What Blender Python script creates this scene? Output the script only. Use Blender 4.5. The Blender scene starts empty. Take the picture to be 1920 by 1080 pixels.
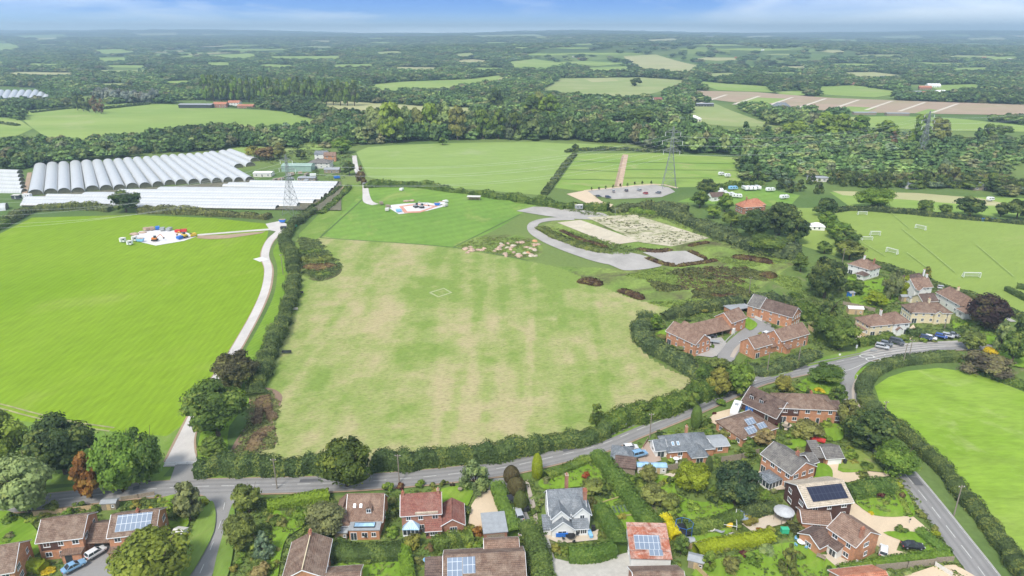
import bpy, math, random
import numpy as np
from mathutils import Vector, Matrix
from mathutils.geometry import tessellate_polygon
R=math.radians
sc=bpy.context.scene
COL=sc.collection
random.seed(7)
# ---------------------------------------------------------------- camera, light, exposure
H=105.0; F=1280.0; YH=62.0
P=math.atan((540-YH)/F)
cd=bpy.data.cameras.new('camera'); cam=bpy.data.objects.new('camera',cd); COL.objects.link(cam)
cd.sensor_width=36; cd.lens=24; cd.clip_start=1; cd.clip_end=80000
cam.location=(0,0,H); cam.rotation_euler=(math.pi/2-P,0,0); sc.camera=cam
sc.view_settings.view_transform='Standard'; sc.view_settings.look='None'; sc.view_settings.gamma=1
sc.view_settings.exposure=EXPOSURE=1.35
SUN_EL,SUN_AZ=52,205      # azimuth clockwise from +Y (the view direction)
sl=bpy.data.lights.new('sun','SUN'); sl.energy=1.5; sl.angle=R(12); sl.color=(1,.95,.86)
so=bpy.data.objects.new('sun',sl); COL.objects.link(so)
_d=Vector((math.sin(R(SUN_AZ))*math.cos(R(SUN_EL)),math.cos(R(SUN_AZ))*math.cos(R(SUN_EL)),math.sin(R(SUN_EL))))
so.rotation_euler=_d.to_track_quat('Z','Y').to_euler(); so.location=_d*300
W=bpy.data.worlds.new('World'); sc.world=W; W.use_nodes=True
nt=W.node_tree; nt.nodes.clear(); N=nt.nodes.new; L=nt.links.new
def wn(t,**k):
    n=N(t)
    for a,b in k.items(): setattr(n,a,b)
    return n
tc=wn('ShaderNodeTexCoord'); sx=wn('ShaderNodeSeparateXYZ'); L(tc.outputs['Generated'],sx.inputs[0])
sky=wn('ShaderNodeTexSky'); sky.sky_type='NISHITA'; sky.sun_disc=False; sky.sun_elevation=R(SUN_EL); sky.sun_rotation=R(SUN_AZ)
sky.air_density=1.0; sky.dust_density=1.2; sky.ozone_density=1.5
def mth(op,a,b=None,c=None,clamp=False):
    n=N('ShaderNodeMath'); n.operation=op; n.use_clamp=clamp
    for i,v in enumerate((a,b,c)):
        if v is None: continue
        if isinstance(v,(int,float)): n.inputs[i].default_value=v
        else: L(v,n.inputs[i])
    return n.outputs[0]
def mixc(f,a,b,bt='MIX'):
    n=N('ShaderNodeMix'); n.data_type='RGBA'; n.blend_type=bt
    for i,v in ((0,f),(6,a),(7,b)):
        if isinstance(v,(int,float)): n.inputs[i].default_value=v
        elif isinstance(v,tuple): n.inputs[i].default_value=(*v,1)
        else: L(v,n.inputs[i])
    return n.outputs[2]
def ramp(f,stops,interp='LINEAR'):
    n=N('ShaderNodeValToRGB'); n.color_ramp.interpolation=interp
    e=n.color_ramp.elements
    while len(e)<len(stops): e.new(.5)
    for q,(p,c) in zip(e,stops):
        q.position=p; q.color=(*c,1) if isinstance(c,tuple) else (c,c,c,1)
    if not isinstance(f,(int,float)): L(f,n.inputs[0])
    return n.outputs[0]
X_,Y_,Z_=sx.outputs
low=ramp(mth('MULTIPLY',Z_,10.0,clamp=True),[(0,(24,26,27)),(.05,(17,20,22)),(.10,(6.2,8.4,10.6)),(.15,(3.3,5.6,8.8)),(.28,(1.35,3.3,7.6)),(.45,(.75,2.3,6.6)),(1,(.7,1.8,5.0))])
cv=N('ShaderNodeCombineXYZ'); L(mth('MULTIPLY',X_,1.6),cv.inputs[0]); L(mth('MULTIPLY',Y_,1.6),cv.inputs[1]); L(mth('MULTIPLY',Z_,9.0),cv.inputs[2])
nz=N('ShaderNodeTexNoise'); L(cv.outputs[0],nz.inputs['Vector']); nz.inputs['Scale'].default_value=2.1; nz.inputs['Detail'].default_value=7; nz.inputs['Roughness'].default_value=.55; nz.inputs['Distortion'].default_value=.5
cl=mth('MULTIPLY',mth('SUBTRACT',nz.outputs[0],.50),4.2)
side=mth('ADD',mth('MULTIPLY',mth('SUBTRACT',X_,.34),3.0,clamp=True),mth('MULTIPLY',mth('SUBTRACT',-0.30,X_),.55,clamp=True))
cm=mth('ADD',cl,mth('MULTIPLY',side,.95),clamp=True)
lowc=mixc(mth('MULTIPLY',cm,.85),low,(9.3,9.8,10.2))
hi=mth('MULTIPLY',mth('SUBTRACT',Z_,.10),5.0,clamp=True)
veil=mixc(.45,sky.outputs[0],(7.6,8.0,8.4))        # thin bright overcast over the clear sky
colr=mixc(hi,lowc,veil)
bg=N('ShaderNodeBackground'); L(colr,bg.inputs[0]); bg.inputs[1].default_value=.060
wo=N('ShaderNodeOutputWorld'); L(bg.outputs[0],wo.inputs[0])
# ---------------------------------------------------------------- geometry of the view: pixel of the photograph -> ground
cp,sp_=math.cos(P),math.sin(P)
def sm(a,b,x):
    t=np.clip((x-a)/(b-a),0,1); return t*t*(3-2*t)
def hgt(X,Y):
    X=np.asarray(X,float); Y=np.asarray(Y,float)
    a=sm(2300,3700,Y)
    z=34*a*(.75+.45*np.sin(X/1100+.6)) + 30*sm(4600,7200,Y)*(1+.3*np.sin(X/1900+2)) + 36*sm(8000,11500,Y)*(1+.25*np.sin(X/3300-1))
    z=z+9*a*np.sin(X/640+Y/900)*np.sin(Y/820+1)+ 78*sm(11000,15500,Y)*(.35+.55*np.clip((-X-1500)/7500,0,1)+.30*np.sin(X/1500)+.10*np.sin(X/410))
    return z
def ray(px,py):
    u=(px-960)/F; v=(540-py)/F
    return u, cp+v*sp_, -sp_+v*cp
def G(px,py):
    """ground point seen at a pixel (1920x1080)"""
    dx,dy,dz=ray(px,py)
    if dz<-1e-5:
        t=-H/dz
        if t*dy<2300: return Vector((dx*t,dy*t,0))
    t=2000.
    while t<19000:
        if H+dz*t<=float(hgt(dx*t,dy*t)): break
        t+=20
    return Vector((dx*t,dy*t,float(hgt(dx*t,dy*t))))
def proj(X,Y,Z):
    D=Y*cp-(Z-H)*sp_; U=Y*sp_+(Z-H)*cp
    return 960+F*X/D, 540-F*U/D
def zat(py,Y):
    k=(540-py)/F
    return H+Y*(k*cp-sp_)/(cp+k*sp_)
def scl(py): return (py-YH)/(H/cp)
# ---------------------------------------------------------------- materials
def newmat(name):
    global nt,N,L
    m=bpy.data.materials.new(name); m.use_nodes=True
    nt=m.node_tree; nt.nodes.clear(); N=nt.nodes.new; L=nt.links.new
    return m
def out(colr,rough=.8,metal=0,bump=None,spec=.3,trans=0,bd=.05):
    b=N('ShaderNodeBsdfPrincipled'); o=N('ShaderNodeOutputMaterial')
    if isinstance(colr,tuple): b.inputs['Base Color'].default_value=(*colr,1)
    else: L(colr,b.inputs['Base Color'])
    b.inputs['Roughness'].default_value=rough; b.inputs['Metallic'].default_value=metal
    b.inputs['Specular IOR Level'].default_value=spec
    if bump is not None:
        n=N('ShaderNodeBump'); n.inputs['Strength'].default_value=.6; n.inputs['Distance'].default_value=bd
        L(bump,n.inputs['Height']); L(n.outputs[0],b.inputs['Normal'])
    L(b.outputs[0],o.inputs[0]); return b
def noise(scale,detail=4,vec=None,rough=.6,dist=0):
    n=N('ShaderNodeTexNoise'); n.inputs['Scale'].default_value=scale; n.inputs['Detail'].default_value=detail
    n.inputs['Roughness'].default_value=rough; n.inputs['Distortion'].default_value=dist
    if vec is None: vec=N('ShaderNodeTexCoord').outputs['Object']
    L(vec,n.inputs['Vector']); return n.outputs[0]
def mapped(rz=0,s=(1,1,1)):
    t=N('ShaderNodeTexCoord'); m=N('ShaderNodeMapping'); m.vector_type='POINT'
    # rotate first, then stretch
    r=N('ShaderNodeVectorRotate'); r.rotation_type='Z_AXIS'; r.inputs['Angle'].default_value=R(rz)
    L(t.outputs['Object'],r.inputs['Vector']); L(r.outputs[0],m.inputs[0]); m.inputs['Scale'].default_value=s
    return m.outputs[0]
MATS={}
def plain(name,c,rough=.7,metal=0,var=.12,sc_=3,spec=.3):
    if name in MATS: return MATS[name]
    m=newmat(name)
    n=noise(sc_,4); k=ramp(n,[(.3,1-var),(.7,1+var)])
    mx=mixc(1.0,tuple(c),k,'MULTIPLY'); out(mx,rough,metal,None,spec); MATS[name]=m; return m
def grassmat(name,c1,c2,c3=None,big=.02,fine=1.2,ang=0,stretch=.2,amt=.5,stripe=None,c3pos=.62):
    """meadow: two greens mixed by broad patches, worn c3 patches, and short streaks of the sward"""
    m=newmat(name)
    a=noise(big,5,mapped(ang,(1,.5,1)),.6,.4)
    f=noise(fine,5,mapped(ang,(1,stretch,1)),.65)
    g=noise(fine*.22,4,mapped(ang+20,(1,.35,1)),.6,.6)
    col=mixc(ramp(a,[(.36,0.),(.64,1.)]),c1,c2)
    if c3: col=mixc(ramp(noise(big*1.9,5,mapped(ang+40,(1,.6,1)),.65,.6),[(c3pos-.06,0.),(c3pos+.1,1.)]),col,c3)
    k=mth('ADD',mth('MULTIPLY',f,amt),mth('MULTIPLY',g,amt*.8))
    k=mth('ADD',k,1-amt*.9)
    if stripe:
        w=N('ShaderNodeTexWave'); w.wave_type='BANDS'; w.bands_direction='X'; w.inputs['Scale'].default_value=1/stripe[1]*.314*1.0; w.inputs['Distortion'].default_value=1.2; w.inputs['Detail'].default_value=3; w.inputs['Detail Scale'].default_value=.4
        L(mapped(stripe[0]),w.inputs['Vector'])
        k=mth('ADD',k,mth('MULTIPLY',mth('SUBTRACT',w.outputs['Fac'],.5),stripe[2]))
    col=mixc(1.0,col,k,'MULTIPLY'); out(col,.9,0,f,.1,bd=.12); return m
def leafmat():
    m=newmat('foliage')
    oi=N('ShaderNodeObjectInfo'); at=N('ShaderNodeAttribute'); at.attribute_name='tint'
    n=noise(1.6,3); k=mth('MULTIPLY',at.outputs['Fac'],mth('ADD',mth('MULTIPLY',n,.5),.75))
    col=mixc(1.0,oi.outputs['Color'],k,'MULTIPLY')
    warm=mixc(mth('MULTIPLY',mth('SUBTRACT',at.outputs['Fac'],.95),.75,clamp=True),col,(.25,.255,.045))
    d=N('ShaderNodeBsdfPrincipled'); d.inputs['Roughness'].default_value=.65; d.inputs['Specular IOR Level'].default_value=.25
    L(warm,d.inputs['Base Color'])
    t=N('ShaderNodeBsdfTranslucent'); L(warm,t.inputs[0])
    mx=N('ShaderNodeMixShader'); mx.inputs[0].default_value=.28; L(d.outputs[0],mx.inputs[1]); L(t.outputs[0],mx.inputs[2])
    o=N('ShaderNodeOutputMaterial'); L(mx.outputs[0],o.inputs[0]); return m
FOL=leafmat()
def woodmat():
    m=newmat('woodland_foliage')
    oi=N('ShaderNodeObjectInfo'); at=N('ShaderNodeAttribute'); at.attribute_name='tint'
    r=ramp(oi.outputs['Random'],[(0,(.050,.090,.030)),(.25,(.070,.120,.036)),(.45,(.105,.160,.045)),(.6,(.058,.100,.038)),(.75,(.125,.175,.052)),(.88,(.155,.185,.065)),(.95,(.14,.135,.065)),(1,(.11,.16,.085))])
    ia=N('ShaderNodeAttribute'); ia.attribute_type='INSTANCER'; ia.attribute_name='sh'; col=mixc(1.0,mixc(1.0,r,at.outputs['Fac'],'MULTIPLY'),mth('MULTIPLY',ia.outputs['Fac'],1.3),'MULTIPLY'); out(col,.8,0,None,.1); return m
WOOD=woodmat()
def brick(name,c,c2,var=.25):
    if name in MATS: return MATS[name]
    m=newmat(name)
    b=N('ShaderNodeTexBrick'); b.inputs['Scale'].default_value=1; b.inputs['Brick Width'].default_value=.45; b.inputs['Row Height'].default_value=.15; b.inputs['Mortar Size'].default_value=.018
    b.inputs['Color1'].default_value=(*c,1); b.inputs['Color2'].default_value=(*c2,1); b.inputs['Mortar'].default_value=(.42,.34,.27,1)
    t=N('ShaderNodeTexCoord'); s=N('ShaderNodeSeparateXYZ'); L(t.outputs['Object'],s.inputs[0])
    cx=N('ShaderNodeCombineXYZ'); L(mth('ADD',s.outputs[0],s.outputs[1]),cx.inputs[0]); L(s.outputs[2],cx.inputs[1]); L(cx.outputs[0],b.inputs['Vector'])
    k=ramp(noise(.9,5),[(.3,1-var),(.7,1+var*.7)])
    out(mixc(1.0,b.outputs[0],k,'MULTIPLY'),.85,0,None,.2); MATS[name]=m; return m
def tiles(name,c,c2,c3,row=.33,rough=.8):
    """roof tiles: courses follow the height, lichen and weather in blotches"""
    if name in MATS: return MATS[name]
    m=newmat(name)
    b=N('ShaderNodeTexBrick'); b.inputs['Scale'].default_value=1; b.inputs['Brick Width'].default_value=row*1.3; b.inputs['Row Height'].default_value=row*.62; b.inputs['Mortar Size'].default_value=.022
    b.inputs['Color1'].default_value=(*c,1); b.inputs['Color2'].default_value=(*c2,1); b.inputs['Mortar'].default_value=(c[0]*.35,c[1]*.35,c[2]*.35,1)
    t=N('ShaderNodeTexCoord'); s=N('ShaderNodeSeparateXYZ'); L(t.outputs['Object'],s.inputs[0])
    cx=N('ShaderNodeCombineXYZ'); L(mth('ADD',s.outputs[0],mth('MULTIPLY',s.outputs[1],.31)),cx.inputs[0]); L(s.outputs[2],cx.inputs[1]); L(cx.outputs[0],b.inputs['Vector'])
    col=mixc(ramp(noise(.55,6,None,.7,.5),[(.42,0.),(.68,.8)]),b.outputs[0],c3)
    col=mixc(1.0,col,ramp(noise(3.5,5,None,.75),[(.25,.62),(.75,1.4)]),'MULTIPLY')
    out(col,rough,0,b.outputs['Fac'],.25,bd=.03); MATS[name]=m; return m
M=dict(
 brick=brick('orange_brick',(.60,.25,.11),(.50,.19,.085)),
 redbrick=brick('red_brick',(.38,.135,.075),(.30,.10,.06)),
 darkbrick=plain('tile_hung_brown',(.10,.05,.04),.8,0,.3,2.5),
 white=plain('white_render',(.74,.74,.72),.7,0,.07,1.5), cream=plain('cream_render',(.72,.62,.42),.8,0,.08,1.5),
 upvc=plain('white_frame',(.82,.83,.84),.4,0,.03), wood=plain('weathered_wood',(.30,.25,.19),.85,0,.3,4),
 pale_wood=plain('pale_timber',(.52,.38,.22),.8,0,.2,3), dark=plain('dark_metal',(.045,.05,.055),.5,0,.2), black=plain('black_plastic',(.02,.02,.022),.5),
 tile_brown=tiles('brown_tile',(.225,.145,.105),(.165,.105,.08),(.31,.235,.18)),
 tile_dark=tiles('dark_brown_tile',(.155,.103,.085),(.112,.075,.064),(.21,.155,.125)),
 tile_red=tiles('red_tile',(.30,.115,.085),(.235,.09,.075),(.30,.17,.135)),
 tile_pink=tiles('rosy_tile',(.275,.17,.122),(.21,.13,.098),(.34,.24,.18)),
 tile_grey=tiles('grey_tile',(.19,.175,.165),(.14,.13,.125),(.27,.255,.225)),
 slate=tiles('slate',(.20,.225,.25),(.15,.17,.195),(.30,.315,.33),.3,.5),
 tile_cream=tiles('cream_tile',(.52,.44,.34),(.46,.39,.30),(.60,.52,.42)),
 terracotta=tiles('terracotta',(.52,.20,.12),(.45,.17,.10),(.55,.28,.18)),
 rust=tiles('rusty_sheet',(.40,.13,.07),(.30,.11,.07),(.62,.50,.44),1.2),
 lead=plain('grey_roofing',(.33,.35,.37),.6,0,.12,1.2), tent=plain('white_canvas',(.85,.85,.84),.6,0,.03),
 steel=plain('galvanised_steel',(.42,.44,.45),.55,.4,.15), conc=plain('concrete',(.46,.44,.40),.9,0,.12,1.2),
 pole=plain('pole_wood',(.26,.22,.18),.9,0,.2), bark=plain('bark',(.12,.09,.065),.95,0,.3,3), palebark=plain('pale_bark',(.38,.34,.29),.9,0,.3,3),
 rubber=plain('rubber',(.02,.02,.02),.8), soil=plain('brown_soil',(.16,.09,.065),.95,0,.35,.8), plaster=plain('off_white',(.66,.64,.6),.8),
 blue=plain('blue_paint',(.03,.16,.55),.5), sky=plain('pale_blue',(.25,.52,.8),.5), orange=plain('orange_paint',(.7,.22,.04),.5), red=plain('red_paint',(.6,.05,.04),.5),
 yellow=plain('yellow_paint',(.75,.5,.05),.5), green=plain('green_paint',(.05,.45,.25),.5), rubble=plain('rubble',(.45,.33,.25),.95,0,.4,1.2),
 pylon=plain('weathered_steel',(.24,.255,.265),.6,.2,.15), cable=plain('pale_cable',(.62,.64,.66),.6,0,.03))
def glassy(name,c,rough=.12,spec=.6,metal=0):
    m=newmat(name); n=noise(.35,2); out(mixc(1.0,c,ramp(n,[(.3,.6),(.7,1.5)]),'MULTIPLY'),rough,metal,None,spec); return m
M['pane']=glassy('window_glass',(.05,.06,.07)); M['glassroof']=glassy('glass_roof',(.30,.48,.66),.15)
def solar(name,c,line,w=1.0,h=1.65):
    m=newmat(name)
    b=N('ShaderNodeTexBrick'); b.offset=0; b.inputs['Scale'].default_value=1; b.inputs['Brick Width'].default_value=w; b.inputs['Row Height'].default_value=h; b.inputs['Mortar Size'].default_value=.045
    b.inputs['Color1'].default_value=(*c,1); b.inputs['Color2'].default_value=(c[0]*1.15,c[1]*1.15,c[2]*1.15,1); b.inputs['Mortar'].default_value=(*line,1)
    L(N('ShaderNodeTexCoord').outputs['Object'],b.inputs['Vector'])
    out(b.outputs[0],.22,0,None,.6); return m
M['solar']=solar('solar_blue',(.20,.25,.33),(.62,.66,.7)); M['solar_black']=solar('solar_black',(.014,.017,.04),(.05,.055,.09))
def polymat():
    m=newmat('polythene')
    s=N('ShaderNodeSeparateXYZ'); L(N('ShaderNodeTexCoord').outputs['Object'],s.inputs[0])
    w=N('ShaderNodeTexWave'); w.bands_direction='X'; w.inputs['Scale'].default_value=.157; w.inputs['Distortion'].default_value=.3
    L(N('ShaderNodeTexCoord').outputs['Object'],w.inputs[0])
    k=mth('ADD',mth('MULTIPLY',w.outputs['Fac'],.10),mth('MULTIPLY',noise(.25,4),.3))
    col=mixc(1.0,(.56,.575,.58),mth('ADD',k,.76),'MULTIPLY'); out(col,.35,0,None,.4); return m
M['poly']=polymat()
def tarmac(name,c,var=.16):
    m=newmat(name)
    a=noise(.12,5,mapped(15,(1,.6,1)),.7,.6); f=noise(3,4)
    k=mth('ADD',mth('MULTIPLY',a,var*3),mth('ADD',mth('MULTIPLY',f,.25),.9-var*1.5))
    out(mixc(1.0,c,k,'MULTIPLY'),.85,0,f,.25,bd=.01); return m
M['tarmac']=tarmac('tarmac',(.27,.262,.255)); M['tarmac_dark']=tarmac('dark_tarmac',(.12,.12,.125)); M['paving']=tarmac('paving',(.42,.36,.30)); M['track']=tarmac('concrete_track',(.56,.53,.50),.2)
M['gravel']=tarmac('pale_gravel',(.60,.48,.34),.12); M['patio']=tarmac('patio_stone',(.55,.47,.37),.1); M['hard']=tarmac('crushed_stone',(.385,.365,.34),.3); M['pinkway']=tarmac('brick_drive',(.42,.32,.26),.1)
M['paint']=plain('road_paint',(.62,.62,.60),.7,0,.2,1.5); M['pad']=tarmac('site_matting',(.66,.65,.65),.2); M['line']=plain('pitch_line',(.30,.39,.12),.9,0,.3,.6)
M['soilg']=tarmac('bare_soil',(.36,.26,.18),.3); M['kerb']=plain('kerb_stone',(.40,.39,.37),.85,0,.1)
# ---------------------------------------------------------------- object helpers
def tag(o,label=None,cat=None,group=None,kind=None):
    for k,v in (('label',label),('category',cat),('group',group),('kind',kind)):
        if v: o[k]=v
    return o
def mesh(name,v,f,mats,midx=None,smooth=False):
    me=bpy.data.meshes.new(name); me.from_pydata([tuple(a) for a in v],[],f)
    for m in (mats if isinstance(mats,(list,tuple)) else [mats]): me.materials.append(m)
    if midx is not None: me.polygons.foreach_set('material_index',midx)
    if smooth: me.polygons.foreach_set('use_smooth',[True]*len(me.polygons))
    me.update(); return me
def npmesh(name,v,quads,mat,tint=None,tris=None):
    me=bpy.data.meshes.new(name)
    v=np.asarray(v,np.float32); q=np.asarray(quads,np.int32)
    me.vertices.add(len(v)); me.vertices.foreach_set('co',v.ravel())
    nl=q.size; me.loops.add(nl); me.loops.foreach_set('vertex_index',q.ravel())
    me.polygons.add(len(q)); me.polygons.foreach_set('loop_start',np.arange(0,nl,q.shape[1],dtype=np.int32))
    me.polygons.foreach_set('loop_total',np.full(len(q),q.shape[1],np.int32))
    me.materials.append(mat)
    if tint is not None:
        a=me.attributes.new('tint','FLOAT','POINT'); a.data.foreach_set('value',np.asarray(tint,np.float32))
    me.update(calc_edges=True); return me
def obj(name,me,parent=None,loc=None):
    o=bpy.data.objects.new(name,me); COL.objects.link(o)
    if parent is not None: o.parent=parent
    if loc is not None: o.location=loc
    return o
def thing(name,label,cat,loc=(0,0,0),rz=0,group=None):
    o=bpy.data.objects.new(name,None); COL.objects.link(o); o.location=loc; o.rotation_euler=(0,0,rz); o.empty_display_size=.5
    return tag(o,label,cat,group)
class MB:
    def __init__(s): s.v=[]; s.f=[]
    def box(s,x0,x1,y0,y1,z0,z1):
        n=len(s.v); s.v+=[(x0,y0,z0),(x1,y0,z0),(x1,y1,z0),(x0,y1,z0),(x0,y0,z1),(x1,y0,z1),(x1,y1,z1),(x0,y1,z1)]
        s.f+=[tuple(n+i for i in q) for q in ((0,3,2,1),(4,5,6,7),(0,1,5,4),(1,2,6,5),(2,3,7,6),(3,0,4,7))]; return s
    def bar(s,a,b,r=.05,r2=None,n=4):
        a=Vector(a); b=Vector(b); d=(b-a)
        if d.length<1e-6: return s
        q=d.to_track_quat('Z','Y'); k=len(s.v); r2=r if r2 is None else r2
        for c,rr in ((a,r),(b,r2)):
            for i in range(n):
                t=2*math.pi*(i+.5)/n; s.v.append(tuple(c+q@Vector((math.cos(t)*rr,math.sin(t)*rr,0))))
        for i in range(n): s.f.append((k+i,k+(i+1)%n,k+n+(i+1)%n,k+n+i))
        s.f.append(tuple(k+n-1-i for i in range(n))); s.f.append(tuple(k+n+i for i in range(n))); return s
    def poly(s,pts): n=len(s.v); s.v+=[tuple(p) for p in pts]; s.f.append(tuple(range(n,n+len(pts)))); return s
    def prism(s,pts,th):
        """extrude a planar 3-D outline along vector th"""
        n=len(s.v); k=len(pts); th=Vector(th); s.v+=[tuple(p) for p in pts]+[tuple(Vector(p)+th) for p in pts]
        s.f.append(tuple(range(n+k-1,n-1,-1))); s.f.append(tuple(range(n+k,n+2*k)))
        for i in range(k): j=(i+1)%k; s.f.append((n+i,n+j,n+k+j,n+k+i))
        return s
    def lathe(s,prof,n=12,c=(0,0)):
        k=len(s.v)
        for r,z in prof:
            for i in range(n): t=2*math.pi*i/n; s.v.append((c[0]+r*math.cos(t),c[1]+r*math.sin(t),z))
        for j in range(len(prof)-1):
            for i in range(n): a=k+j*n+i; b=k+j*n+(i+1)%n; s.f.append((a,b,b+n,a+n))
        s.f.append(tuple(k+n-1-i for i in range(n))); q=k+(len(prof)-1)*n; s.f.append(tuple(q+i for i in range(n))); return s
    def build(s,name,mat,parent=None,smooth=False,loc=None): return obj(name,mesh(name,s.v,s.f,mat,smooth=smooth),parent,loc)
def rough_sphere(n,rng):
    pass
# ---------------------------------------------------------------- sheets on the ground
ZL=[.02]
def curve(pts,n=6,closed=False):
    """Catmull-Rom through ground points"""
    p=[Vector(a) for a in pts]; m=len(p); o=[]
    rngk=range(m if closed else m-1)
    for i in rngk:
        a=p[(i-1)%m] if closed or i>0 else p[0]*2-p[1]; b=p[i]; c=p[(i+1)%m]; d=p[(i+2)%m] if closed or i<m-2 else p[-1]*2-p[-2]
        for k in range(n):
            t=k/n; o.append(.5*((2*b)+(c-a)*t+(2*a-5*b+4*c-d)*t*t+(3*b-3*c+d-a)*t**3))
    if not closed: o.append(p[-1])
    return o
def sheet(name,pts,mat,smooth=0,kind='structure',label=None,cat=None,dz=.004,group=None):
    ZL[0]+=dz; g=[G(*p) for p in pts]
    if smooth: g=curve(g,smooth,True)
    v=[(a.x,a.y,ZL[0]) for a in g]; f=[tuple(t) for t in tessellate_polygon([[Vector(a) for a in v]])]
    o=obj(name,mesh(name,v,f,mat)); tag(o,label,cat,group,kind); return o
def drape(name,pts,mat,lift=.5,n=14):
    """a field on rolling ground: a grid cut to the outline's rows"""
    g=[G(*p) for p in pts]; ys=[a.y for a in g]; y0,y1=min(ys),max(ys); v=[];f=[]
    row=[]
    for j in range(n+1):
        y=y0+(y1-y0)*(j+ (.02 if j==0 else 0)-(.02 if j==n else 0))/n; xs=[]
        for i in range(len(g)):
            a,b=g[i],g[(i+1)%len(g)]
            if (a.y-y)*(b.y-y)<0: xs.append(a.x+(b.x-a.x)*(y-a.y)/(b.y-a.y))
        if len(xs)<2: continue
        lo,hi=min(xs),max(xs); r=[]
        for i in range(9):
            x=lo+(hi-lo)*i/8; r.append(len(v)); v.append((x,y,float(hgt(x,y))+lift))
        row.append(r)
    for a,b in zip(row,row[1:]):
        for i in range(8): f.append((a[i],a[i+1],b[i+1],b[i]))
    return tag(obj(name,mesh(name,v,f,mat)),kind='structure')
def ribbon(name,pts,w,mat,n=6,th=0,kind='structure',label=None,cat=None,off=0,world=False,group=None,parent=None,dz=.004):
    """road, path, kerb or painted line along a centre line; w in metres (or one width per point)"""
    ZL[0]+=dz; z=ZL[0]; g=[Vector(p) for p in pts] if world else [G(*p) for p in pts]
    ws=w if isinstance(w,(list,tuple)) else [w]*len(g)
    ws=curve([Vector((a,0,0)) for a in ws],n) if n>1 else [Vector((a,0,0)) for a in ws]; g=curve(g,n) if n>1 else g
    v=[];f=[]
    for i,a in enumerate(g):
        d=(g[min(i+1,len(g)-1)]-g[max(i-1,0)]); d.z=0; d.normalize(); nn=Vector((-d.y,d.x,0)); hw=ws[i].x/2; c=a+nn*off
        for s in (1,-1): q=c+nn*hw*s; v.append((q.x,q.y,z+th))
        if th:
            for s in (1,-1): q=c+nn*hw*s; v.append((q.x,q.y,0))
    k=4 if th else 2
    for i in range(len(g)-1):
        a=i*k;b=a+k; f.append((a,a+1,b+1,b))
        if th: f+=[(a,b,b+2,a+2),(a+1,a+3,b+3,b+1)]
    return tag(obj(name,mesh(name,v,f,mat),parent),label,cat,group,kind)
def dashes(pts,mlen,gap,w,mat,off=0,start=0,z=None,world=False):
    """the painted centre line of one road as one mesh"""
    g=curve([G(*p) for p in pts] if not world else pts,10); ZL[0]+=.004; mb=MB(); acc=-start; 
    for a,b in zip(g,g[1:]):
        d=b-a; l=d.length; d.normalize(); nn=Vector((-d.y,d.x,0)); t=0
        while t<l:
            ph=acc%(mlen+gap); st=min(l-t,(mlen-ph) if ph<mlen else (mlen+gap-ph)); st=max(st,.01)
            if ph<mlen and acc>=0:
                p=a+d*t+nn*off; q=a+d*(t+st)+nn*off; mb.poly([(p+nn*w/2).to_tuple()[:2]+(ZL[0],),(p-nn*w/2).to_tuple()[:2]+(ZL[0],),(q-nn*w/2).to_tuple()[:2]+(ZL[0],),(q+nn*w/2).to_tuple()[:2]+(ZL[0],)])
            t+=st; acc+=st
    return tag(mb.build('road_marking',mat),kind='structure')
# ---------------------------------------------------------------- foliage
def ico(sub=1):
    import bmesh
    b=bmesh.new(); bmesh.ops.create_icosphere(b,subdivisions=sub,radius=1); b.verts.ensure_lookup_table()
    v=np.array([x.co[:] for x in b.verts]); f=np.array([[x.index for x in q.verts] for q in b.faces]); b.free(); return v,f
ICO1,ICO2,ICO3=ico(1),ico(2),ico(3)
def cards(c,nrm,size,rs,aspect=.75,fold=0):
    """leaf-sized quads at points c facing about nrm"""
    n=len(c); t=rs.normal(size=(n,3)); nrm=nrm/np.maximum(np.linalg.norm(nrm,axis=1,keepdims=True),1e-6)
    a=np.cross(nrm,t); a/=np.maximum(np.linalg.norm(a,axis=1,keepdims=True),1e-6); b=np.cross(nrm,a)
    s=(size*rs.uniform(.6,1.35,n))[:,None]; a=a*s; b=b*s*aspect
    v=np.stack([c-a*.5-b*.35,c+a*.35-b*.5,c+a*.5+b*.35,c-a*.35+b*.5],1).reshape(-1,3)
    return v,np.arange(4*n).reshape(n,4)
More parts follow.
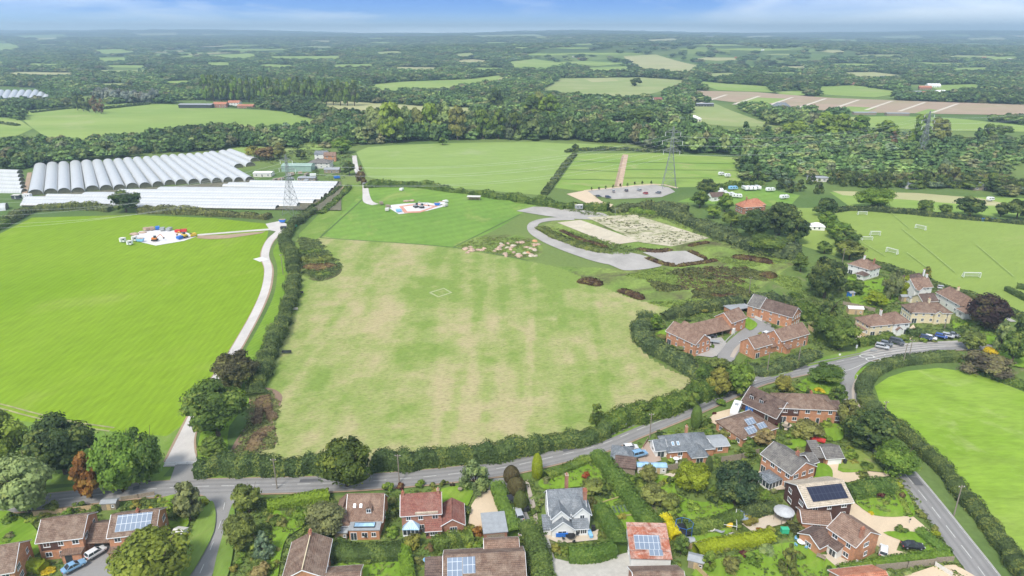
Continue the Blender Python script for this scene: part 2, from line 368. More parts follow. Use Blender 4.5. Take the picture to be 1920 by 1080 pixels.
def crown_mesh(kind,seed,nc,nl,ls,mat=FOL):
    """unit crown: 1 wide, 1 high, base at z=0"""
    rs=np.random.RandomState(seed); V=[];T=[];Q=[];k=0
    cl=[]
    for i in range(nc):
        if kind=='round':
            d=rs.normal(size=3); d[2]=d[2]+.22; d/=np.linalg.norm(d); rr=rs.uniform(.62,1.0)*(1 if i>nc*.2 else .5)
            c=np.array([d[0]*.37*rr,d[1]*.37*rr,.47+d[2]*.39*rr]); r=rs.uniform(.10,.19)
        elif kind=='tall':
            z=rs.uniform(.1,.93); w=.36*math.sin(math.pi*min(1,(z*.8+.2)))**.6; a=rs.uniform(0,6.28); q=rs.uniform(.4,1)
            c=np.array([math.cos(a)*w*q,math.sin(a)*w*q,z]); r=rs.uniform(.10,.16)
        elif kind=='cone':
            z=rs.uniform(.06,.95)**1.15; w=.44*(1-z)**.8; a=rs.uniform(0,6.28); q=rs.uniform(.55,1)
            c=np.array([math.cos(a)*w*q,math.sin(a)*w*q,z]); r=.05+.13*(1-z)
        elif kind=='weep':
            a=rs.uniform(0,6.28); z=rs.uniform(.12,.88); w=.40*(1-(max(0,z-.4)/.62)**2)**.5; q=rs.uniform(.6,1); c=np.array([math.cos(a)*w*q,math.sin(a)*w*q,z]); r=rs.uniform(.09,.15)
        elif kind=='shrub':
            d=rs.normal(size=3); d/=np.linalg.norm(d); d[2]=abs(d[2]); q=rs.uniform(.4,1); c=np.array([d[0]*.36*q,d[1]*.36*q,.12+d[2]*.62*q]); r=rs.uniform(.13,.2)
        cl.append((c,r,rs.uniform(.55,1.5)))
    for c,r,t in cl:
        d=rs.normal(size=(nl,3)); d/=np.linalg.norm(d,axis=1,keepdims=True)
        d[:,2]=np.where(d[:,2]<-.3,-d[:,2],d[:,2])
        rad=r*rs.uniform(.72,1.12,nl)[:,None]; p=c+d*rad*np.array([1,1,.8 if kind!='weep' else 1.5])
        cen=np.array([0,0,.4]); o=p-cen; o/=np.linalg.norm(o,axis=1,keepdims=True)
        nn=d*1.0+o*.5+rs.normal(size=(nl,3))*.42
        if kind=='weep': nn[:,2]*=.4
        v,q=cards(p,nn,ls,rs); V.append(v); Q.append(q+k); k+=len(v)
        T.append(np.repeat(t*rs.uniform(.75,1.3,nl),4))
        iv,f=ICO1; vv=c+iv*r*.70*np.array([1,1,.85]); V.append(vv); q=np.concatenate([f,f[:,2:3]],1); Q.append((q+k)); k+=len(vv); T.append(np.full(len(vv),t*.9))
    V=np.concatenate(V); V[:,2]=np.maximum(V[:,2],.01)
    Qs=np.concatenate(Q); T=np.concatenate(T)
    quads=Qs[Qs[:,2]!=Qs[:,3]]; tr=Qs[Qs[:,2]==Qs[:,3]][:,:3]
    me=bpy.data.meshes.new('crown'); me.vertices.add(len(V)); me.vertices.foreach_set('co',V.astype(np.float32).ravel())
    lp=np.concatenate([quads.ravel(),tr.ravel()]).astype(np.int32); me.loops.add(len(lp)); me.loops.foreach_set('vertex_index',lp)
    ls_=np.concatenate([np.arange(len(quads))*4,len(quads)*4+np.arange(len(tr))*3]).astype(np.int32); me.polygons.add(len(ls_))
    me.polygons.foreach_set('loop_start',ls_); me.polygons.foreach_set('loop_total',np.concatenate([np.full(len(quads),4),np.full(len(tr),3)]).astype(np.int32))
    me.materials.append(mat); a=me.attributes.new('tint','FLOAT','POINT'); a.data.foreach_set('value',T.astype(np.float32)); me.update(calc_edges=True); return me
PROTO={}
LODS={'hi':(64,110,.046),'mid':(36,60,.075),'lo':(20,34,.12),'far':(12,14,.2)}
def crown(kind,lod):
    k=(kind,lod)
    if k not in PROTO:
        nc,nl,ls=LODS[lod]
        if kind=='shrub': nc=max(8,nc//2)
        if kind=='weep': ls*=.8
        PROTO[k]=[crown_mesh(kind,hash((kind,lod)).__int__()%9999 if False else (len(kind)*131+len(lod)*17+i*7+ord(kind[0])),nc,nl,ls) for i in range(5 if lod in('hi','mid') else 4)]
    return random.choice(PROTO[k])
def trunk_mesh(seed,mat):
    rs=random.Random(seed); mb=MB(); mb.bar((0,0,0),(.02,0,.35),.035,.026,7); 
    for i in range(6):
        a=i*1.05+rs.uniform(0,.5); l=rs.uniform(.18,.3); e=(math.cos(a)*l,math.sin(a)*l,rs.uniform(.55,.75)); mb.bar((.02,0,rs.uniform(.25,.36)),e,.018,.006,5)
        mb.bar(e,(e[0]*1.3,e[1]*1.2,e[2]+.12),.006,.003,4)
    mb.bar((.02,0,.33),(0,0,.8),.022,.006,6)
    return mesh('trunk',mb.v,mb.f,mat)
TR=[trunk_mesh(i,M['bark']) for i in range(3)]+[trunk_mesh(9,M['palebark'])]
C=dict(dark=(.034,.062,.020),mid=(.055,.100,.022),green=(.075,.140,.022),light=(.125,.190,.035),lime=(.22,.30,.02),yellow=(.50,.44,.02),pale=(.13,.185,.085),grey=(.10,.125,.065),
 olive=(.085,.115,.032),brown=(.105,.075,.045),rust=(.26,.125,.035),purple=(.035,.020,.028),red=(.30,.055,.03),plum=(.10,.022,.035),cream=(.27,.25,.13),blueg=(.075,.125,.095),autumn=(.125,.135,.032),khaki=(.105,.125,.045))
C={k:tuple(min(.7,x*(1.12,1.0,.8)[i]*(1.98 if k not in('yellow','cream','lime','purple','red','plum','rust') else 1.2)) for i,x in enumerate(v)) for k,v in C.items()}
NT=[0]
def lod_for(px): return 'hi' if px>62 else 'mid' if px>26 else 'lo' if px>11 else 'far'
def place_tree(X,Y,w,h,kind,col,label,group=None,name='tree',cat='tree',base=.0,lod=None,zg=0.,trunk=True,tr=None):
    px=w*F/math.hypot(Y,H)
    lod=lod or lod_for(px)
    rz=random.uniform(0,6.28)
    t=thing(name,label,cat,(X,Y,zg),0,group)
    c=C[col] if isinstance(col,str) else col; k=random.uniform(.9,1.12)
    if trunk:
        tm=random.choice(TR[:3]) if tr is None else TR[3]
        b=obj('trunk',tm,t); b.scale=(max(w,h*.6),max(w,h*.6),h); b.rotation_euler=(0,0,rz)
    cr=obj('crown',crown(kind,lod),t,(0,0,base*h)); cr.scale=(w,w*random.uniform(.9,1.08),h*(1-base)); cr.rotation_euler=(0,0,rz)
    cr.color=(c[0]*k*random.uniform(.93,1.07),c[1]*k,c[2]*k,1); NT[0]+=1
    return t
BASEH=dict(round=.05,tall=.06,cone=.03,weep=.04,shrub=0.)
def tree(xc,yb,wp,hp,kind,col,label,name='tree',cat='tree',group=None,lod=None,tr=None):
    """crown seen between photo rows yb-hp and yb, wp wide, centred on column xc"""
    s0=scl(yb); r=wp/2; th=math.atan2(H,G(xc,yb).y); base=yb-.55*r*math.sin(th)
    g=G(xc,base); w=wp/scl(base); top=yb-hp
    # the far side of the crown top shows above its apex by about .25 r sin
    h=max(zat(top+.18*r*math.sin(th),g.y),w*.25)
    return place_tree(g.x,g.y,w*1.04,h,kind,col,label,group,name,cat,BASEH[kind],lod,0,kind!='shrub',tr)
def shrub(xc,yb,wp,hp,col,label,group=None,name='garden_shrub',cat='shrub',kind='shrub'): return tree(xc,yb,wp,hp,kind,col,label,name,cat,group)
def hedge(pts,w,h,col,label,name='hedge',cat='hedge',group=None,rough=.25,ls=None,dens=None,world=False,smooth=True,taper=False):
    g=[Vector(p) for p in pts] if world else [G(*p) for p in pts]
    g=curve(g,8) if smooth and len(g)>2 else g
    o0=g[0].copy(); rs=np.random.RandomState(int(abs(o0.x*13+o0.y*7))%99991)
    # resample about each .6 m
    L_=[0]; 
    for a,b in zip(g,g[1:]): L_.append(L_[-1]+(b-a).length)
    tot=L_[-1]; dist=math.hypot(o0.y if o0.y>60 else 60,H); ls=ls or max(.34,dist*.0022); step=max(.7,dist/260)
    n=max(3,int(tot/step)); xs=np.interp(np.linspace(0,tot,n),L_,[a.x for a in g]); ys=np.interp(np.linspace(0,tot,n),L_,[a.y for a in g])
    tx=np.gradient(xs); ty=np.gradient(ys); tl=np.hypot(tx,ty); tx/=tl; ty/=tl
    def wob(n,k,amp):
        q=rs.uniform(-1,1,n//k+3); return np.interp(np.arange(n)/k,np.arange(len(q)),q)*amp
    hh=h*(1+wob(n,3,rough)+wob(n,9,rough*.7)); ww=w*(1+wob(n,4,rough*.8)); sh=wob(n,5,rough*w*.35)
    if taper: e=np.clip(np.minimum(np.linspace(0,tot,n),tot-np.linspace(0,tot,n))/(w*.9),0,1); e=np.sqrt(e*(2-e))*.95+.05; hh=hh*e; ww=ww*(.3+.7*e)
    # core: tapered box profile
    prof=np.array([(-.46,0),(-.5,.55),(-.36,.86),(-.1,.93),(.1,.93),(.36,.86),(.5,.55),(.46,0)]); 
    V=[];Q=[];k=0
    cx=xs-o0.x-ty*sh; cy=ys-o0.y+tx*sh
    cor=np.zeros((n,8,3))
    for j,(a,b) in enumerate(prof):
        cor[:,j,0]=cx-ty*a*ww*.92; cor[:,j,1]=cy+tx*a*ww*.92; cor[:,j,2]=b*hh*.96
    V.append(cor.reshape(-1,3)); q=[]
    for i in range(n-1):
        for j in range(7): q.append((i*8+j,i*8+8+j,i*8+9+j,i*8+1+j))
    q.append((7,6,1,0)); q.append((6,5,2,1)); e=(n-1)*8; q.append((e,e+1,e+6,e+7)); q.append((e+1,e+2,e+5,e+6)); Q.append(np.array(q)); k=n*8
    T=[np.repeat(1+wob(n,3,.22),8)]
    per=w+2*h; m=int(min(26000,(dens or 1.7)*tot*per/(ls*ls)*1.0)); m=max(m,60)
    u=rs.uniform(0,n-1,m); i0=u.astype(int); fr=u-i0; I=np.clip(i0,0,n-2)
    side=rs.uniform(0,per,m)
    a=np.where(side<h,-.5,np.where(side>h+w,.5,(side-h)/w-.5)); b=np.where(side<h,side/h,np.where(side>h+w,(per-side)/h,1.0))
    rd=np.clip(np.abs(a)*2-.62,0,1)*np.clip(b-.6,0,1)*2.2; b=b*(1-rd*.42); a=a*(1-np.clip(b-.75,0,1)*.5)
    bx=lambda z: z[I]*(1-fr)+z[I+1]*fr
    W_=bx(ww);H_=bx(hh);TX=bx(tx);TY=bx(ty); jit=rs.normal(size=m)*.05*rough*4
    p=np.stack([bx(cx)-TY*a*W_*(1+jit)+TX*rs.normal(size=m)*.1,bx(cy)+TX*a*W_*(1+jit),b*H_*(1+jit*.6)],1)
    nn=np.stack([-TY*a*2.2,TX*a*2.2,np.where(b>.8,1.3,.35)],1)+rs.normal(size=(m,3))*(.38+.2*rough)
    v,qq=cards(p,nn,ls,rs); V.append(v); Q.append(qq+k); 
    cl=rs.uniform(.55,1.5,max(4,int(tot/ (1.6 if rough>.15 else 4))+4)); pos=u/(n-1)*(len(cl)-2)+a*.8+.4; tt=cl[np.clip(pos.astype(int),0,len(cl)-1)]
    if rough<.12: tt=1+(tt-1)*.35
    T.append(np.repeat(tt*rs.uniform(.6,1.45,m) if rough>.15 else tt*rs.uniform(.8,1.25,m),4))
    o=obj(name,npmesh(name,np.concatenate(V),np.concatenate(Q),FOL,np.concatenate(T)),None,(o0.x,o0.y,0))
    c=C[col] if isinstance(col,str) else tuple(x*(1.0 if taper else 1.75)*(1.15,1,.85)[i] for i,x in enumerate(col)); o.color=(*c,1); return tag(o,label,cat,group)
def fence(pts,h,mat,label,post=2.4,th=.08,name='fence',cat='fence',group=None,rail=False,n=1):
    g=[G(*p) for p in pts]; g=curve(g,n) if n>1 else g; o0=g[0].copy(); t=thing(name,label,cat,(o0.x,o0.y,0),0,group); mb=MB(); pb=MB()
    for a,b in zip(g,g[1:]):
        a=a-o0;b=b-o0; d=(b-a); l=d.length; d.normalize(); nn=Vector((-d.y,d.x,0))*th/2
        if rail:
            for z in (.45,.8,1.0):
                mb.bar(a+Vector((0,0,z*h)),b+Vector((0,0,z*h)),.05)
        else: mb.prism([a-nn,b-nn,b-nn+Vector((0,0,h)),a-nn+Vector((0,0,h))],nn*2)
        k=max(1,int(l/post))
        for i in range(k+1):
            p=a+d*(l*i/k); pb.box(p.x-.06,p.x+.06,p.y-.06,p.y+.06,0,h+.1)
    mb.build('rail' if rail else 'panel',mat,t); pb.build('post',mat,t); return t
# ---------------------------------------------------------------- houses: local frame x along the wall seen first, y away behind it, z up
WIN={}; RECTS=[]
def window(par,x,y,z,w,h,face,n=2,door=False,mat=None):
    """a window or glazed door with frame and pane on a wall face ('f','b','l','r'); (x,y) = point on the wall"""
    key=(round(w,1),round(h,1),n,door)
    if key not in WIN:
        t=.07; fr=MB(); fr.box(-w/2,w/2,-.07,.0,0,t); fr.box(-w/2,w/2,-.07,0,h-t,h)
        for i in range(n+1):
            xx=-w/2+(w-t)*i/n; fr.box(xx,xx+t,-.069,0,t,h-t)
        if not door: fr.box(-w/2-.06,w/2+.06,-.12,-.001,-.07,-.001)
        pa=MB().box(-w/2+.03,w/2-.03,-.035,.0,.03,h-.03)
        WIN[key]=(mesh('window',fr.v,fr.f,M['upvc']),mesh('pane',pa.v,pa.f,M['pane']))
    a,b=WIN[key]; o=obj('glazed_door' if door else 'window',a,par,(x,y,z)); o.rotation_euler=(0,0,{'f':0,'r':math.pi/2,'b':math.pi,'l':-math.pi/2}[face])
    obj('pane',b,o); return o
def roof_mb(x0,x1,y0,y1,ze,pitch,kind,ov=.35,axis='x',th=.16):
    """gable / hip roof over a rectangle; returns MeshBuilder and ridge height"""
    mb=MB()
    if axis=='y':
        q,zr=roof_mb(y0,y1,x0,x1,ze,pitch,kind,ov,'x',th)
        q.v=[(b,a,c) for a,b,c in q.v]; q.f=[tuple(reversed(f)) for f in q.f]; return q,zr
    hw=(y1-y0)/2; k=math.tan(R(pitch)); zr=ze+hw*k; yo=ov; ze2=ze-ov*k; ym=(y0+y1)/2
    if kind=='gable':
        ev=.25
        for s,yy in ((1,y0-yo),(-1,y1+yo)):
            pts=[(x0-ev,yy,ze2),(x1+ev,yy,ze2),(x1+ev,ym,zr),(x0-ev,ym,zr)]
            if s<0: pts=pts[::-1]
            mb.prism(pts,(0,0,th))
    elif kind=='hip' or kind=='half':
        r=min((x1-x0)/2-.01,hw) if kind=='hip' else min((x1-x0)/2-.01,hw)*.45
        A=(x0-ov,y0-ov,ze2);B=(x1+ov,y0-ov,ze2);D=(x0-ov,y1+ov,ze2);E=(x1+ov,y1+ov,ze2); U=(x0+r,ym,zr);V=(x1-r,ym,zr)
        n=len(mb.v); mb.v+=[A,B,E,D,U,V]+[(p[0],p[1],p[2]-th) for p in (A,B,E,D)]
        for f in ((0,1,5,4),(2,3,4,5),(1,2,5),(3,0,4),(6,7,1,0),(7,8,2,1),(8,9,3,2),(9,6,0,3),(9,8,7,6)): mb.f.append(tuple(n+i for i in f))
    elif kind=='flat': mb.box(x0-.2,x1+.2,y0-.2,y1+.2,ze,ze+.22); zr=ze+.2
    elif kind=='lean':      # low edge at y0
        zr=ze+(y1-y0)*k; mb.prism([(x0-.2,y0-ov,ze2),(x1+.2,y0-ov,ze2),(x1+.2,y1,zr),(x0-.2,y1,zr)],(0,0,th))
    return mb,zr
def wing(t,x0,x1,y0,y1,ze,wall,roof,pitch=35,kind='gable',axis='x',wins='fblr',storeys=None,wn_=None,z0=0,trim=True,ov=.35,ww=1.3,clad=None,seed=0,gap=3.0):
    """one rectangular block of a house with its roof, trim and windows"""
    cs_,sn_=math.cos(t.rotation_euler[2]),math.sin(t.rotation_euler[2]); RECTS.append((t.location.x,t.location.y,cs_,sn_,x0,x1,y0,y1))
    rg=random.Random(int(x0*31+y0*17+seed)); wb=MB(); wb.box(x0,x1,y0,y1,z0,ze)
    hw=(y1-y0)/2 if axis=='x' else (x1-x0)/2; zr=ze+hw*math.tan(R(pitch))
    if kind=='gable':
        if axis=='x':
            for x in (x0,x1-.2): wb.prism([(x,y0,ze+.003),(x,y1,ze+.003),(x,(y0+y1)/2,zr-.02)],(.2,0,0))
        else:
            for y in (y0,y1-.2): wb.prism([(x0,y,ze+.003),(x1,y,ze+.003),((x0+x1)/2,y,zr-.02)],(0,.2,0))
    if kind=='lean':
        zz=ze+(y1-y0)*math.tan(R(pitch)); wb.prism([(x0+.01,y0,ze+.003),(x0+.01,y1,ze+.003),(x0+.01,y1,zz-.02)],(x1-x0-.02,0,0))
    wb.build('wall',wall,t)
    rb,_=roof_mb(x0,x1,y0,y1,ze+.01,pitch,kind,ov,axis); ro=rb.build('roof',roof,t)
    if trim and kind in('gable','hip','half','lean'):
        gb=MB(); k=math.tan(R(pitch)); e=.3; z=ze-ov*k-.02
        if kind=='gable' and axis=='y' :
            for x in (x0-ov-.08,x1+ov): gb.box(x,x+.08,y0-.25,y1+.25,z,z+.14)
            for y in (y0-.31,y1+.27):
                for s,xx in ((1,x0-ov),(-1,x1+ov)): gb.bar((xx,y,z+.05),((x0+x1)/2,y,zr+.03),.09)
        else:
            for y in (y0-ov-.08,y1+ov): gb.box(x0-.25,x1+.25,y,y+.08,z,z+.14)
            if kind=='gable':
                for x in (x0-.31,x1+.27):
                    for s,yy in ((1,y0-ov),(-1,y1+ov)): gb.bar((x,yy,z+.05),(x,(y0+y1)/2,zr+.03),.09)
        gb.build('fascia',M['upvc'],t)
        if kind in('gable','hip','half'):
            cb=MB()
            if kind=='gable': a,b=((x0-.2,(y0+y1)/2,zr+.15),(x1+.2,(y0+y1)/2,zr+.15)) if axis=='x' else (((x0+x1)/2,y0-.2,zr+.15),((x0+x1)/2,y1+.2,zr+.15)); cb.bar(a,b,.13,n=6)
            else:
                r=hw*(1 if kind=='hip' else .45)
                if axis=='x': m=(y0+y1)/2; r=min(r,(x1-x0)/2-.01); U=(x0+r,m,zr+.04);V=(x1-r,m,zr+.04)
                else: m=(x0+x1)/2; r=min(r,(y1-y0)/2-.01); U=(m,y0+r,zr+.04);V=(m,y1-r,zr+.04)
                cb.bar(U,V,.13,n=6)
                cs=[(x0-ov,y0-ov),(x1+ov,y0-ov),(x0-ov,y1+ov),(x1+ov,y1+ov)]
                for cxy in cs:
                    q=U if (Vector(cxy)-Vector(U[:2])).length<(Vector(cxy)-Vector(V[:2])).length else V
                    cb.bar((cxy[0],cxy[1],ze-ov*k+.08),q,.1,n=5)
            cb.build('ridge_tiles',roof,t)
    st=storeys or (2 if ze-z0>4.2 else 1); sh=(ze-z0)/st
    for fc in wins:
        ln=(x1-x0) if fc in 'fb' else (y1-y0)
        for s in range(st):
            k=wn_ if wn_ is not None else max(1,int(ln/gap))
            if fc in 'lr' and kind=='gable': k=max(1,k-1)
            for i in range(k):
                u=(i+.5)/k*ln+rg.uniform(-.2,.2); w=ww*rg.choice((.8,1,1.25)); h=1.15; z=z0+s*sh+(.95 if sh>2 else .8); n=2 if w<1.4 else 3; dr=False
                if s==0 and fc in'fb' and (i+seed)%3==1: w,h,z,n,dr=1.0 if i%2 else 1.9,2.05,z0+.05,1 if i%2 else 2,True
                if u-w/2<.3 or u+w/2>ln-.3: w=min(w,2*min(u,ln-u)-.6)
                if w<.4: continue
                p={'f':(x0+u,y0),'b':(x1-u,y1),'l':(x0,y1-u),'r':(x1,y0+u)}[fc]
                window(t,p[0],p[1],z,w,h,fc,n,dr)
    return zr
def chimney(t,x,y,z0,z1,mat=None,w=.55,d=.85):
    mb=MB(); mb.box(x-w/2,x+w/2,y-d/2,y+d/2,z0,z1); mb.box(x-w/2-.07,x+w/2+.07,y-d/2-.07,y+d/2+.07,z1,z1+.14)
    c=mb.build('chimney',mat or M['redbrick'],t); p=MB()
    for s in (-.2,.2): p.lathe([(.13,z1+.14),(.11,z1+.5),(.13,z1+.55)],8,(x,y+s))
    p.build('chimney_pot',M['terracotta'],c)
def panels(t,x0,x1,y0,y1,ze,pitch,s0,s1,axis='x',side='f',mat=None,lift=.26,name='solar_panel'):
    """a flat array lying on a roof slope; s0..s1 = distances up the slope (plan metres) from the eave line"""
    k=math.tan(R(pitch)); c=math.cos(R(pitch)); 
    w=x1-x0; l=(s1-s0)/c; mb=MB().box(0,w,0,l,0,.08); o=mb.build(name,mat or M['solar'],t)
    if side=='f': o.location=(x0,y0+s0,ze+s0*k+lift); o.rotation_euler=(R(pitch),0,0)
    elif side=='l': o.location=(y0+s0,x1,ze+s0*k+lift); o.rotation_euler=Matrix.Rotation(-math.pi/2,3,'Z').to_euler(); o.rotation_euler=(Matrix.Rotation(-math.pi/2,3,'Z')@Matrix.Rotation(R(pitch),3,'X')).to_euler()
    elif side=='r': o.location=(y0-s0,x0,ze+s0*k+lift); o.rotation_euler=(Matrix.Rotation(math.pi/2,3,'Z')@Matrix.Rotation(R(pitch),3,'X')).to_euler()
    return o
def house(A,B,label,cat='house',name='house',group=None,world=False):
    a=G(*A); b=G(*B); d=b-a; t=thing(name,label,cat,(a.x,a.y,0),math.atan2(d.y,d.x),group); return t,d.length
def dormer(t,x,y,z,w=1.5,h=1.3,dp=2.2,roof=None,wall=None):
    d=MB(); d.box(x-w/2,x+w/2,y,y+dp,z,z+h); o=d.build('dormer',wall or M['darkbrick'],t)
    rb,_=roof_mb(x-w/2,x+w/2,y,y+dp,z+h,38,'gable',.15,'y',.1); rb.build('dormer_roof',roof,o); window(o,x,y-.01,z+.15,w*.8,h*.8,'f',2)
def skylight(t,x,y,z,pitch,w=.8,h=1.1):
    o=MB().box(-w/2,w/2,0,h,0,.1).build('skylight',M['upvc'],t,loc=(x,y,z+.17)); o.rotation_euler=(R(pitch),0,0)
    MB().box(-w/2+.1,w/2-.1,.1,h-.1,.1,.115).build('pane',M['glassroof'],o)
def conservatory(px,label,w,d,h=2.3,roofm='glassroof',rz=0,kind='hip',z=1.1):
    g=G(*px); t=thing('conservatory',label,'conservatory',(g.x,g.y,0),rz); fr=MB(); pa=MB(); fr.box(-w/2,w/2,0,d,0,.5)
    fr.box(-w/2,w/2,0,d,h-.12,h)
    k=max(3,int(w/.9)); kd=max(2,int(d/.9))
    for i in range(k+1): x=-w/2+.04+(w-.08)*i/k; fr.box(x-.05,x+.05,-.02,.08,.5,h-.12)
    for i in range(1,kd+1):
        y=d*i/kd-.05
        for x in (-w/2,w/2): fr.box(x-.03,x+.06,y-.05,y+.05,.5,h-.12)
    pa.box(-w/2+.06,w/2-.06,.06,d-.05,.5,h-.13); fr.build('frame',M['upvc'],t); pa.build('pane',M['pane'],t)
    if kind=='flat': MB().box(-w/2-.2,w/2+.2,-.2,d,h,h+.2).build('roof',M[roofm],t)
    else:
        rb,_=roof_mb(-w/2,w/2,0,d,h+.01,math.degrees(math.atan(z/(min(w,d)/2))),'hip',.12); rb.build('roof',M[roofm],t)
        if roofm=='glassroof':
            rr=MB(); zz=h+z
            for i in range(9): rr.bar((-w/2+w*i/8,-.1,h+.05),(0 if w<=d*1.3 else (-w/2+w*i/8)*.4,d/2,zz+.05),.035)
            rr.build('roof_bar',M['upvc'],t)
    return t
def shed(px,label,w=2.4,d=1.8,h=2.,rz=0,wall='wood',roof='lead',cat='shed',name='garden_shed',kind='gable',pitch=22,door=True,axis='x',group=None):
    g=G(*px); t=thing(name,label,cat,(g.x,g.y,0),rz,group); wing(t,-w/2,w/2,0,d,h,M[wall],M[roof],pitch,kind,axis,'',trim=False,ov=.12)
    if door: MB().box(-.4,.4,-.05,-.002,.05,min(1.8,h-.2)).build('door',M['pale_wood' if wall!='pale_wood' else 'wood'],t); window(t,w*.32,-.01,.9,min(.6,w*.22),.6,'f',1)
    return t
# ---------------------------------------------------------------- vehicles
CARM={}
def paintm(name,c):
    k='car_'+name
    if k not in CARM: m=newmat(k); out(tuple(c),.28,.15,None,.6); CARM[k]=m
    return CARM[k]
CARC=dict(white=(.75,.75,.75),silver=(.45,.47,.5),blue=(.10,.22,.42),navy=(.02,.045,.12),black=(.02,.02,.025),grey=(.16,.18,.21),red=(.45,.03,.03),skyblue=(.22,.40,.60),dgrey=(.07,.08,.095),royal=(.02,.08,.35))
CMESH={}
def car(px,heading,col,label,typ='hatch',group=None,cat='car',world=None,z=0.):
    """heading in degrees, 0 = nose towards +x (photo right), 90 = nose away from the camera"""
    dims=dict(hatch=(4.1,1.78,1.48),saloon=(4.6,1.8,1.42),suv=(4.6,1.88,1.7),van=(5.0,1.95,1.95))[typ]; Lc,Wc,Hc=dims
    if (typ,col) not in CMESH:
        sill=.28; belt=Hc*.58
        hood=dict(hatch=.24,saloon=.28,suv=.24,van=.14)[typ]; tail=dict(hatch=.03,saloon=.17,suv=.03,van=.02)[typ]
        # body: loops of cross sections along the length, rounded at the ends
        secs=[(-.5,.80,.42,.60),(-.485,.93,.30,.86),(-.40,1,.24,1.),(-.2,1,.22,1.),(.1,1,.22,1.0),(.30,1,.22,.94),(.42,.97,.24,.86),(.485,.88,.28,.74),(.5,.74,.40,.58)]
        V=[];Fc=[]
        for s,wf,zb,tf in secs:
            w=Wc/2*wf; zt=belt*tf
            for x,z in ((-w*.9,zb),(-w,zb+.18),(-w,zt-.16),(-w*.9,zt),(w*.9,zt),(w,zt-.16),(w,zb+.18),(w*.9,zb)): V.append((s*Lc,x,z))
        n=len(secs)
        for i in range(n-1):
            for j in range(8): a=i*8+j;b=i*8+(j+1)%8; Fc.append((a,b,b+8,a+8))
        Fc.append(tuple(range(7,-1,-1))); Fc.append(tuple((n-1)*8+i for i in range(8)))
        bm=mesh('body',V,Fc,paintm(col,CARC[col]),smooth=False)
        x0=-.5*Lc+tail*Lc; x1=.5*Lc-hood*Lc; r0=x0+.28 if typ!='saloon' else x0+.75; r1=x1-(.75 if typ!='van' else .6); wt=Wc/2*.76; wb=Wc/2*.93; zb=belt*.97
        cv=[(x0,-wb,zb),(x1,-wb,zb),(x1,wb,zb),(x0,wb,zb),(r0,-wt,Hc-.07),(r1,-wt,Hc-.07),(r1,wt,Hc-.07),(r0,wt,Hc-.07)]
        gf=[(0,1,5,4),(1,2,6,5),(2,3,7,6),(3,0,4,7),(4,5,6,7)]; gm=mesh('windows',cv,gf,M['pane'])
        rv=[(r0-.05,-wt-.02,Hc-.08),(r1+.05,-wt-.02,Hc-.08),(r1+.05,wt+.02,Hc-.08),(r0-.05,wt+.02,Hc-.08),(r0+.08,-wt+.08,Hc),(r1-.1,-wt+.08,Hc),(r1-.1,wt-.08,Hc),(r0+.08,wt-.08,Hc)]
        mb=MB(); mb.v=rv; mb.f=[(0,3,2,1),(0,1,5,4),(1,2,6,5),(2,3,7,6),(3,0,4,7),(4,5,6,7)]
        for s in (-1,1):
            xm=(r0+r1)/2; mb.bar((xm,s*(wb+.0),zb),(xm,s*(wt+.02),Hc-.05),.045); mb.bar((x1,s*wb,zb),(r1,s*wt,Hc-.05),.04); mb.bar((x0,s*wb,zb),(r0,s*wt,Hc-.05),.07)
        rm=mesh('roof',mb.v,mb.f,paintm(col,CARC[col]))
        wb_=MB(); 
        q=MB(); q.lathe([(.33,-.11),(.33,.11)],14); q.v=[(a,c,b) for a,b,c in q.v]; wm=mesh('wheel',q.v,q.f,M['rubber'])
        q=MB(); q.lathe([(.19,-.125),(.19,.125)],10); q.v=[(a,c,b) for a,b,c in q.v]; hm=mesh('rim',q.v,q.f,M['steel'])
        lm=MB().box(-.06,.03,-.18,.18,-.07,.07); l1=mesh('headlight',lm.v,lm.f,M['upvc']); l2=mesh('tail_light',lm.v,lm.f,M['red'])
        CMESH[(typ,col)]=(bm,gm,rm,wm,hm,l1,l2)
    bm,gm,rm,wm,hm,l1,l2=CMESH[(typ,col)]
    g=G(*px) if world is None else Vector(world); t=thing('parked_car' if cat=='car' else cat,label,cat,(g.x,g.y,z+ZL[0]*.9),R(heading),group)
    obj('body',bm,t); obj('windows',gm,t); obj('cabin_roof',rm,t)
    for sx in (-.31,.31):
        for sy in (-1,1):
            w=obj('wheel',wm,t,(sx*Lc,sy*(Wc/2-.12),.33)); obj('rim',hm,w)
    for sy in (-1,1): obj('headlight',l1,t,(.485*Lc,sy*Wc*.33,belt_(Hc)*.62)); obj('tail_light',l2,t,(-.485*Lc,sy*Wc*.35,belt_(Hc)*.68))
    return t
def belt_(h): return h*.58+.12
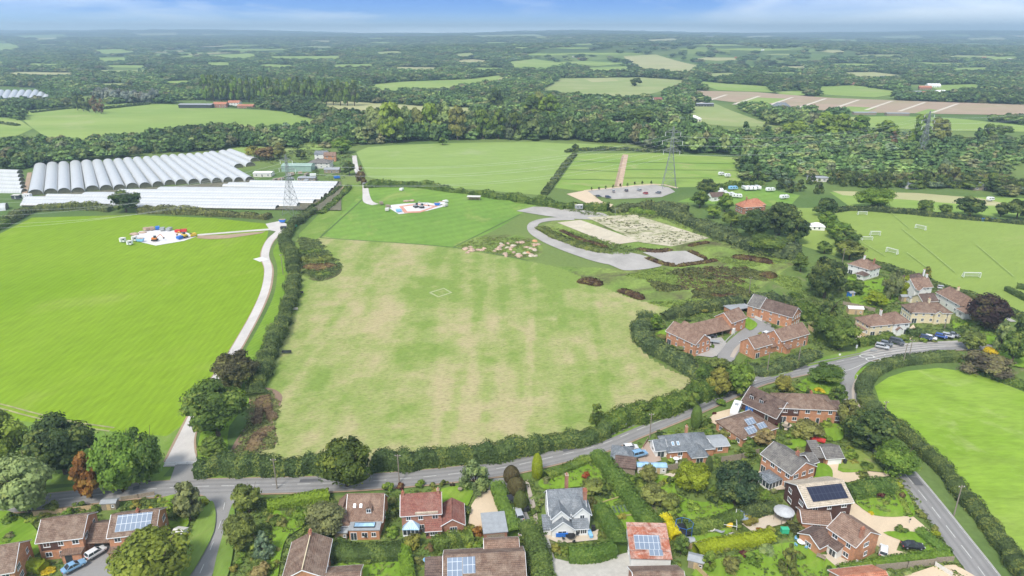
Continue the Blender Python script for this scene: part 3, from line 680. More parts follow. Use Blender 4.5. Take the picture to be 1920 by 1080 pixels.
def caravan(px,heading,label,group=None,L0=6.,body='white'):
    g=G(*px); t=thing('caravan',label,'caravan',(g.x,g.y,ZL[0]),R(heading),group); w=1.1; h=2.5
    pr=[(-L0/2,.5),(L0/2-.2,.5),(L0/2,1.0),(L0/2-.35,2.2),(L0/2-.9,h),(-L0/2+.7,h),(-L0/2+.1,2.2),(-L0/2-.1,1.2)]
    MB().prism([(x,-w,z) for x,z in pr],(0,2*w,0)).build('body',M['upvc'] if body=='white' else M[body],t)
    MB().box(-L0/2+.3,L0/2-.3,-w-.02,w+.02,.75,.95).build('stripe',M['steel'],t)
    for x in (-L0*.3,0.1,L0*.3): MB().box(x-.5,x+.5,-w-.025,w+.025,1.35,1.95).build('window',M['pane'],t)
    for s in (-1,1): q=MB(); q.lathe([(.32,-.1),(.32,.1)],12); q.v=[(a,c,b) for a,b,c in q.v]; q.build('wheel',M['rubber'],t,loc=(0,s*(w-.08),.32))
    MB().bar((L0/2-.1,0,.5),(L0/2+1.1,0,.45),.05).build('drawbar',M['dark'],t)
    MB().box(-.6,.6,-.5,.5,h,h+.12).build('roof_vent',M['lead'],t); return t
def pole_(px,h,label,kind='pole',group=None,rz=0,name='utility_pole',cat='utility pole'):
    g=G(*px); t=thing(name,label,cat,(g.x,g.y,0),rz,group)
    if kind=='lamp':
        MB().bar((0,0,0),(0,0,h),.09,.06,8).build('column',M['steel'],t); MB().bar((0,0,h),(.9,0,h+.1),.045).build('arm',M['steel'],t); MB().box(.75,1.35,-.12,.12,h+.02,h+.16).build('lamp_head',M['steel'],t)
    else:
        MB().bar((0,0,0),(0,0,h),.16,.11,8).build('post',M['pole'],t)
        if kind!='plain': MB().box(-.7,.7,-.06,.06,h-.5,h-.38).build('cross_arm',M['pole'],t)
        q=MB(); 
        for x in (-.6,0,.6): q.lathe([(.05,h-.38),(.06,h-.2)],6,(x,0))
        q.build('insulator',M['upvc'],t)
    return t
# ================================================================= THE SETTING
def ground():
    ys=np.concatenate([np.linspace(20,2300,24),np.geomspace(2350,19000,120)]); 
    V=[];Fc=[]; nx=120
    for y in ys:
        for i in range(nx+1):
            x=(i/nx-.5)*2*(y*.95+260); V.append((x,y,float(hgt(x,y))))
    for j in range(len(ys)-1):
        for i in range(nx): a=j*(nx+1)+i; Fc.append((a,a+1,a+nx+2,a+nx+1))
    m=newmat('countryside')
    base=mixc(ramp(noise(.004,5,mapped(0,(1,1,1)),.6,.5),[(.42,0.),(.62,1.)]),(.10,.165,.045),(.19,.25,.07))
    # far ground: a mosaic of pasture, stubble and woodland floor
    v=N('ShaderNodeTexVoronoi'); v.inputs['Scale'].default_value=.0042; v.inputs['Randomness'].default_value=1; L(mapped(12,(1,.55,1)),v.inputs['Vector'])
    sp=N('ShaderNodeSeparateColor'); L(v.outputs['Color'],sp.inputs[0])
    far=ramp(sp.outputs[0],[(0,(.040,.070,.030)),(.52,(.05,.085,.035)),(.55,(.20,.29,.08)),(.75,(.17,.25,.08)),(.80,(.42,.38,.2)),(.88,(.05,.085,.035)),(1,(.24,.30,.10))],'CONSTANT')
    s=N('ShaderNodeSeparateXYZ'); L(N('ShaderNodeTexCoord').outputs['Object'],s.inputs[0])
    f=mth('MULTIPLY',mth('SUBTRACT',s.outputs[1],2600),.0008,clamp=True)
    col=mixc(f,base,far); k=mth('ADD',mth('MULTIPLY',noise(.6,6),.7),.65); out(mixc(1.0,col,k,'MULTIPLY'),.95,0,None,.1)
    me=mesh('ground',V,Fc,m,smooth=True); o=obj('ground',me); tag(o,kind='structure')
ground()
# haze: one closed box round camera and scene
hz=MB().box(-19500,19500,-60,19500,-1.5,285).build('haze',None); tag(hz,'pale blue haze thickening towards the far hills','haze',kind='stuff')
hm=newmat('haze'); pv=N('ShaderNodeVolumePrincipled'); pv.inputs['Density'].default_value=.000155; pv.inputs['Color'].default_value=(.58,.81,1,1); pv.inputs['Anisotropy'].default_value=.2
o_=N('ShaderNodeOutputMaterial'); L(pv.outputs[0],o_.inputs['Volume']); hz.data.materials.clear(); hz.data.materials.append(hm)
# ---- field grasses
GR=dict(
 bright=grassmat('young_crop',(.175,.295,.010),(.21,.325,.020),(.245,.33,.045),.010,1.5,8,.05,.55,(-6,2.3,.09)),
 verge=grassmat('verge_grass',(.13,.235,.035),(.20,.29,.06),(.30,.30,.12),.06,1.6),
 green=grassmat('mown_green',(.145,.265,.045),(.185,.31,.055),(.27,.33,.09),.025,1.2,-35,.15,.45,(55,9,.10)),
 pale=grassmat('pale_meadow',(.235,.335,.085),(.27,.37,.11),(.31,.38,.16),.014,.7,80,.15,.45),
 plot=grassmat('paddock_plots',(.20,.32,.06),(.27,.36,.09),(.36,.36,.16),.02,.7,90,.2,.4),
 pitch=grassmat('playing_field',(.225,.31,.065),(.26,.345,.08),(.33,.35,.12),.010,.9,50,.15,.28),
 right=grassmat('rough_pasture',(.20,.33,.030),(.26,.37,.06),(.33,.40,.13),.035,.9,85,.22,.75),
 scrub=grassmat('rank_grass',(.15,.235,.045),(.25,.32,.08),(.115,.115,.050),.030,.8,10,.6,1.1,None,.53),
 lawn=grassmat('lawn',(.15,.27,.022),(.20,.32,.035),(.25,.33,.06),.10,2,30,.3,.35,(20,1.6,.10)),
 lawn2=grassmat('dry_lawn',(.20,.28,.05),(.25,.31,.08),(.33,.32,.14),.12,2.2,60,.4,.45),
 bed=grassmat('garden_ground',(.11,.17,.04),(.16,.22,.055),(.22,.19,.11),.14,1.4,0,.7,.6),
 farg=grassmat('far_pasture',(.22,.32,.075),(.28,.37,.10),(.34,.38,.15),.006,.08,80,.2,.3),
 fars=grassmat('far_stubble',(.42,.40,.21),(.36,.38,.17),(.47,.42,.26),.006,.08,80,.2,.3),
 farb=grassmat('far_earth',(.40,.29,.22),(.36,.30,.19),(.46,.35,.28),.012,.1,80,.2,.3),
 far2=grassmat('far_grass_strip',(.25,.32,.11),(.32,.36,.15),(.40,.38,.2),.01,.08,80,.2,.3))
S=sheet
# near, broad base sheets first (lowest)
S('field',[(-400,440),(0,438),(60,408),(250,403),(400,409),(505,420),(502,440),(492,470),(498,505),(494,540),(478,585),(440,650),(398,712),(352,790),(312,822),(200,812),(0,790),(-400,760)],GR['bright'])
S('grass_verge',[(-400,760),(0,785),(200,808),(312,818),(352,790),(335,860),(300,900),(-400,930)],GR['verge'])
S('field',[(600,446),(686,348),(760,350),(850,357),(935,370),(1010,383),(975,402),(940,425),(900,445),(850,464),(700,456)],GR['green'])
S('field',[(668,285),(690,276),(740,272),(850,268),(1000,266),(1075,270),(1096,280),(1068,298),(1040,335),(1015,366),(900,356),(760,346),(690,332)],GR['pale'])
S('field',[(1085,288),(1240,287),(1390,296),(1420,330),(1395,342),(1330,350),(1240,352),(1085,358),(1040,352)],GR['plot'])
S('field',[(1075,268),(1165,274),(1165,280),(1090,282)],GR['pale'])
S('field',[(1560,392),(1700,400),(1920,418),(2300,445),(2300,760),(1990,640),(1900,580),(1800,548),(1700,512),(1620,482),(1590,440)],GR['pitch'])
S('field',[(1485,390),(1556,390),(1572,440),(1566,480),(1500,460)],GR['pitch'])
S('field',[(1555,360),(1720,366),(1920,372),(2200,385),(2200,425),(1920,408),(1740,398),(1600,392)],GR['plot'])
S('dry_strip',[(1560,358),(1720,362),(1840,372),(1900,385),(1840,386),(1720,376),(1580,366)],GR['fars'])
S('field',[(1270,378),(1330,360),(1420,352),(1500,366),(1480,388),(1400,385),(1330,382)],GR['green'])
S('field',[(1645,740),(1640,725),(1665,708),(1700,696),(1760,690),(1830,700),(1920,735),(2300,800),(2300,1200),(1960,1130),(1885,1000),(1790,895),(1700,832),(1660,790)],GR['right'])
S('field',[(980,500),(1060,500),(1200,505),(1330,478),(1500,478),(1515,560),(1400,588),(1295,600),(1200,580),(1100,540)],GR['scrub'])
S('scrub_strip',[(1010,425),(1060,405),(1140,395),(1240,395),(1380,440),(1480,480),(1480,500),(1330,500),(1180,505),(1050,465)],GR['scrub'])
# base of the housing area
S('garden_ground',[(360,935),(420,922),(620,930),(720,925),(900,905),(960,890),(1110,860),(1220,815),(1330,772),(1420,728),(1560,690),(1590,760),(1640,800),(1700,870),(1800,1000),(1880,1100),(1880,1200),(-500,1200),(-500,960),(60,950)],GR['bed'])
S('garden_ground',[(1195,600),(1300,580),(1400,560),(1480,500),(1590,480),(1700,515),(1800,548),(1900,590),(2100,680),(2100,720),(1920,725),(1800,640),(1620,660),(1440,705),(1330,720),(1240,690)],GR['bed'])
# ---- the big dry field, green where damp
def dry_field():
    pts=[(432,852),(468,800),(486,735),(500,668),(527,604),(548,545),(556,500),(588,446),(640,447),(700,452),(850,464),(1000,490),(1060,505),(1100,522),(1190,560),(1300,584),(1215,606),(1192,632),(1215,665),(1250,688),(1300,712),(1280,742),(1200,772),(1120,806),(1060,826),(950,852),(850,866),(700,876),(560,880)]
    g=curve([G(*p) for p in pts],4,True); xs=[a.x for a in g]; ys=[a.y for a in g]; P2=np.array([(a.x,a.y) for a in g]); ZL[0]+=.004
    st=1.3; nx=int((max(xs)-min(xs))/st)+2; ny=int((max(ys)-min(ys))/st)+2
    X,Y=np.meshgrid(min(xs)+np.arange(nx)*st,min(ys)+np.arange(ny)*st)
    def ins(X,Y):
        r=np.zeros(X.shape,bool); n=len(P2)
        for i in range(n):
            x1,y1=P2[i];x2,y2=P2[(i+1)%n]
            if y1==y2: continue
            c=((y1>Y)!=(y2>Y))&(X<(x2-x1)*(Y-y1)/(y2-y1)+x1); r^=c
        return r
    D=Y*cp+H*sp_; PX=960+F*X/D; PY=540-F*(Y*sp_-H*cp)/D
    gn=np.zeros(X.shape)
    for (x,y,a,b,s) in [(775,655,48,26,1.0),(830,655,25,20,.8),(640,690,60,60,.45),(560,640,40,60,.42),(850,490,50,22,.6),(840,530,90,30,.75),(930,555,60,30,.45),(1010,480,70,25,.8),(1090,600,32,24,.75),(740,540,45,30,.55),(560,700,70,30,.5),(690,740,70,40,.35),(620,780,60,60,.42),(740,770,50,25,.45),(1150,700,28,40,.5),(1130,740,30,30,.35),(690,590,20,90,.4),(620,600,18,60,.35),(1030,520,60,30,.6),(930,740,60,20,.2),(520,760,40,60,.5),(660,480,60,22,.5),(590,520,40,30,.4),(1100,530,60,18,.5),(980,600,35,40,.28),(1240,730,30,20,.3),(1050,790,60,25,.3),(990,830,60,18,.25)]:
        gn+=s*.72*np.exp(-((PX-x)/a)**2-((PY-y)/b)**2)
    # mowing lanes run away from the road
    A=math.atan2(30,200); lane=(X+0*Y)*math.cos(-.05)+Y*math.sin(-.05)
    rs=np.random.RandomState(4); lv=rs.uniform(-.30,.30,200); li=(lane/3.1).astype(int); gn+=.6*lv[li%200]*np.clip((1500-PX)/500,.25,1)+lv[((li//3))%200]*.35*np.clip((1300-PX)/400,0,1)
    rs2=rs.normal(size=X.shape)*.05; xw=X+.06*Y+1.2*np.sin(Y/37); gn+=.17*np.sin(xw/1.75)*(.5+.5*np.sin(xw/19+1))+.12*np.sign(np.sin(xw/4.4))*(.4+.6*np.sin(xw/31+Y/90))
    for k,(sx,sy) in enumerate(((14,30),(6,12),(3,4))):
        c=rs.normal(size=(ny//sy+3,nx//sx+3)); yi=np.arange(ny)/sy; xi=np.arange(nx)/sx
        y0=yi.astype(int);x0=xi.astype(int); fy=(yi-y0)[:,None];fx=(xi-x0)[None]; fy=fy*fy*(3-2*fy);fx=fx*fx*(3-2*fx)
        gn+=.16*((c[y0][:,x0]*(1-fx)+c[y0][:,x0+1]*fx)*(1-fy)+(c[y0+1][:,x0]*(1-fx)+c[y0+1][:,x0+1]*fx)*fy)
    gn+=rs2+np.clip((520-PY)/60,0,1)*.22+.27
    gn=.44+(gn-.40)*.85; I=ins(X,Y); idx=np.arange(nx*ny).reshape(ny,nx)
    q=np.stack([idx[:-1,:-1],idx[:-1,1:],idx[1:,1:],idx[1:,:-1]],-1); ok=(I[:-1,:-1]&I[:-1,1:]&I[1:,1:]&I[1:,:-1]); q=q[ok]
    m=newmat('dry_grass'); at=N('ShaderNodeAttribute'); at.attribute_name='tint'
    f=noise(.9,6,mapped(0,(1,.45,1)),.7,.5); f2=noise(.22,5,mapped(80,(1,.3,1)),.7,.8)
    k=mth('ADD',at.outputs['Fac'],mth('ADD',mth('MULTIPLY',mth('SUBTRACT',f,.5),.7),mth('MULTIPLY',mth('SUBTRACT',f2,.5),.9)))
    col=ramp(k,[(0,(.43,.375,.20)),(.25,(.385,.365,.17)),(.48,(.325,.35,.13)),(.72,(.275,.33,.10)),(1,(.21,.295,.065))])
    n3=noise(2.0,8,mapped(80,(1,.3,1)),.8); col=mixc(1.0,col,ramp(n3,[(.32,.55),(.5,.98),(.65,1.12)]),'MULTIPLY'); out(col,.95,0,n3,.1,bd=.1)
    v=np.stack([X.ravel(),Y.ravel(),np.full(X.size,ZL[0])],1)
    used=np.unique(q); mp=np.zeros(nx*ny,int); mp[used]=np.arange(len(used))
    tag(obj('field',npmesh('field',v[used],mp[q],m,gn.ravel()[used])),kind='structure')
S('field_margin',[(425,862),(462,800),(480,735),(495,668),(520,604),(541,545),(549,500),(580,440),(600,444),(586,470),(556,560),(520,680),(500,760),(520,880)],GR['verge'])
S('field_margin',[(420,868),(520,862),(700,866),(860,855),(950,842),(1060,815),(1130,790),(1260,740),(1310,712),(1330,722),(1300,760),(1130,825),(960,872),(700,893),(420,900)],GR['verge'])
dry_field()
S('verge',[(372,860),(380,800),(408,740),(440,690),(470,640),(500,585),(516,545),(520,500),(512,470),(530,445),(560,425),(548,440),(540,480),(545,540),(525,610),(500,670),(478,740),(430,800),(425,862)],GR['lawn'],3)
S('verge',[(560,440),(600,400),(660,345),(680,345),(690,350),(600,444),(570,470)],GR['verge'])
S('brush_ground',[(470,735),(505,728),(530,745),(512,790),(520,830),(480,850),(430,862),(440,830),(466,790)],tarmac('brash_litter',(.25,.17,.12),.35),5)
S('scrub_patch',[(560,445),(595,450),(615,475),(640,495),(636,515),(600,528),(570,518),(566,495),(548,480)],GR['scrub'],5)
S('spoil_ground',[(850,462),(880,448),(930,440),(985,444),(1016,462),(1012,480),(985,486),(900,474)],GR['scrub'],4)
for p in ([(600,446),(850,464),(990,489)],[(600,446),(682,372)],[(850,464),(975,402)]): ribbon('field_edge',p,1.1,plain('dark_grass',(.09,.15,.035),.9,0,.3),4)
ribbon('diamond_ditch',[(806,549),(832,541),(846,549),(822,557),(806,549)],1.1,plain('pale_turf',(.36,.40,.2),.9,0,.3),1); 
for x0,y0,w in ((783,498,0),):pass
# mown stripes to the north of the diamond field
# ---- tracks and roads
T_=M['track']
ribbon('track_edge',[(338,862),(352,810),(388,738),(424,686),(456,632),(484,580),(500,540),(504,505),(496,478),(508,450),(530,432)],[8.2,5.2,4.6,4.5,4.4,4.4,4.4,4.4,4.4,4.8,5.5],M['soilg'],8)
ribbon('track',[(337,868),(351,815),(386,740),(422,688),(454,634),(482,582),(498,541),(503,505),(497,478),(506,452),(528,432)],[7.5,4.2,3.6,3.5,3.4,3.4,3.4,3.4,3.8,4,5],T_,8)
S('track',[(498,420),(528,414),(548,428),(526,436),(506,432)],T_)
ribbon('track',[(370,441),(420,437),(470,433),(512,430)],[3.2,3.2,3.4,4],T_,6)
ribbon('track',[(483,484),(496,489)],5,M['pad'],1)
S('soil_edge',[(372,442),(420,441),(498,434),(490,438),(430,447),(395,449),(368,447)],M['soilg'])
S('site_pad',[(245,447),(262,434),(300,430),(345,434),(368,444),(345,452),(292,461),(262,454)],M['pad'])
S('farm_road',[(306,876),(312,862),(340,850),(366,850),(372,874)],T_)
ribbon('side_track',[(-60,750),(0,762),(60,778),(130,794),(210,806)],.6,plain('worn_grass',(.32,.31,.15),.95,0,.3,.4),6,off=.9); ribbon('side_track',[(-60,750),(0,762),(60,778),(130,794),(210,806)],.6,plain('worn_grass',(.32,.31,.15),.95,0,.3,.4),6,off=-.9); 
ribbon('track',[(684,340),(686,362),(690,378),(704,384)],[3.5,4.5,6,5],T_,6); ribbon('track',[(664,292),(668,316),(676,334),(684,342)],4,T_,6)
S('site_pad',[(722,386),(760,382),(800,380),(838,386),(800,396),(748,402)],M['pad'])
S('site_pad',[(748,387),(782,382),(822,387),(788,399),(758,400)],plain('orange_barrier_mat',(.60,.30,.22),.8,0,.2,.4)); S('site_pad',[(756,388),(784,385),(812,388),(788,396),(764,397)],M['pad'])
ribbon('earth_path',[(645,350),(640,366),(620,382),(600,392),(588,402)],[3,5,6,6,3],plain('pinkish_soil',(.40,.30,.22),.95,0,.25,.5),6)
S('car_park',[(1092,362),(1110,357),(1222,346),(1255,352),(1266,360),(1240,370),(1150,374)],M['hard'])
S('forecourt',[(1062,364),(1100,357),(1128,378),(1150,384),(1140,392),(1115,388)],M['gravel']); ribbon('forecourt_kerb',[(1096,358),(1225,346),(1270,353)],3.2,M['gravel'],3)
ribbon('dirt_path',[(1173,290),(1160,350)],5,plain('pale_dirt',(.50,.37,.26),.95,0,.2,.3),1)
ribbon('dirt_edge',[(1168,292),(1154,350)],2,M['soilg'],1)
for q in ([(1062,302),(1162,306)],[(1055,318),(1160,322)],[(1045,336),(1156,338)],[(1176,304),(1400,308)],[(1172,318),(1405,320)],[(1168,334),(1330,334)]): ribbon('plot_edge',q,1.4,plain('dark_grass',(.12,.19,.045),.9,0,.3),1)
S('hardstanding',[(968,396),(1000,388),(1060,390),(1130,400),(1148,408),(1120,413),(1060,410),(1015,404)],M['hard'])
ribbon('haul_road',[(1075,410),(1030,412),(1004,418),(998,428),(1008,440),(1040,456),(1090,474),(1150,489),(1215,490)],[8,7,6,6,7,9,11,14,16],M['hard'],8)
S('hardstanding',[(1110,478),(1180,474),(1245,496),(1182,508),(1150,500)],M['hard'],4)
S('hardstanding',[(1205,474),(1285,471),(1322,488),(1262,498)],M['hard'])
st=grassmat('stony_plot',(.58,.52,.41),(.52,.46,.35),(.30,.31,.16),.05,1.5,30,.4,.5,None,.68); st2=grassmat('weedy_plot',(.58,.52,.40),(.42,.40,.26),(.22,.24,.10),.12,.9,60,.35,.7,None,.56)
S('stony_plot',[(1045,418),(1088,413),(1200,453),(1150,460)],st); S('stony_plot',[(1100,408),(1190,403),(1330,447),(1260,463),(1200,455)],st2)
def soil_strip(p,w,h,label,col='soil'):
    return hedge(p,w,h,(.105,.050,.036),label,'soil_bund','soil bund',rough=.2,ls=.9,dens=1.2)
# ---- public roads
RD=[(-340,990),(-150,962),(0,950),(120,938),(250,922),(360,915),(480,912),(600,909),(700,904),(800,896),(900,885),(960,876),(1040,858),(1120,838),(1200,806),(1290,770),(1360,740),(1420,714),(1500,695),(1580,678),(1660,662),(1730,653),(1800,650),(1880,652)]
RW=[6.2]*11+[6.2]*7+[6.4,6.6,7,7,6.6,6.4]
JR=[(1552,690),(1582,702),(1590,722),(1588,745),(1592,775),(1640,830),(1690,884),(1740,945),(1790,1010),(1840,1075),(1900,1160)]
for o in (1,-1): ribbon('road_edge',RD,.5,M['soilg'],8,off=o*(3.4))
ribbon('verge',RD[2:14],1.6,GR['verge'],8,off=4.2)
LANE=[(420,925),(422,945),(413,985),(394,1035),(370,1090),(335,1180)]
ribbon('side_road',LANE,[8,5.4,5.2,5.2,5.2,5.2],M['tarmac'],8)
S('side_road',[(356,922),(400,922),(420,926),(470,922),(450,930),(440,945),(437,965),(408,965),(402,945),(385,932)],M['tarmac'],3)
ribbon('road',JR,[10,8.5,7.5,6.4,6.2,6,6,6,6,6,6],M['tarmac'],8)
ribbon('road',RD,RW,M['tarmac'],8)
S('road',[(1500,692),(1560,682),(1640,668),(1615,690),(1600,712),(1603,735),(1570,735),(1568,712),(1540,700)],M['tarmac'],3)
ribbon('road_patch',[(1300,768),(1400,724),(1480,702)],1.2,M['tarmac_dark'],5,off=-1.2)
ribbon('kerb',JR[1:5],.3,M['kerb'],8,th=.12,off=3.9); ribbon('kerb',JR[4:],.28,M['kerb'],8,th=.12,off=3.2)
S('verge',[(1603,705),(1618,690),(1650,682),(1640,690),(1622,704),(1605,715)],GR['lawn'],4)
ribbon('pavement',[(1607,770),(1604,730),(1618,706),(1650,690),(1700,676),(1760,667),(1800,664)],2.0,M['paving'],8)
ribbon('verge',[(1660,680),(1700,671),(1760,661),(1790,660)],1.8,GR['lawn'],6)
ribbon('verge',[(1120,822),(1180,800),(1260,772),(1330,742),(1400,714)],4.5,GR['verge'],6)
ribbon('verge',[(1440,705),(1500,688),(1580,668),(1640,655)],3.5,GR['verge'],6)
S('lay_by',[(1640,672),(1610,664),(1640,652),(1700,644),(1795,640),(1800,650),(1700,662)],M['hard'])
S('driveway',[(1404,716),(1398,706),(1424,708),(1440,712)],M['tarmac'],3)
S('drive_mouth',[(318,905),(330,872),(366,872),(376,905)],M['tarmac'])
for o in (-2.3,-.8,.8,2.3): ribbon('road_wear',RD,.55,tarmac('worn_tarmac',(.235,.228,.225),.2) if o<-2 else bpy.data.materials['worn_tarmac'],8,off=o); ribbon('road_wear',JR[2:],.55,bpy.data.materials['worn_tarmac'],8,off=o)
for q,w in (([(250,925),(262,922)],1.6),([(560,911),(600,909)],1.2),([(1060,853),(1085,846)],1.4),([(1230,796),(1250,788)],1.5),([(1490,699),(1520,691)],2.2),([(1700,897),(1712,912)],2.)): ribbon('road_patch',q,w,M['tarmac_dark'],1,off=1.5)
dashes(RD,3.2,3.0,.16,M['paint']); dashes(JR[3:],4,2.4,.16,M['paint'],0,2); dashes(LANE[1:],2.6,4.2,.14,M['paint'])
ribbon('road_marking',[(1552,700),(1590,696),(1640,676),(1700,664)],.16,M['paint'],6)
ribbon('road_marking',JR[4:],.12,M['paint'],8,off=2.9)
for (x,y,r_) in ((1625,670,2.0),(1637,676,2.0)):      # painted roundels
    g=G(x,y); ZL[0]+=.004; mb=MB(); n=20
    for i in range(n):
        a=2*math.pi*i/n;b=2*math.pi*(i+1)/n
        mb.poly([(g.x+math.cos(q)*rr*1.3,g.y+math.sin(q)*rr*.8,ZL[0]) for q,rr in ((a,r_),(b,r_),(b,r_-.35),(a,r_-.35))])
    tag(mb.build('road_marking',M['paint']),kind='structure')
# estate road of the brick close
S('estate_road',[(1345,672),(1362,645),(1385,625),(1400,612),(1388,602),(1412,598),(1440,606),(1455,625),(1440,636),(1410,645),(1385,662),(1372,680)],M['tarmac'],3)
S('parking_court',[(1302,668),(1300,640),(1352,634),(1362,645),(1345,668),(1335,672)],M['hard'])
ribbon('kerb',[(1343,670),(1358,645),(1372,630),(1390,615)],.3,M['kerb'],6,th=.12)
ribbon('pavement',[(1372,672),(1382,655),(1400,640)],1.4,M['paving'],6)
ribbon('footpath',[(1760,545),(1800,560),(1860,585),(1900,605)],2.4,M['hard'],6)
# ---- driveways, patios, lawns (near houses)
for p,m in (
 ([(118,1090),(122,1060),(166,1052),(180,1020),(212,1020),(214,1045),(235,1050),(240,1090)],M['tarmac']),
 ([(877,990),(884,950),(900,925),(926,920),(932,945),(935,975),(906,985),(900,1000)],M['gravel']),
 ([(912,918),(926,900),(948,898),(962,925),(985,958),(998,985),(1002,1010),(985,1010),(972,975),(948,950),(930,930)],M['tarmac']),
 ([(1030,1065),(1010,1000),(1022,990),(1040,1050),(1090,1062),(1180,1038),(1220,1045),(1240,1090),(1050,1095)],M['conc']),
 ([(1012,985),(1022,980),(1032,1008),(1102,1004),(1122,995),(1120,1015),(1050,1022),(1020,1010)],M['patio']),
 ([(985,905),(990,902),(1004,950),(1010,985),(1003,985),(992,940)],M['paving']),
 ([(1190,856),(1215,830),(1234,850),(1240,866),(1205,876)],M['pinkway']),
 ([(1325,790),(1342,776),(1372,768),(1385,785),(1345,800)],M['gravel']),
 ([(1412,900),(1424,885),(1480,920),(1440,922)],M['patio']),
 ([(1520,905),(1548,872),(1580,868),(1615,885),(1662,890),(1668,895),(1610,902),(1570,912),(1575,940),(1600,950),(1590,965)],M['gravel']),
 ([(1590,965),(1600,945),(1625,962),(1680,970),(1712,972),(1745,1000),(1720,1000),(1690,1010),(1680,1035),(1720,1045),(1655,1050),(1632,1015)],M['gravel']),
 ([(1510,1030),(1560,1040),(1600,1060),(1580,1075),(1545,1052)],M['patio']),
 ([(1425,975),(1475,955),(1490,968),(1470,985),(1410,1000),(1390,985)],M['patio']),
 ([(1470,790),(1440,775),(1455,770),(1460,785),(1485,800),(1470,815)],M['patio']),
 ([(1690,1085),(1750,1065),(1790,1062),(1830,1085),(1800,1110),(1690,1110)],M['gravel']),
 ([(1232,898),(1265,886),(1266,895),(1240,905)],M['patio']),
 ([(1185,640),(1185,640),(1186,641)],M['patio']),
 ([(1610,625),(1640,640),(1600,640)],M['patio']),
 ([(1700,622),(1712,610),(1720,625),(1705,640)],M['gravel']),
 ): S('driveway' if m in(M['gravel'],M['tarmac'],M['pinkway'],M['conc']) else 'patio',p,m)
for p in ([(0,960),(60,985),(78,1030),(50,1050),(0,1030)],[(313,965),(350,965),(352,990),(320,992)],[(300,940),(330,930),(335,945),(310,955)],[(515,960),(570,985),(540,1010),(528,1040),(520,1090),(505,1090),(512,1020)],
 [(828,920),(885,915),(882,940),(868,958),(832,955)],[(640,1052),(760,1040),(760,1090),(640,1090)],[(1010,905),(1040,890),(1110,868),(1128,895),(1120,910),(1060,918),(1020,920)],[(1225,900),(1262,898),(1270,930),(1320,945),(1360,935),(1375,955),(1330,975),(1280,975),(1255,950)],
 [(1290,1010),(1350,985),(1375,995),(1350,1010),(1310,1018)],[(1315,1090),(1320,1060),(1400,1040),(1490,1020),(1560,1060),(1560,1090)],[(1517,875),(1545,872),(1560,885),(1556,905),(1522,905)],[(1570,885),(1590,850),(1620,880),(1610,888)],
 [(1605,930),(1650,928),(1700,935),(1702,962),(1690,972),(1640,970),(1608,950)],[(1655,1002),(1700,1000),(1722,1005),(1752,1035),(1735,1042),(1700,1022)],[(1688,925),(1700,925),(1715,965),(1702,972),(1690,950)],
 [(1460,835),(1500,825),(1512,838),(1480,845)],[(1545,800),(1575,800),(1580,825),(1555,828)],[(1540,700),(1580,730),(1550,742),(1490,730)],[(1505,870),(1540,850),(1520,880)],[(1130,940),(1160,930),(1195,985),(1180,1010),(1150,1000)],
 [(1590,520),(1620,530),(1680,520),(1690,560),(1620,580),(1590,560)],[(1400,690),(1440,685),(1470,675),(1480,690),(1440,700)],[(1390,605),(1400,598),(1420,610),(1405,622)],[(1228,630),(1248,620),(1246,640),(1232,650)],[(1790,600),(1850,620),(1880,650),(1820,640),(1790,625)],[(1870,640),(1930,645),(1930,690),(1880,680)]):
    S('lawn',p,GR['lawn'],3)
S('parched_lawn',[(1575,880),(1600,845),(1640,870),(1655,888),(1615,884)],GR['lawn2'],3)
for p in ([(398,1090),(432,960),(440,955),(440,1020),(425,1090)],[(330,1090),(358,1000),(392,945),(404,955),(402,1000),(372,1060),(350,1090)]): S('verge',p,GR['verge'],3)
S('vegetable_plot',[(1130,946),(1172,938),(1192,965),(1148,975)],GR['lawn']); 
# pitch markings
for q in ([(1700,475),(1738,504)],[(1690,430),(1740,470)],[(1740,470),(1790,512)],[(1610,452),(1660,482)],[(1830,460),(1900,520)],[(1668,398),(1705,430)]): ribbon('pitch_line',q,.4,M['line'],1)
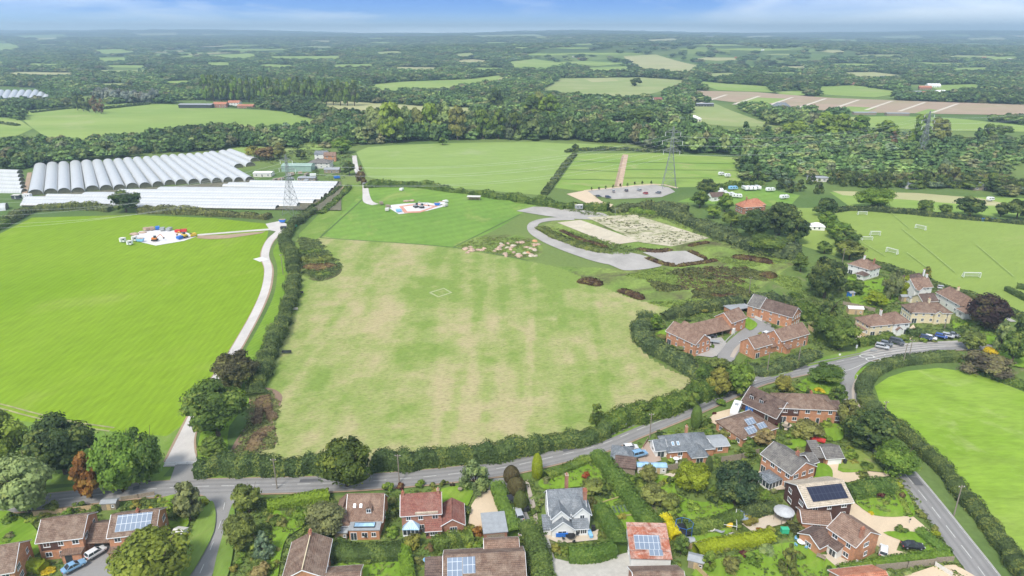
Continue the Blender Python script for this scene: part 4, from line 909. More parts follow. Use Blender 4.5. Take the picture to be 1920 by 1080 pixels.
# ---- far fields
D_=drape
FIELDS=[
('farg',[(100,266),(60,240),(40,222),(40,208),(140,200),(270,192),(400,203),(530,208),(622,234),(480,242),(410,234),(300,247),(200,260)]),
('farg',[(-60,224),(0,220),(35,224),(62,242),(30,256),(-60,262)]),
('fars',[(575,193),(640,190),(780,198),(890,203),(882,224),(700,215),(620,206)]),
('farg',[(680,160),(760,153),(870,149),(948,140),(930,151),(830,168),(720,171)]),
('farg',[(950,116),(1000,112),(1060,119),(1030,130),(960,129)]),
('fars',[(1168,105),(1230,103),(1310,124),(1290,137),(1200,131)]),
('far2',[(1050,147),(1200,145),(1292,151),(1260,166),(1180,186),(1010,172)]),
('farg',[(1095,128),(1180,124),(1183,133),(1110,136)]),
('farb',[(1290,170),(1400,172),(1560,184),(1720,190),(1960,198),(2200,203),(2200,222),(1960,217),(1700,214),(1540,207),(1420,197),(1340,188)]),
('farg',[(1525,163),(1600,160),(1700,174),(1640,183),(1545,178)]),
('farg',[(1285,150),(1350,156),(1440,162),(1450,173),(1350,170)]),
('fars',[(1560,136),(1640,135),(1725,146),(1620,147)]),
('far2',[(1292,198),(1340,194),(1372,208),(1455,238),(1380,238),(1300,232)]),
('farg',[(1480,222),(1680,218),(1790,222),(1960,240),(1960,248),(1780,246),(1560,236)]),
('fars',[(1118,227),(1200,228),(1272,238),(1262,247),(1130,240)]),
('farg',[(-60,83),(20,82),(46,88),(30,95),(-60,95)]),
('farg',[(165,94),(230,92),(252,98),(200,102)]),('farg',[(172,109),(240,108),(245,116),(190,116)]),
('farg',[(385,104),(470,101),(490,107),(440,112)]),('farg',[(500,106),(640,105),(645,112),(510,112)]),
('far2',[(140,158),(230,156),(275,164),(160,163)]),('farg',[(290,153),(350,151),(385,158),(310,160)]),
('farg',[(380,118),(430,117),(440,124),(390,125)]),('farg',[(335,105),(370,104),(372,110),(340,110)]),
('far2',[(850,101),(890,99),(895,106),(855,107)]),('farg',[(1450,172),(1500,170),(1540,178),(1470,180)]),
('far2',[(1000,70),(1030,68),(1028,72),(1004,73)]),('farg',[(1740,160),(1830,158),(1850,168),(1760,170)]),
('farg',[(0,290),(18,290),(10,300),(-20,300)]),('farg',[(420,280),(480,275),(560,280),(520,290),(440,290)]),('farg',[(560,270),(620,272),(600,282),(560,282)]),
('fars',[(900,150),(960,143),(950,150),(925,156)]),('farg',[(1030,118),(1100,115),(1175,120),(1120,125)]),
('farg',[(1560,240),(1640,243),(1700,247),(1600,246)]),
('fars',[(1200,76),(1260,72),(1290,74),(1220,79)]),('fars',[(1390,68),(1440,66),(1470,69),(1400,71)]),('fars',[(1310,69),(1340,67),(1350,70),(1315,72)]),
('farg',[(20,67),(120,64),(140,69),(40,72)]),('fars',[(60,72),(110,70),(120,74),(70,76)]),('far2',[(1640,68),(1720,66),(1740,71),(1660,73)]),('fars',[(1800,72),(1880,70),(1900,75),(1820,76)]),
('far2',[(880,66),(1010,64),(1020,68),(900,70)]),('fars',[(240,63),(330,61),(340,66),(260,68)]),
('far2',[(1320,138),(1370,136),(1385,143),(1335,146)]),('farg',[(1850,108),(1910,106),(1915,112),(1860,114)]),('farg',[(1780,128),(1850,126),(1860,133),(1790,135)]),
('farg',[(620,122),(700,120),(710,127),(630,128)]),('far2',[(700,98),(750,96),(760,101),(710,103)]),
('fars',[(1095,148),(1150,146),(1160,152),(1110,154)]),
]
for i,(k,p) in enumerate(FIELDS): D_('field',p,GR[k],.25+.02*(i%5) if G(*p[0]).y<2300 else 1.2)
for k in range(8): 
    x=1325+k*62; a,b=(x+34,178+k*2.4),(x-16,194+k*2.6); drape('trackway',[(a[0],a[1]),(a[0]+7,a[1]),(b[0]+9,b[1]),(b[0],b[1])],plain('pale_sheet',(.62,.56,.46),.8,0,.1,.1),.6,4)
for x0,x1,y in ((1410,1475,183),(1590,1645,200),(1740,1765,205)): drape('field_strip',[(x0,y),(x1,y+2),(x1-20,y+11),(x0-28,y+9)],GR['farg'],.5,4)
OPENP=[p for k,p in FIELDS]
_r=random.Random(21)
for i in range(210):      # the small pale fields that break up the far woods
    y=65+75*_r.random()**1.35; x=_r.uniform(-80,2000)
    if any(min(q[0] for q in p)-30<x<max(q[0] for q in p)+30 and min(q[1] for q in p)-5<y<max(q[1] for q in p)+5 for p in OPENP) or (y<72 and x<700): continue
    w=_r.uniform(22,85)*(.6+(y-62)/80); h=_r.uniform(1.5,3.2)*(.5+(y-62)/35); p=[(x-w,y),(x-w*.3,y-h*.6),(x+w*.8,y-h*.4),(x+w,y+h*.3),(x+w*.1,y+h*.6)]
    drape('field',p,GR[_r.choice(['farg','farg','far2','fars','farg'])],.3 if y>96 else 1.2,8); OPENP.append(p)
# ================================================================= WOODS: everything beyond the near fields that is not open
def inpoly(PX,PY,p):
    r=np.zeros(PX.shape,bool); n=len(p)
    for i in range(n):
        x1,y1=p[i];x2,y2=p[(i+1)%n]
        if y1==y2: continue
        r^=((y1>PY)!=(y2>PY))&(PX<(x2-x1)*(PY-y1)/(y2-y1)+x1)
    return r
NEARW=[ # wooded ground in the middle distance (rows of bases), label, density, (height range), kinds
 ([(-60,268),(60,276),(150,268),(250,262),(330,254),(420,244),(640,240),(700,262),(660,276),(480,281),(300,288),(200,300),(60,316),(-60,322)],'broadleaf tree in the belt behind the white polytunnels',1,(9,13),'m'),
 ([(640,232),(800,236),(1100,240),(1290,238),(1290,262),(1400,262),(1440,285),(1395,292),(1240,284),(1170,270),(1075,264),(850,262),(690,272),(650,272)],'broadleaf tree in the belt behind the pale mown field',1,(10,16),'m'),
 ([(1280,236),(1480,240),(1700,250),(1960,262),(2100,270),(2100,385),(1960,378),(1900,370),(1760,356),(1600,350),(1540,352),(1470,344),(1425,336),(1420,320),(1380,286)],'bushy willow in the scrub beyond the playing field',1,(5,9),'b'),
 ([(1380,300),(1430,310),(1500,350),(1480,352),(1400,345)],'bushy willow in the scrub beyond the playing field',1,(6,9),'b')]
MIDOPEN=[[(1300,190),(1380,200),(1450,236),(1500,244),(1300,238)],[(1540,232),(1960,244),(1960,256),(1800,252)],[(1490,334),(1560,338),(1600,352),(1480,350)],[(1885,308),(1960,308),(1960,330),(1885,326)],[(1660,336),(1740,340),(1730,350),(1650,344)],[(1640,284),(1760,282),(1780,290),(1660,292)]]
rs=np.random.RandomState(11)
pts=[]
Y=440.
while Y<14500:
    s=max(8.6,min(10.8,Y*.0115),Y*.0078)
    hx=Y*.80+60; n=int(2*hx/s); X=-hx+(np.arange(n)+rs.uniform(-.45,.45,n))*s; YY=Y+rs.uniform(-.5,.5,n)*s
    pts.append(np.stack([X,YY,np.full(n,s)],1)); Y+=s*.92
pts=np.concatenate(pts); Z=hgt(pts[:,0],pts[:,1])
D=pts[:,1]*cp-(Z-H)*sp_; PX=960+F*pts[:,0]/D; PY=540-F*(pts[:,1]*sp_+(Z-H)*cp)/D
hh=np.where(pts[:,1]<2200,12,12+ (pts[:,2]-17)*.06); Dt=D-hh*.6*sp_; PYt=540-F*(pts[:,1]*sp_+(Z+hh*.6-H)*cp)/Dt
keep=np.zeros(len(pts),bool); zone=np.full(len(pts),-1)
far=(PY<250)&~((PX>1290)&(PY>236)); keep|=far
for i,(poly,_,_,_,_) in enumerate(NEARW):
    k=inpoly(PX,PY,poly); zone[k]=i; keep|=k
for p in OPENP+MIDOPEN:
    keep&=~inpoly(PX,PY,p); keep&=~inpoly(PX,PYt,p)
# other clearings: farms, camps and glasshouses
for p in ([(330,188),(480,188),(490,206),(330,206)],[(-60,160),(70,165),(110,195),(-60,196)],[(1440,190),(1500,190),(1500,214),(1440,214)],[(1215,180),(1245,180),(1245,202),(1215,202)],[(1265,212),(1315,214),(1312,232),(1270,232)],[(130,180),(205,180),(205,212),(130,212)],[(1290,196),(1345,196),(1345,204),(1290,204)],[(1700,158),(1780,160),(1780,186),(1700,182)],[(470,278),(660,278),(660,330),(470,330)]): keep&=~inpoly(PX,PY,p)
# smooth-noise clearings far away
nf=np.sin(pts[:,0]/410+1.3*np.sin(pts[:,1]/900))+np.sin(pts[:,1]/(330+pts[:,1]*.03)+pts[:,0]/1500)
keep&=~((pts[:,1]>2300)&(nf>.72)&(rs.uniform(size=len(pts))<.92))
keep&=(rs.uniform(size=len(pts))<np.where(pts[:,1]<1100,.94,.97))
for i_,w_ in enumerate(NEARW):
    if w_[4]=='b': keep&=~((zone==i_)&((rs.uniform(size=len(pts))<.08)|((np.sin(pts[:,0]/23+np.sin(pts[:,1]/31)*2)+np.sin(pts[:,1]/17+pts[:,0]/60))>1.55)))
pts=pts[keep];zone=zone[keep];PXk=PX[keep];PYk=PY[keep];Zk=Z[keep]
order=np.argsort(pts[:,1]); pts=pts[order];zone=zone[order];PXk=PXk[order];PYk=PYk[order];Zk=Zk[order]
NIND=75; cnt=0; stuff=[]
for i in range(len(pts)):
    x,y,s=pts[i]; z=Zk[i]; zn=zone[i]
    if zn>=0 and NEARW[zn][4]=='b':
        r_=random.random(); w=random.uniform(11,19); h=random.uniform(6,10.5)
        kind='shrub' if r_<.72 else 'round' if r_<.93 else 'tall'
        if kind=='tall': w*=.6;h*=1.6
        col=random.choice(['mid','dark','grey','mid','dark','blueg','khaki','grey','mid','dark'])
    else:
        r_=random.random(); w=random.uniform(11,18); h=random.uniform(9,15); kind='round' if r_<.7 else 'shrub' if r_<.85 else 'tall' if r_<.96 else 'cone'; col=random.choice(['dark','dark','mid','dark','grey','mid','green','khaki'])
        if zn==1: h*=1.45; w*=1.1
        if kind=='shrub': h*=.7
        if kind=='cone': w*=.6
    inview=-30<PXk[i]<1950
    if zn>=0 and cnt<NIND and inview and y<760:
        cnt+=1; lab=NEARW[zn][1]; cn={'dark':'dark green','mid':'mid green','grey':'grey green','blueg':'bluish green','khaki':'olive green','green':'fresh green'}[col]; kn={'shrub':'low rounded ','round':'rounded ','tall':'tall narrow ','cone':'pointed '}[kind]
        place_tree(x,y,w,h,kind,col,kn+cn+' '+lab,'trees '+lab.split(' in ')[1],'tree','tree',0 if kind=='shrub' else BASEH[kind],'lo' if y>560 else 'mid',z,True)
    else: stuff.append((x,y,z,s,w,h,['round','shrub','tall','cone'].index(kind) if y<2600 else 0,zn))
print('individual belt trees',cnt,'wood points',len(stuff))
def woodland(st):
    a=np.array(st,np.float64); me=bpy.data.meshes.new('woodland'); me.vertices.add(len(a)); me.vertices.foreach_set('co',a[:,:3].astype(np.float32).ravel())
    sc3=np.zeros((len(a),3),np.float32); k=np.maximum(a[:,3]/8.6,1); sc3[:,0]=a[:,4]*k*1.12; sc3[:,1]=a[:,4]*k; sc3[:,2]=a[:,5]*np.where(k>1.2,1+.06*(k-1),1)
    at=me.attributes.new('sc','FLOAT_VECTOR','POINT'); at.data.foreach_set('vector',sc3.ravel())
    sh=me.attributes.new('sh','FLOAT','POINT'); xx,yy=a[:,0],a[:,1]; q_=np.sin(xx/90+2*np.sin(yy/140))*np.sin(yy/(60+yy*.05)+xx/200)+.6*np.sin(xx/31+yy/47); sh.data.foreach_set('value',(1.08+.27*q_+np.random.RandomState(8).normal(size=len(a))*.12).clip(.5,1.9).astype(np.float32))
    ix=me.attributes.new('ix','INT','POINT'); ix.data.foreach_set('value',(a[:,6].astype(np.int32)*2+np.random.RandomState(3).randint(0,2,len(a))).astype(np.int32))
    o=obj('woodland',me); c=bpy.data.collections.new('wood_sources'); 
    n=0
    for kd in ('round','shrub','tall','cone'):
        for j in range(2):
            m_=crown_mesh(kd,50+n,22 if kd!='shrub' else 14,22,.15,WOOD); q=bpy.data.objects.new('w%02d'%n,m_); c.objects.link(q); n+=1
    ng=bpy.data.node_groups.new('plant','GeometryNodeTree'); ng.interface.new_socket('Geometry',in_out='INPUT',socket_type='NodeSocketGeometry'); ng.interface.new_socket('Geometry',in_out='OUTPUT',socket_type='NodeSocketGeometry')
    A=ng.nodes.new; K=ng.links.new; gi=A('NodeGroupInput'); go=A('NodeGroupOutput'); ci=A('GeometryNodeCollectionInfo'); ci.inputs['Collection'].default_value=c; ci.inputs['Separate Children'].default_value=True; ci.inputs['Reset Children'].default_value=True
    ip=A('GeometryNodeInstanceOnPoints'); ip.inputs['Pick Instance'].default_value=True
    na=A('GeometryNodeInputNamedAttribute'); na.data_type='FLOAT_VECTOR'; na.inputs[0].default_value='sc'; nb=A('GeometryNodeInputNamedAttribute'); nb.data_type='INT'; nb.inputs[0].default_value='ix'
    rv=A('FunctionNodeRandomValue'); rv.data_type='FLOAT_VECTOR'; rv.inputs[0].default_value=(0,0,0); rv.inputs[1].default_value=(0,0,6.28)
    mp_=A('GeometryNodeMeshToPoints'); K(gi.outputs[0],mp_.inputs[0]); K(mp_.outputs[0],ip.inputs['Points']); K(ci.outputs[0],ip.inputs['Instance']); K(nb.outputs[0],ip.inputs['Instance Index']); K(rv.outputs[0],ip.inputs['Rotation']); K(na.outputs[0],ip.inputs['Scale']); K(ip.outputs[0],go.inputs[0])
    md=o.modifiers.new('plant','NODES'); md.node_group=ng
    tag(o,'dark broadleaf woodland and hedgerow trees stretching across the far valley','woodland',kind='stuff')
woodland(stuff)
# ================================================================= TREES ONE CAN TELL APART (xc, ybase, width px, height px, kind, colour, label)
for a in [
 (8,912,116,150,'round','light','yellow-green tree cut by the photo edge above the pale tree'),
 (124,908,122,134,'round','dark','dark open-crowned oak between the crop field and the road'),
 (54,982,122,140,'round','pale','pale grey-green tree in front of the dark oak by the road'),
 (232,940,104,140,'round','green','tall mid green tree beside the rust-coloured tree'),
 (280,918,84,128,'round','mid','dark green tree nearest the concrete track entrance'),
 (172,945,58,96,'tall','rust','rust-orange autumn tree beside the road'),
 (357,988,62,86,'tall','grey','slender grey-green birch at the corner garden'),
 (468,972,60,70,'round','olive','olive green tree on the corner of the side lane'),
 (453,1042,70,84,'round','olive','round olive green tree beside the side lane'),
 (496,1052,46,62,'cone','blueg','bluish conifer beside the striped lawn'),
 (616,1016,80,80,'round','grey','round grey-green tree behind the chalet bungalow'),
 (652,930,104,116,'round',(.10,.145,.022),'large yellow-green tree standing in the roadside hedge'),
 (892,930,62,62,'weep','pale','pale weeping willow beside the gravel drive'),
 (410,836,124,128,'round','mid','huge round tree over the concrete track end'),
 (448,738,86,84,'round',(.105,.100,.045),'brownish tree overhanging the concrete track'),
 (402,866,56,50,'round','mid','bushy tree below the huge tree by the farm entrance'),
 (1297,930,72,66,'round','lime','bright lime dome tree on the curved lawn'),
 (1376,962,88,100,'round',(.055,.105,.045),'big dark round tree beside the lime tree'),
 (1545,728,68,50,'round','mid','round dark tree at the road junction'),
 (1470,742,42,42,'round','autumn','small yellowing tree behind the hipped brick house'),
 (1568,770,36,50,'tall','mid','narrow tree at the end of the hipped brick house'),
 (1628,856,98,94,'round','dark','large dark tree beside the wood-fenced road bend'),
 (1590,815,50,70,'round','khaki','olive tree at the end garden near the bright field'),
 (1680,902,84,74,'round','green','tree overhanging the road beside the double garage'),
 (1510,832,58,46,'round','khaki','spreading yellowish tree in the garden behind the hipped house'),
 (1545,566,72,92,'round','dark','tall dark tree north of the brick close'),
 (1548,618,46,70,'cone','dark','dark conifer below the tall dark tree'),
 (1572,664,72,76,'round','mid','large green tree at the corner of the main road'),
 (1668,568,36,60,'weep','grey','drooping birch between the cottages'),
 (1690,562,24,50,'tall','lime','slim yellow-green tree beside the drooping birch'),
 (1642,578,44,34,'round','lime','yellow-green tree in the cottage garden'),
 (1604,556,40,34,'round','mid','bushy tree beside the white cottage'),
 (1847,628,76,84,'round','purple','dark purple copper beech by the footpath'),
 (1736,522,20,26,'cone','autumn','small yellowish conifer beside the playing field'),
 (1820,662,48,48,'round','olive','olive tree at the end of the parked cars'),
 (1852,678,30,30,'round','yellow','small yellow tree beneath the copper beech'),
 (1872,664,36,62,'tall','pale','pale feathery tree beside the copper beech'),
 (1896,690,46,76,'round','mid','tall green tree near the photo edge below the beech'),
 (1918,650,40,60,'round','dark','dark tree cut by the photo edge near the beech'),
 (1850,712,104,60,'shrub',(.15,.13,.08),'wide brownish thicket at the corner of the bright field'),
 (1460,446,70,72,'round','dark','dark oak north of the small field with the tent'),
 (1412,452,62,66,'round','dark','dark oak beside the red pub roof'),
 (1488,462,50,62,'round','dark','dark oak facing the white marquee'),
 (1442,482,76,46,'round','mid','low broad tree in front of the dark oaks'),
 (1635,396,76,52,'round','green','wide spreading oak at the head of the playing field'),
 (1735,404,36,34,'round','mid','round tree second from the wide oak along the playing field'),
 (1771,406,27,27,'round','mid','small dome-shaped tree along the playing field head'),
 (1818,410,56,46,'round','dark','broad dark oak along the playing field head'),
 (1876,408,30,30,'round','dark','small oak between two larger along the playing field'),
 (1906,414,44,44,'round','dark','dark oak at the photo edge of the playing field'),
 (1545,410,44,44,'round','dark','tall tree above the marquee field hedge'),
 (1550,428,34,34,'round','green','light green tree at the top of the pitch-side row'),
 (1572,452,48,42,'round','green','second tree down the pitch-side row'),
 (1588,470,50,44,'round','mid','third tree down the pitch-side row'),
 (1592,492,54,46,'round','olive','lowest and brownest tree of the pitch-side row'),
 (237,402,58,52,'round','dark','lone dark tree before the white polytunnels'),
 (1312,392,36,36,'round','mid','tree beside the caravan camp entrance'),
 (1322,372,42,40,'round','dark','dark tree above the caravan camp entrance'),
 (1358,400,36,40,'round','green','light tree between the camp and the pub'),
 (1338,412,34,30,'round','green','rounded tree below the camp hedge'),
 (1370,430,40,38,'round','mid','tree behind the weedy plot corner'),
 (1655,355,26,30,'cone','dark','lone pointed conifer behind the striped dry field'),
 (1290,772,50,54,'round','mid','road bank tree before the yellow-topped one'),
 (1345,752,52,66,'round','autumn','yellow-topped tree on the road bank'),
 (1382,748,58,76,'round','green','tallest tree on the road bank by the brick close'),
 (1318,720,44,40,'round','mid','bushy tree between the dry field and the brick close'),
 (1345,704,44,36,'round','olive','olive tree at the brick close entrance'),
 (1230,622,30,34,'tall','green','spiky tree beside the brick close corner'),
 (1117,800,30,44,'tall','mid','small upright tree in the roadside hedge'),
 (1198,790,50,42,'round','mid','dark rounded tree in the roadside hedge'),
 (1240,782,44,40,'round','green','leafy tree in the roadside hedge near the telegraph pole'),
 (1112,932,48,36,'round','olive','spreading apple tree beside the vegetable plot'),
 (1165,860,0,0,'x','x','x'),
 (1226,958,52,54,'round','khaki','straggly olive tree beside the lime tree lawn'),
 (1215,912,38,44,'round','khaki','grey olive tree under the parked blue car garden'),
 (1256,962,40,40,'round','olive','olive tree above the yellow hedge'),
 (1474,1082,44,66,'cone','olive','olive conifer on the lawn by the shingle garden'),
 (1370,1080,38,36,'round','khaki','yellowish tree on the lower lawn'),
 (1328,1076,28,42,'tall','green','narrow green tree behind the dark shed'),
 (1276,1046,36,46,'round','mid','rounded tree beside the rusty barn'),
 (1432,842,46,40,'round','cream','cream-flowered tree beside the solar bungalow'),
 (1402,860,34,26,'round','mid','dark bush-like tree under the cream tree'),
 (290,1128,150,142,'round',(.215,.255,.03),'huge golden-green cypress in front of the solar semi'),
 (1545,478,30,28,'round','mid','tree at the foot of the marquee field'),
 (1500,512,34,40,'round','mid','tree at the scrub corner behind the close'),
 (1522,540,30,30,'round','green','tree beside the scrub and cottage garden'),
 (640,290,44,36,'round','green','green tree beside the lane to the farm'),
 (655,330,26,30,'round','dark','dark tree at the bend of the farm lane'),
 (678,348,22,40,'tall','brown','brown-tinged tree at the lane end'),
 (610,262,0,0,'x','x','x'),
 (565,300,24,22,'round','dark','dark tree behind the green farm shed'),
 (500,302,40,30,'round','brown','brownish tree between tunnels and farm'),
 (478,300,36,30,'round','autumn','yellowing tree at the tunnel corner'),
 (525,300,30,34,'round','khaki','olive tree beside the green farm shed'),
 (830,273,20,18,'round','green','lone small tree at the head of the pale field'),
 (1078,288,18,20,'round','dark','dark tree at the corner of the pale field and plots'),
 (1190,162,26,20,'round','dark','lone oak on the far stubble field'),
 (105,1016,0,0,'x','x','x'),
 ]:
    if a[4]!='x': tree(*a)
# tall pale poplars standing over the belt
for i,(x,y,w,h,c) in enumerate([(705,266,48,68,'pale'),(735,270,58,78,'light'),(757,266,40,66,'pale'),(785,262,36,62,'khaki'),(806,264,42,70,'light'),(832,262,46,70,'pale'),(858,264,42,66,'khaki'),(905,262,40,62,'mid'),(935,262,34,58,'mid'),(965,262,36,56,'dark'),(1000,232,52,54,'mid'),(1030,236,50,60,'green'),(1010,210,30,40,'khaki'),(930,212,40,46,'dark'),(1195,232,60,34,'mid'),(1170,204,22,22,'mid'),
  (1490,262,50,40,'light'),(1545,262,56,52,'light'),(1575,258,44,46,'light'),(1610,262,44,46,'green'),(1660,262,50,38,'green'),(1720,276,44,62,'green'),(1755,276,42,56,'khaki'),(1880,256,30,24,'mid'),(1850,262,26,30,'mid')]):
    cn={'pale':'pale','green':'fresh green','khaki':'olive','mid':'mid green','dark':'dark','light':'light green'}[c]
    where='north of the pale mown field' if x<1250 else 'over the willow scrub'
    tree(x,y,w,h,'tall' if h>w*.9 else 'round',c,'tall %s poplar rising above the belt %s'%(cn,where),group='tall poplars '+where)
for i,(x,y,c) in enumerate([(1672,276,'brown'),(1640,276,'brown'),(1667,342,'dark'),(1690,346,'dark'),(1712,350,'dark'),(1735,352,'dark'),(1756,352,'dark'),(1779,354,'dark'),(1800,354,'dark'),(1820,354,'dark'),(1580,350,'dark'),(1600,350,'dark'),(1618,352,'dark'),(1640,352,'dark'),(1560,346,'dark'),(1520,346,'dark'),(1500,360,'dark'),(1480,362,'dark'),(1462,356,'dark'),(1534,364,'dark')]):
    tree(x,y,20,random.uniform(24,34),'cone',c,'pointed dark conifer in the row behind the dry strip' if c=='dark' else 'brown pointed conifer under the light poplars',name='conifer',group='conifer row' if c=='dark' else 'brown conifers')
for i,(x,y) in enumerate([(110,0)]): pass
for i in range(9): tree([187,202,213,224,237,250,266,278,291][i],[192,194,194,193,194,195,196,196,195][i],23,random.uniform(28,34),'round',(.30,.33,.29) if i%3 else (.24,.25,.2),'silvery willow in the pale clump by the far left meadow',group='silvery willows')
for i in range(22): tree(388+i*13.2,190+i*.45,21,50,'tall','mid' if i%4 else 'green','tall poplar in the dense dark plantation row',group='plantation poplars')
for i in range(5): tree(146+i*11,208+i*1.5,17,32,'tall','dark' if i<3 else 'brown','dark poplar in the short row on the left meadow',group='short poplar row')
for x,y,r in ((1109,358,0),(1123,357,0),(1135,355,0),(1149,353,0),(1163,351,0),(1176,350,0),(1190,348,0),(1204,347,0),(1221,346,0)): tree(x,y,5,8,'round','dark','small clipped tree along the car park kerb',name='young_tree',group='car park trees')
# topiary: three clipped brown-green domes, columns, bushes
def topiary(xc,yb,wp,hp,col,label,col2=None):
    g=G(xc,yb-wp*.2); w=wp/scl(yb); h=zat(yb-hp+wp*.08,g.y); prof=[(.25,0),(.42,.12),(.5,.38),(.47,.62),(.36,.82),(.2,.95),(.03,1)]; rs=np.random.RandomState(int(xc))
    m=5200; z=rs.uniform(0,1,m); r=np.interp(z,[p[1] for p in prof],[p[0] for p in prof]); a=rs.uniform(0,6.283,m); r=r*rs.uniform(.93,1.04,m)
    p=np.stack([np.cos(a)*r*w,np.sin(a)*r*w,z*h],1); nn=np.stack([np.cos(a),np.sin(a),(z-.35)*1.4],1)+rs.normal(size=(m,3))*.3; v,q=cards(p,nn,.3,rs)
    mb=MB(); mb.lathe([(r_*w*.93,z_*h*.97) for r_,z_ in prof],14); cv=np.array(mb.v); cq=np.array([f for f in mb.f if len(f)==4]); tt=np.concatenate([np.repeat(rs.uniform(.75,1.25,m),4),np.full(len(cv),.9)])
    o=obj('clipped_yew',npmesh('clipped_yew',np.concatenate([v,cv]),np.concatenate([q,cq+len(v)]),FOL,tt),None,(g.x,g.y,0)); c=C[col] if isinstance(col,str) else col; o.color=(*c,1); tag(o,label,'clipped yew')
topiary(959,910,30,38,(.11,.085,.04),'brown clipped yew dome nearest the road'); topiary(968,932,34,40,(.12,.10,.04),'middle of three clipped yew domes by the drive'); topiary(976,962,26,44,(.10,.13,.03),'greenest clipped yew nearest the parked cars')
topiary(1007,902,20,54,'lime','golden clipped column on the lawn corner by the road'); topiary(1304,806,20,48,'mid','tall dark clipped column beside the road bungalow'); topiary(1327,892,13,38,'dark','thin dark column above the lime tree')
for a in [(1098,902,20,22,'red','red-leaved bush on the lawn beside the road hedge'),(1128,925,40,28,'mid','dark bush at the lawn corner'),(1325,808,26,30,'mid','round bush beside the clipped column'),(1257,912,18,28,'dark','dark bush beside the lime tree'),(1536,740,22,20,'yellow','bright yellow bush behind the hipped house'),(1515,742,14,20,'dark','small dark cone behind the hipped house'),
 (1395,1050,24,26,'plum','plum-coloured bush below the lime hedge'),(1650,938,26,24,'plum','reddish bush on the lawn beside the solar house'),(1632,968,14,14,'yellow','small yellow globe bush on the lawn'),(1660,950,18,12,'olive','low clipped bush beside the reddish bush'),(1300,1,0,0,'x','x'),
 (1593,846,16,14,'lime','lime bush on the parched lawn'),(1519,855,18,26,'cream','pale variegated bush beside the garage'),(1350,765,24,26,'green','round green bush beside the caravan'),(1339,780,10,14,'plum','dark red bush beside the round green bush'),(1455,800,10,14,'plum','dark red bush beside the parasol'),
 (570,992,46,52,'green','green shrub at the end of the bright hedge'),(488,1096,48,52,'cream','pale cream shrub by the side lane'),(530,990,30,26,'khaki','grassy shrub on the striped lawn edge'),(545,970,26,18,'olive','olive shrub beneath the bright hedge'),
 (383,1000,0,0,'x','x'),(342,940,22,28,'plum','dark red shrub near the corner garden'),(385,952,22,22,'lime','lime shrub at the lane corner'),(308,948,16,12,'lime','lime bush in the corner garden'),(283,958,12,10,'yellow','yellow bush in the corner garden'),(296,935,12,12,'lime','small bright bush by the corner fence'),
 (90,1080,30,18,'yellow','bright yellow hedge end beside the brick semi'),(42,1040,22,22,'mid','dark bush on the left lawn'),(20,985,34,26,'green','bright bush beneath the pale tree'),(118,1058,16,14,'mid','bush beside the glazed door of the semi'),
 (728,925,26,28,'green','rounded shrub beside the chalet bungalow'),(750,920,20,18,'plum','reddish shrub above the red house'),(788,918,24,22,'green','green shrub above the red house'),(812,916,18,14,'olive','olive shrub in the road border'),(832,914,18,22,'olive','bushy shrub beside the purple one'),(848,916,12,16,'purple','small dark purple shrub by the road'),
 (865,922,24,14,'mid','dark shrub under the willow'),(735,950,24,22,'khaki','pale grass clump beside the chalet bungalow'),(740,975,22,30,'dark','dark bush between the chalet and red house'),(892,1008,32,28,'rust','rust-red bush beside the flat grey garage'),(884,1030,24,22,'light','light green bush below the rust-red one'),(908,1028,26,18,'mid','bush before the flat grey garage'),
 (715,1050,46,34,'mid','round dark bush on the lower lawn'),(690,1062,34,26,'mid','second dark bush on the lower lawn'),(775,1035,40,44,'autumn','yellow-green bush beside the solar roof'),(806,1034,24,16,'brown','brown shrub near the paddling pool'),(716,978,26,26,'light','light bush beside the chalet terrace'),(738,1010,28,22,'green','bush behind the conservatory'),
 (1043,1040,30,28,'autumn','yellowing bush beside the white house terrace'),(1110,955,30,26,'khaki','feathery shrub beside the white house chimney'),(1128,1010,20,18,'olive','olive shrub at the terrace end'),(1000,968,14,16,'mid','bush at the drive fork'),(1175,1016,26,26,'green','shrub by the barn lane'),
 (1260,870,20,14,'light','lime shrub in the bungalow garden'),(1232,842,14,18,'olive','shrub beside the bungalow driveway'),(1342,870,20,20,'mid','bush beside the bungalow terrace'),(1402,842,36,30,'mid','dark bush beneath the solar bungalow'),(1378,835,24,14,'mid','bush along the solar bungalow wall'),(1460,775,30,22,'mid','dark shrub below the hipped house'),(1490,780,24,22,'mid','shrub along the hipped house wall'),
 (1445,1000,22,16,'autumn','rusty shrub on the terrace beside the pool'),(1465,1008,28,16,'mid','dark shrub bed beside the circular terrace'),(1425,1000,24,14,'rust','rust-coloured shrub near the pale pool cover'),(1490,1000,40,26,(.12,.13,.04),'rounded brown-green bush at the end of the lime hedge'),(1360,1036,26,22,'khaki','shrub below the lime hedge'),(1435,1042,40,20,'pale','silvery shrubs below the lime hedge'),(1690,940,14,24,'brown','brownish shrub by the road lawn'),(1700,1082,20,14,'pale','pale shrub by the lower fence'),(1668,1075,18,14,'mid','shrub by the terracotta roof'),
 (1588,925,0,0,'x','x'),(1600,1080,20,12,'lime','lime shrub at the bottom garden'),(1555,1078,30,18,'mid','dark shrub at the bottom garden')]:
    if a[4]!='x': shrub(*a)
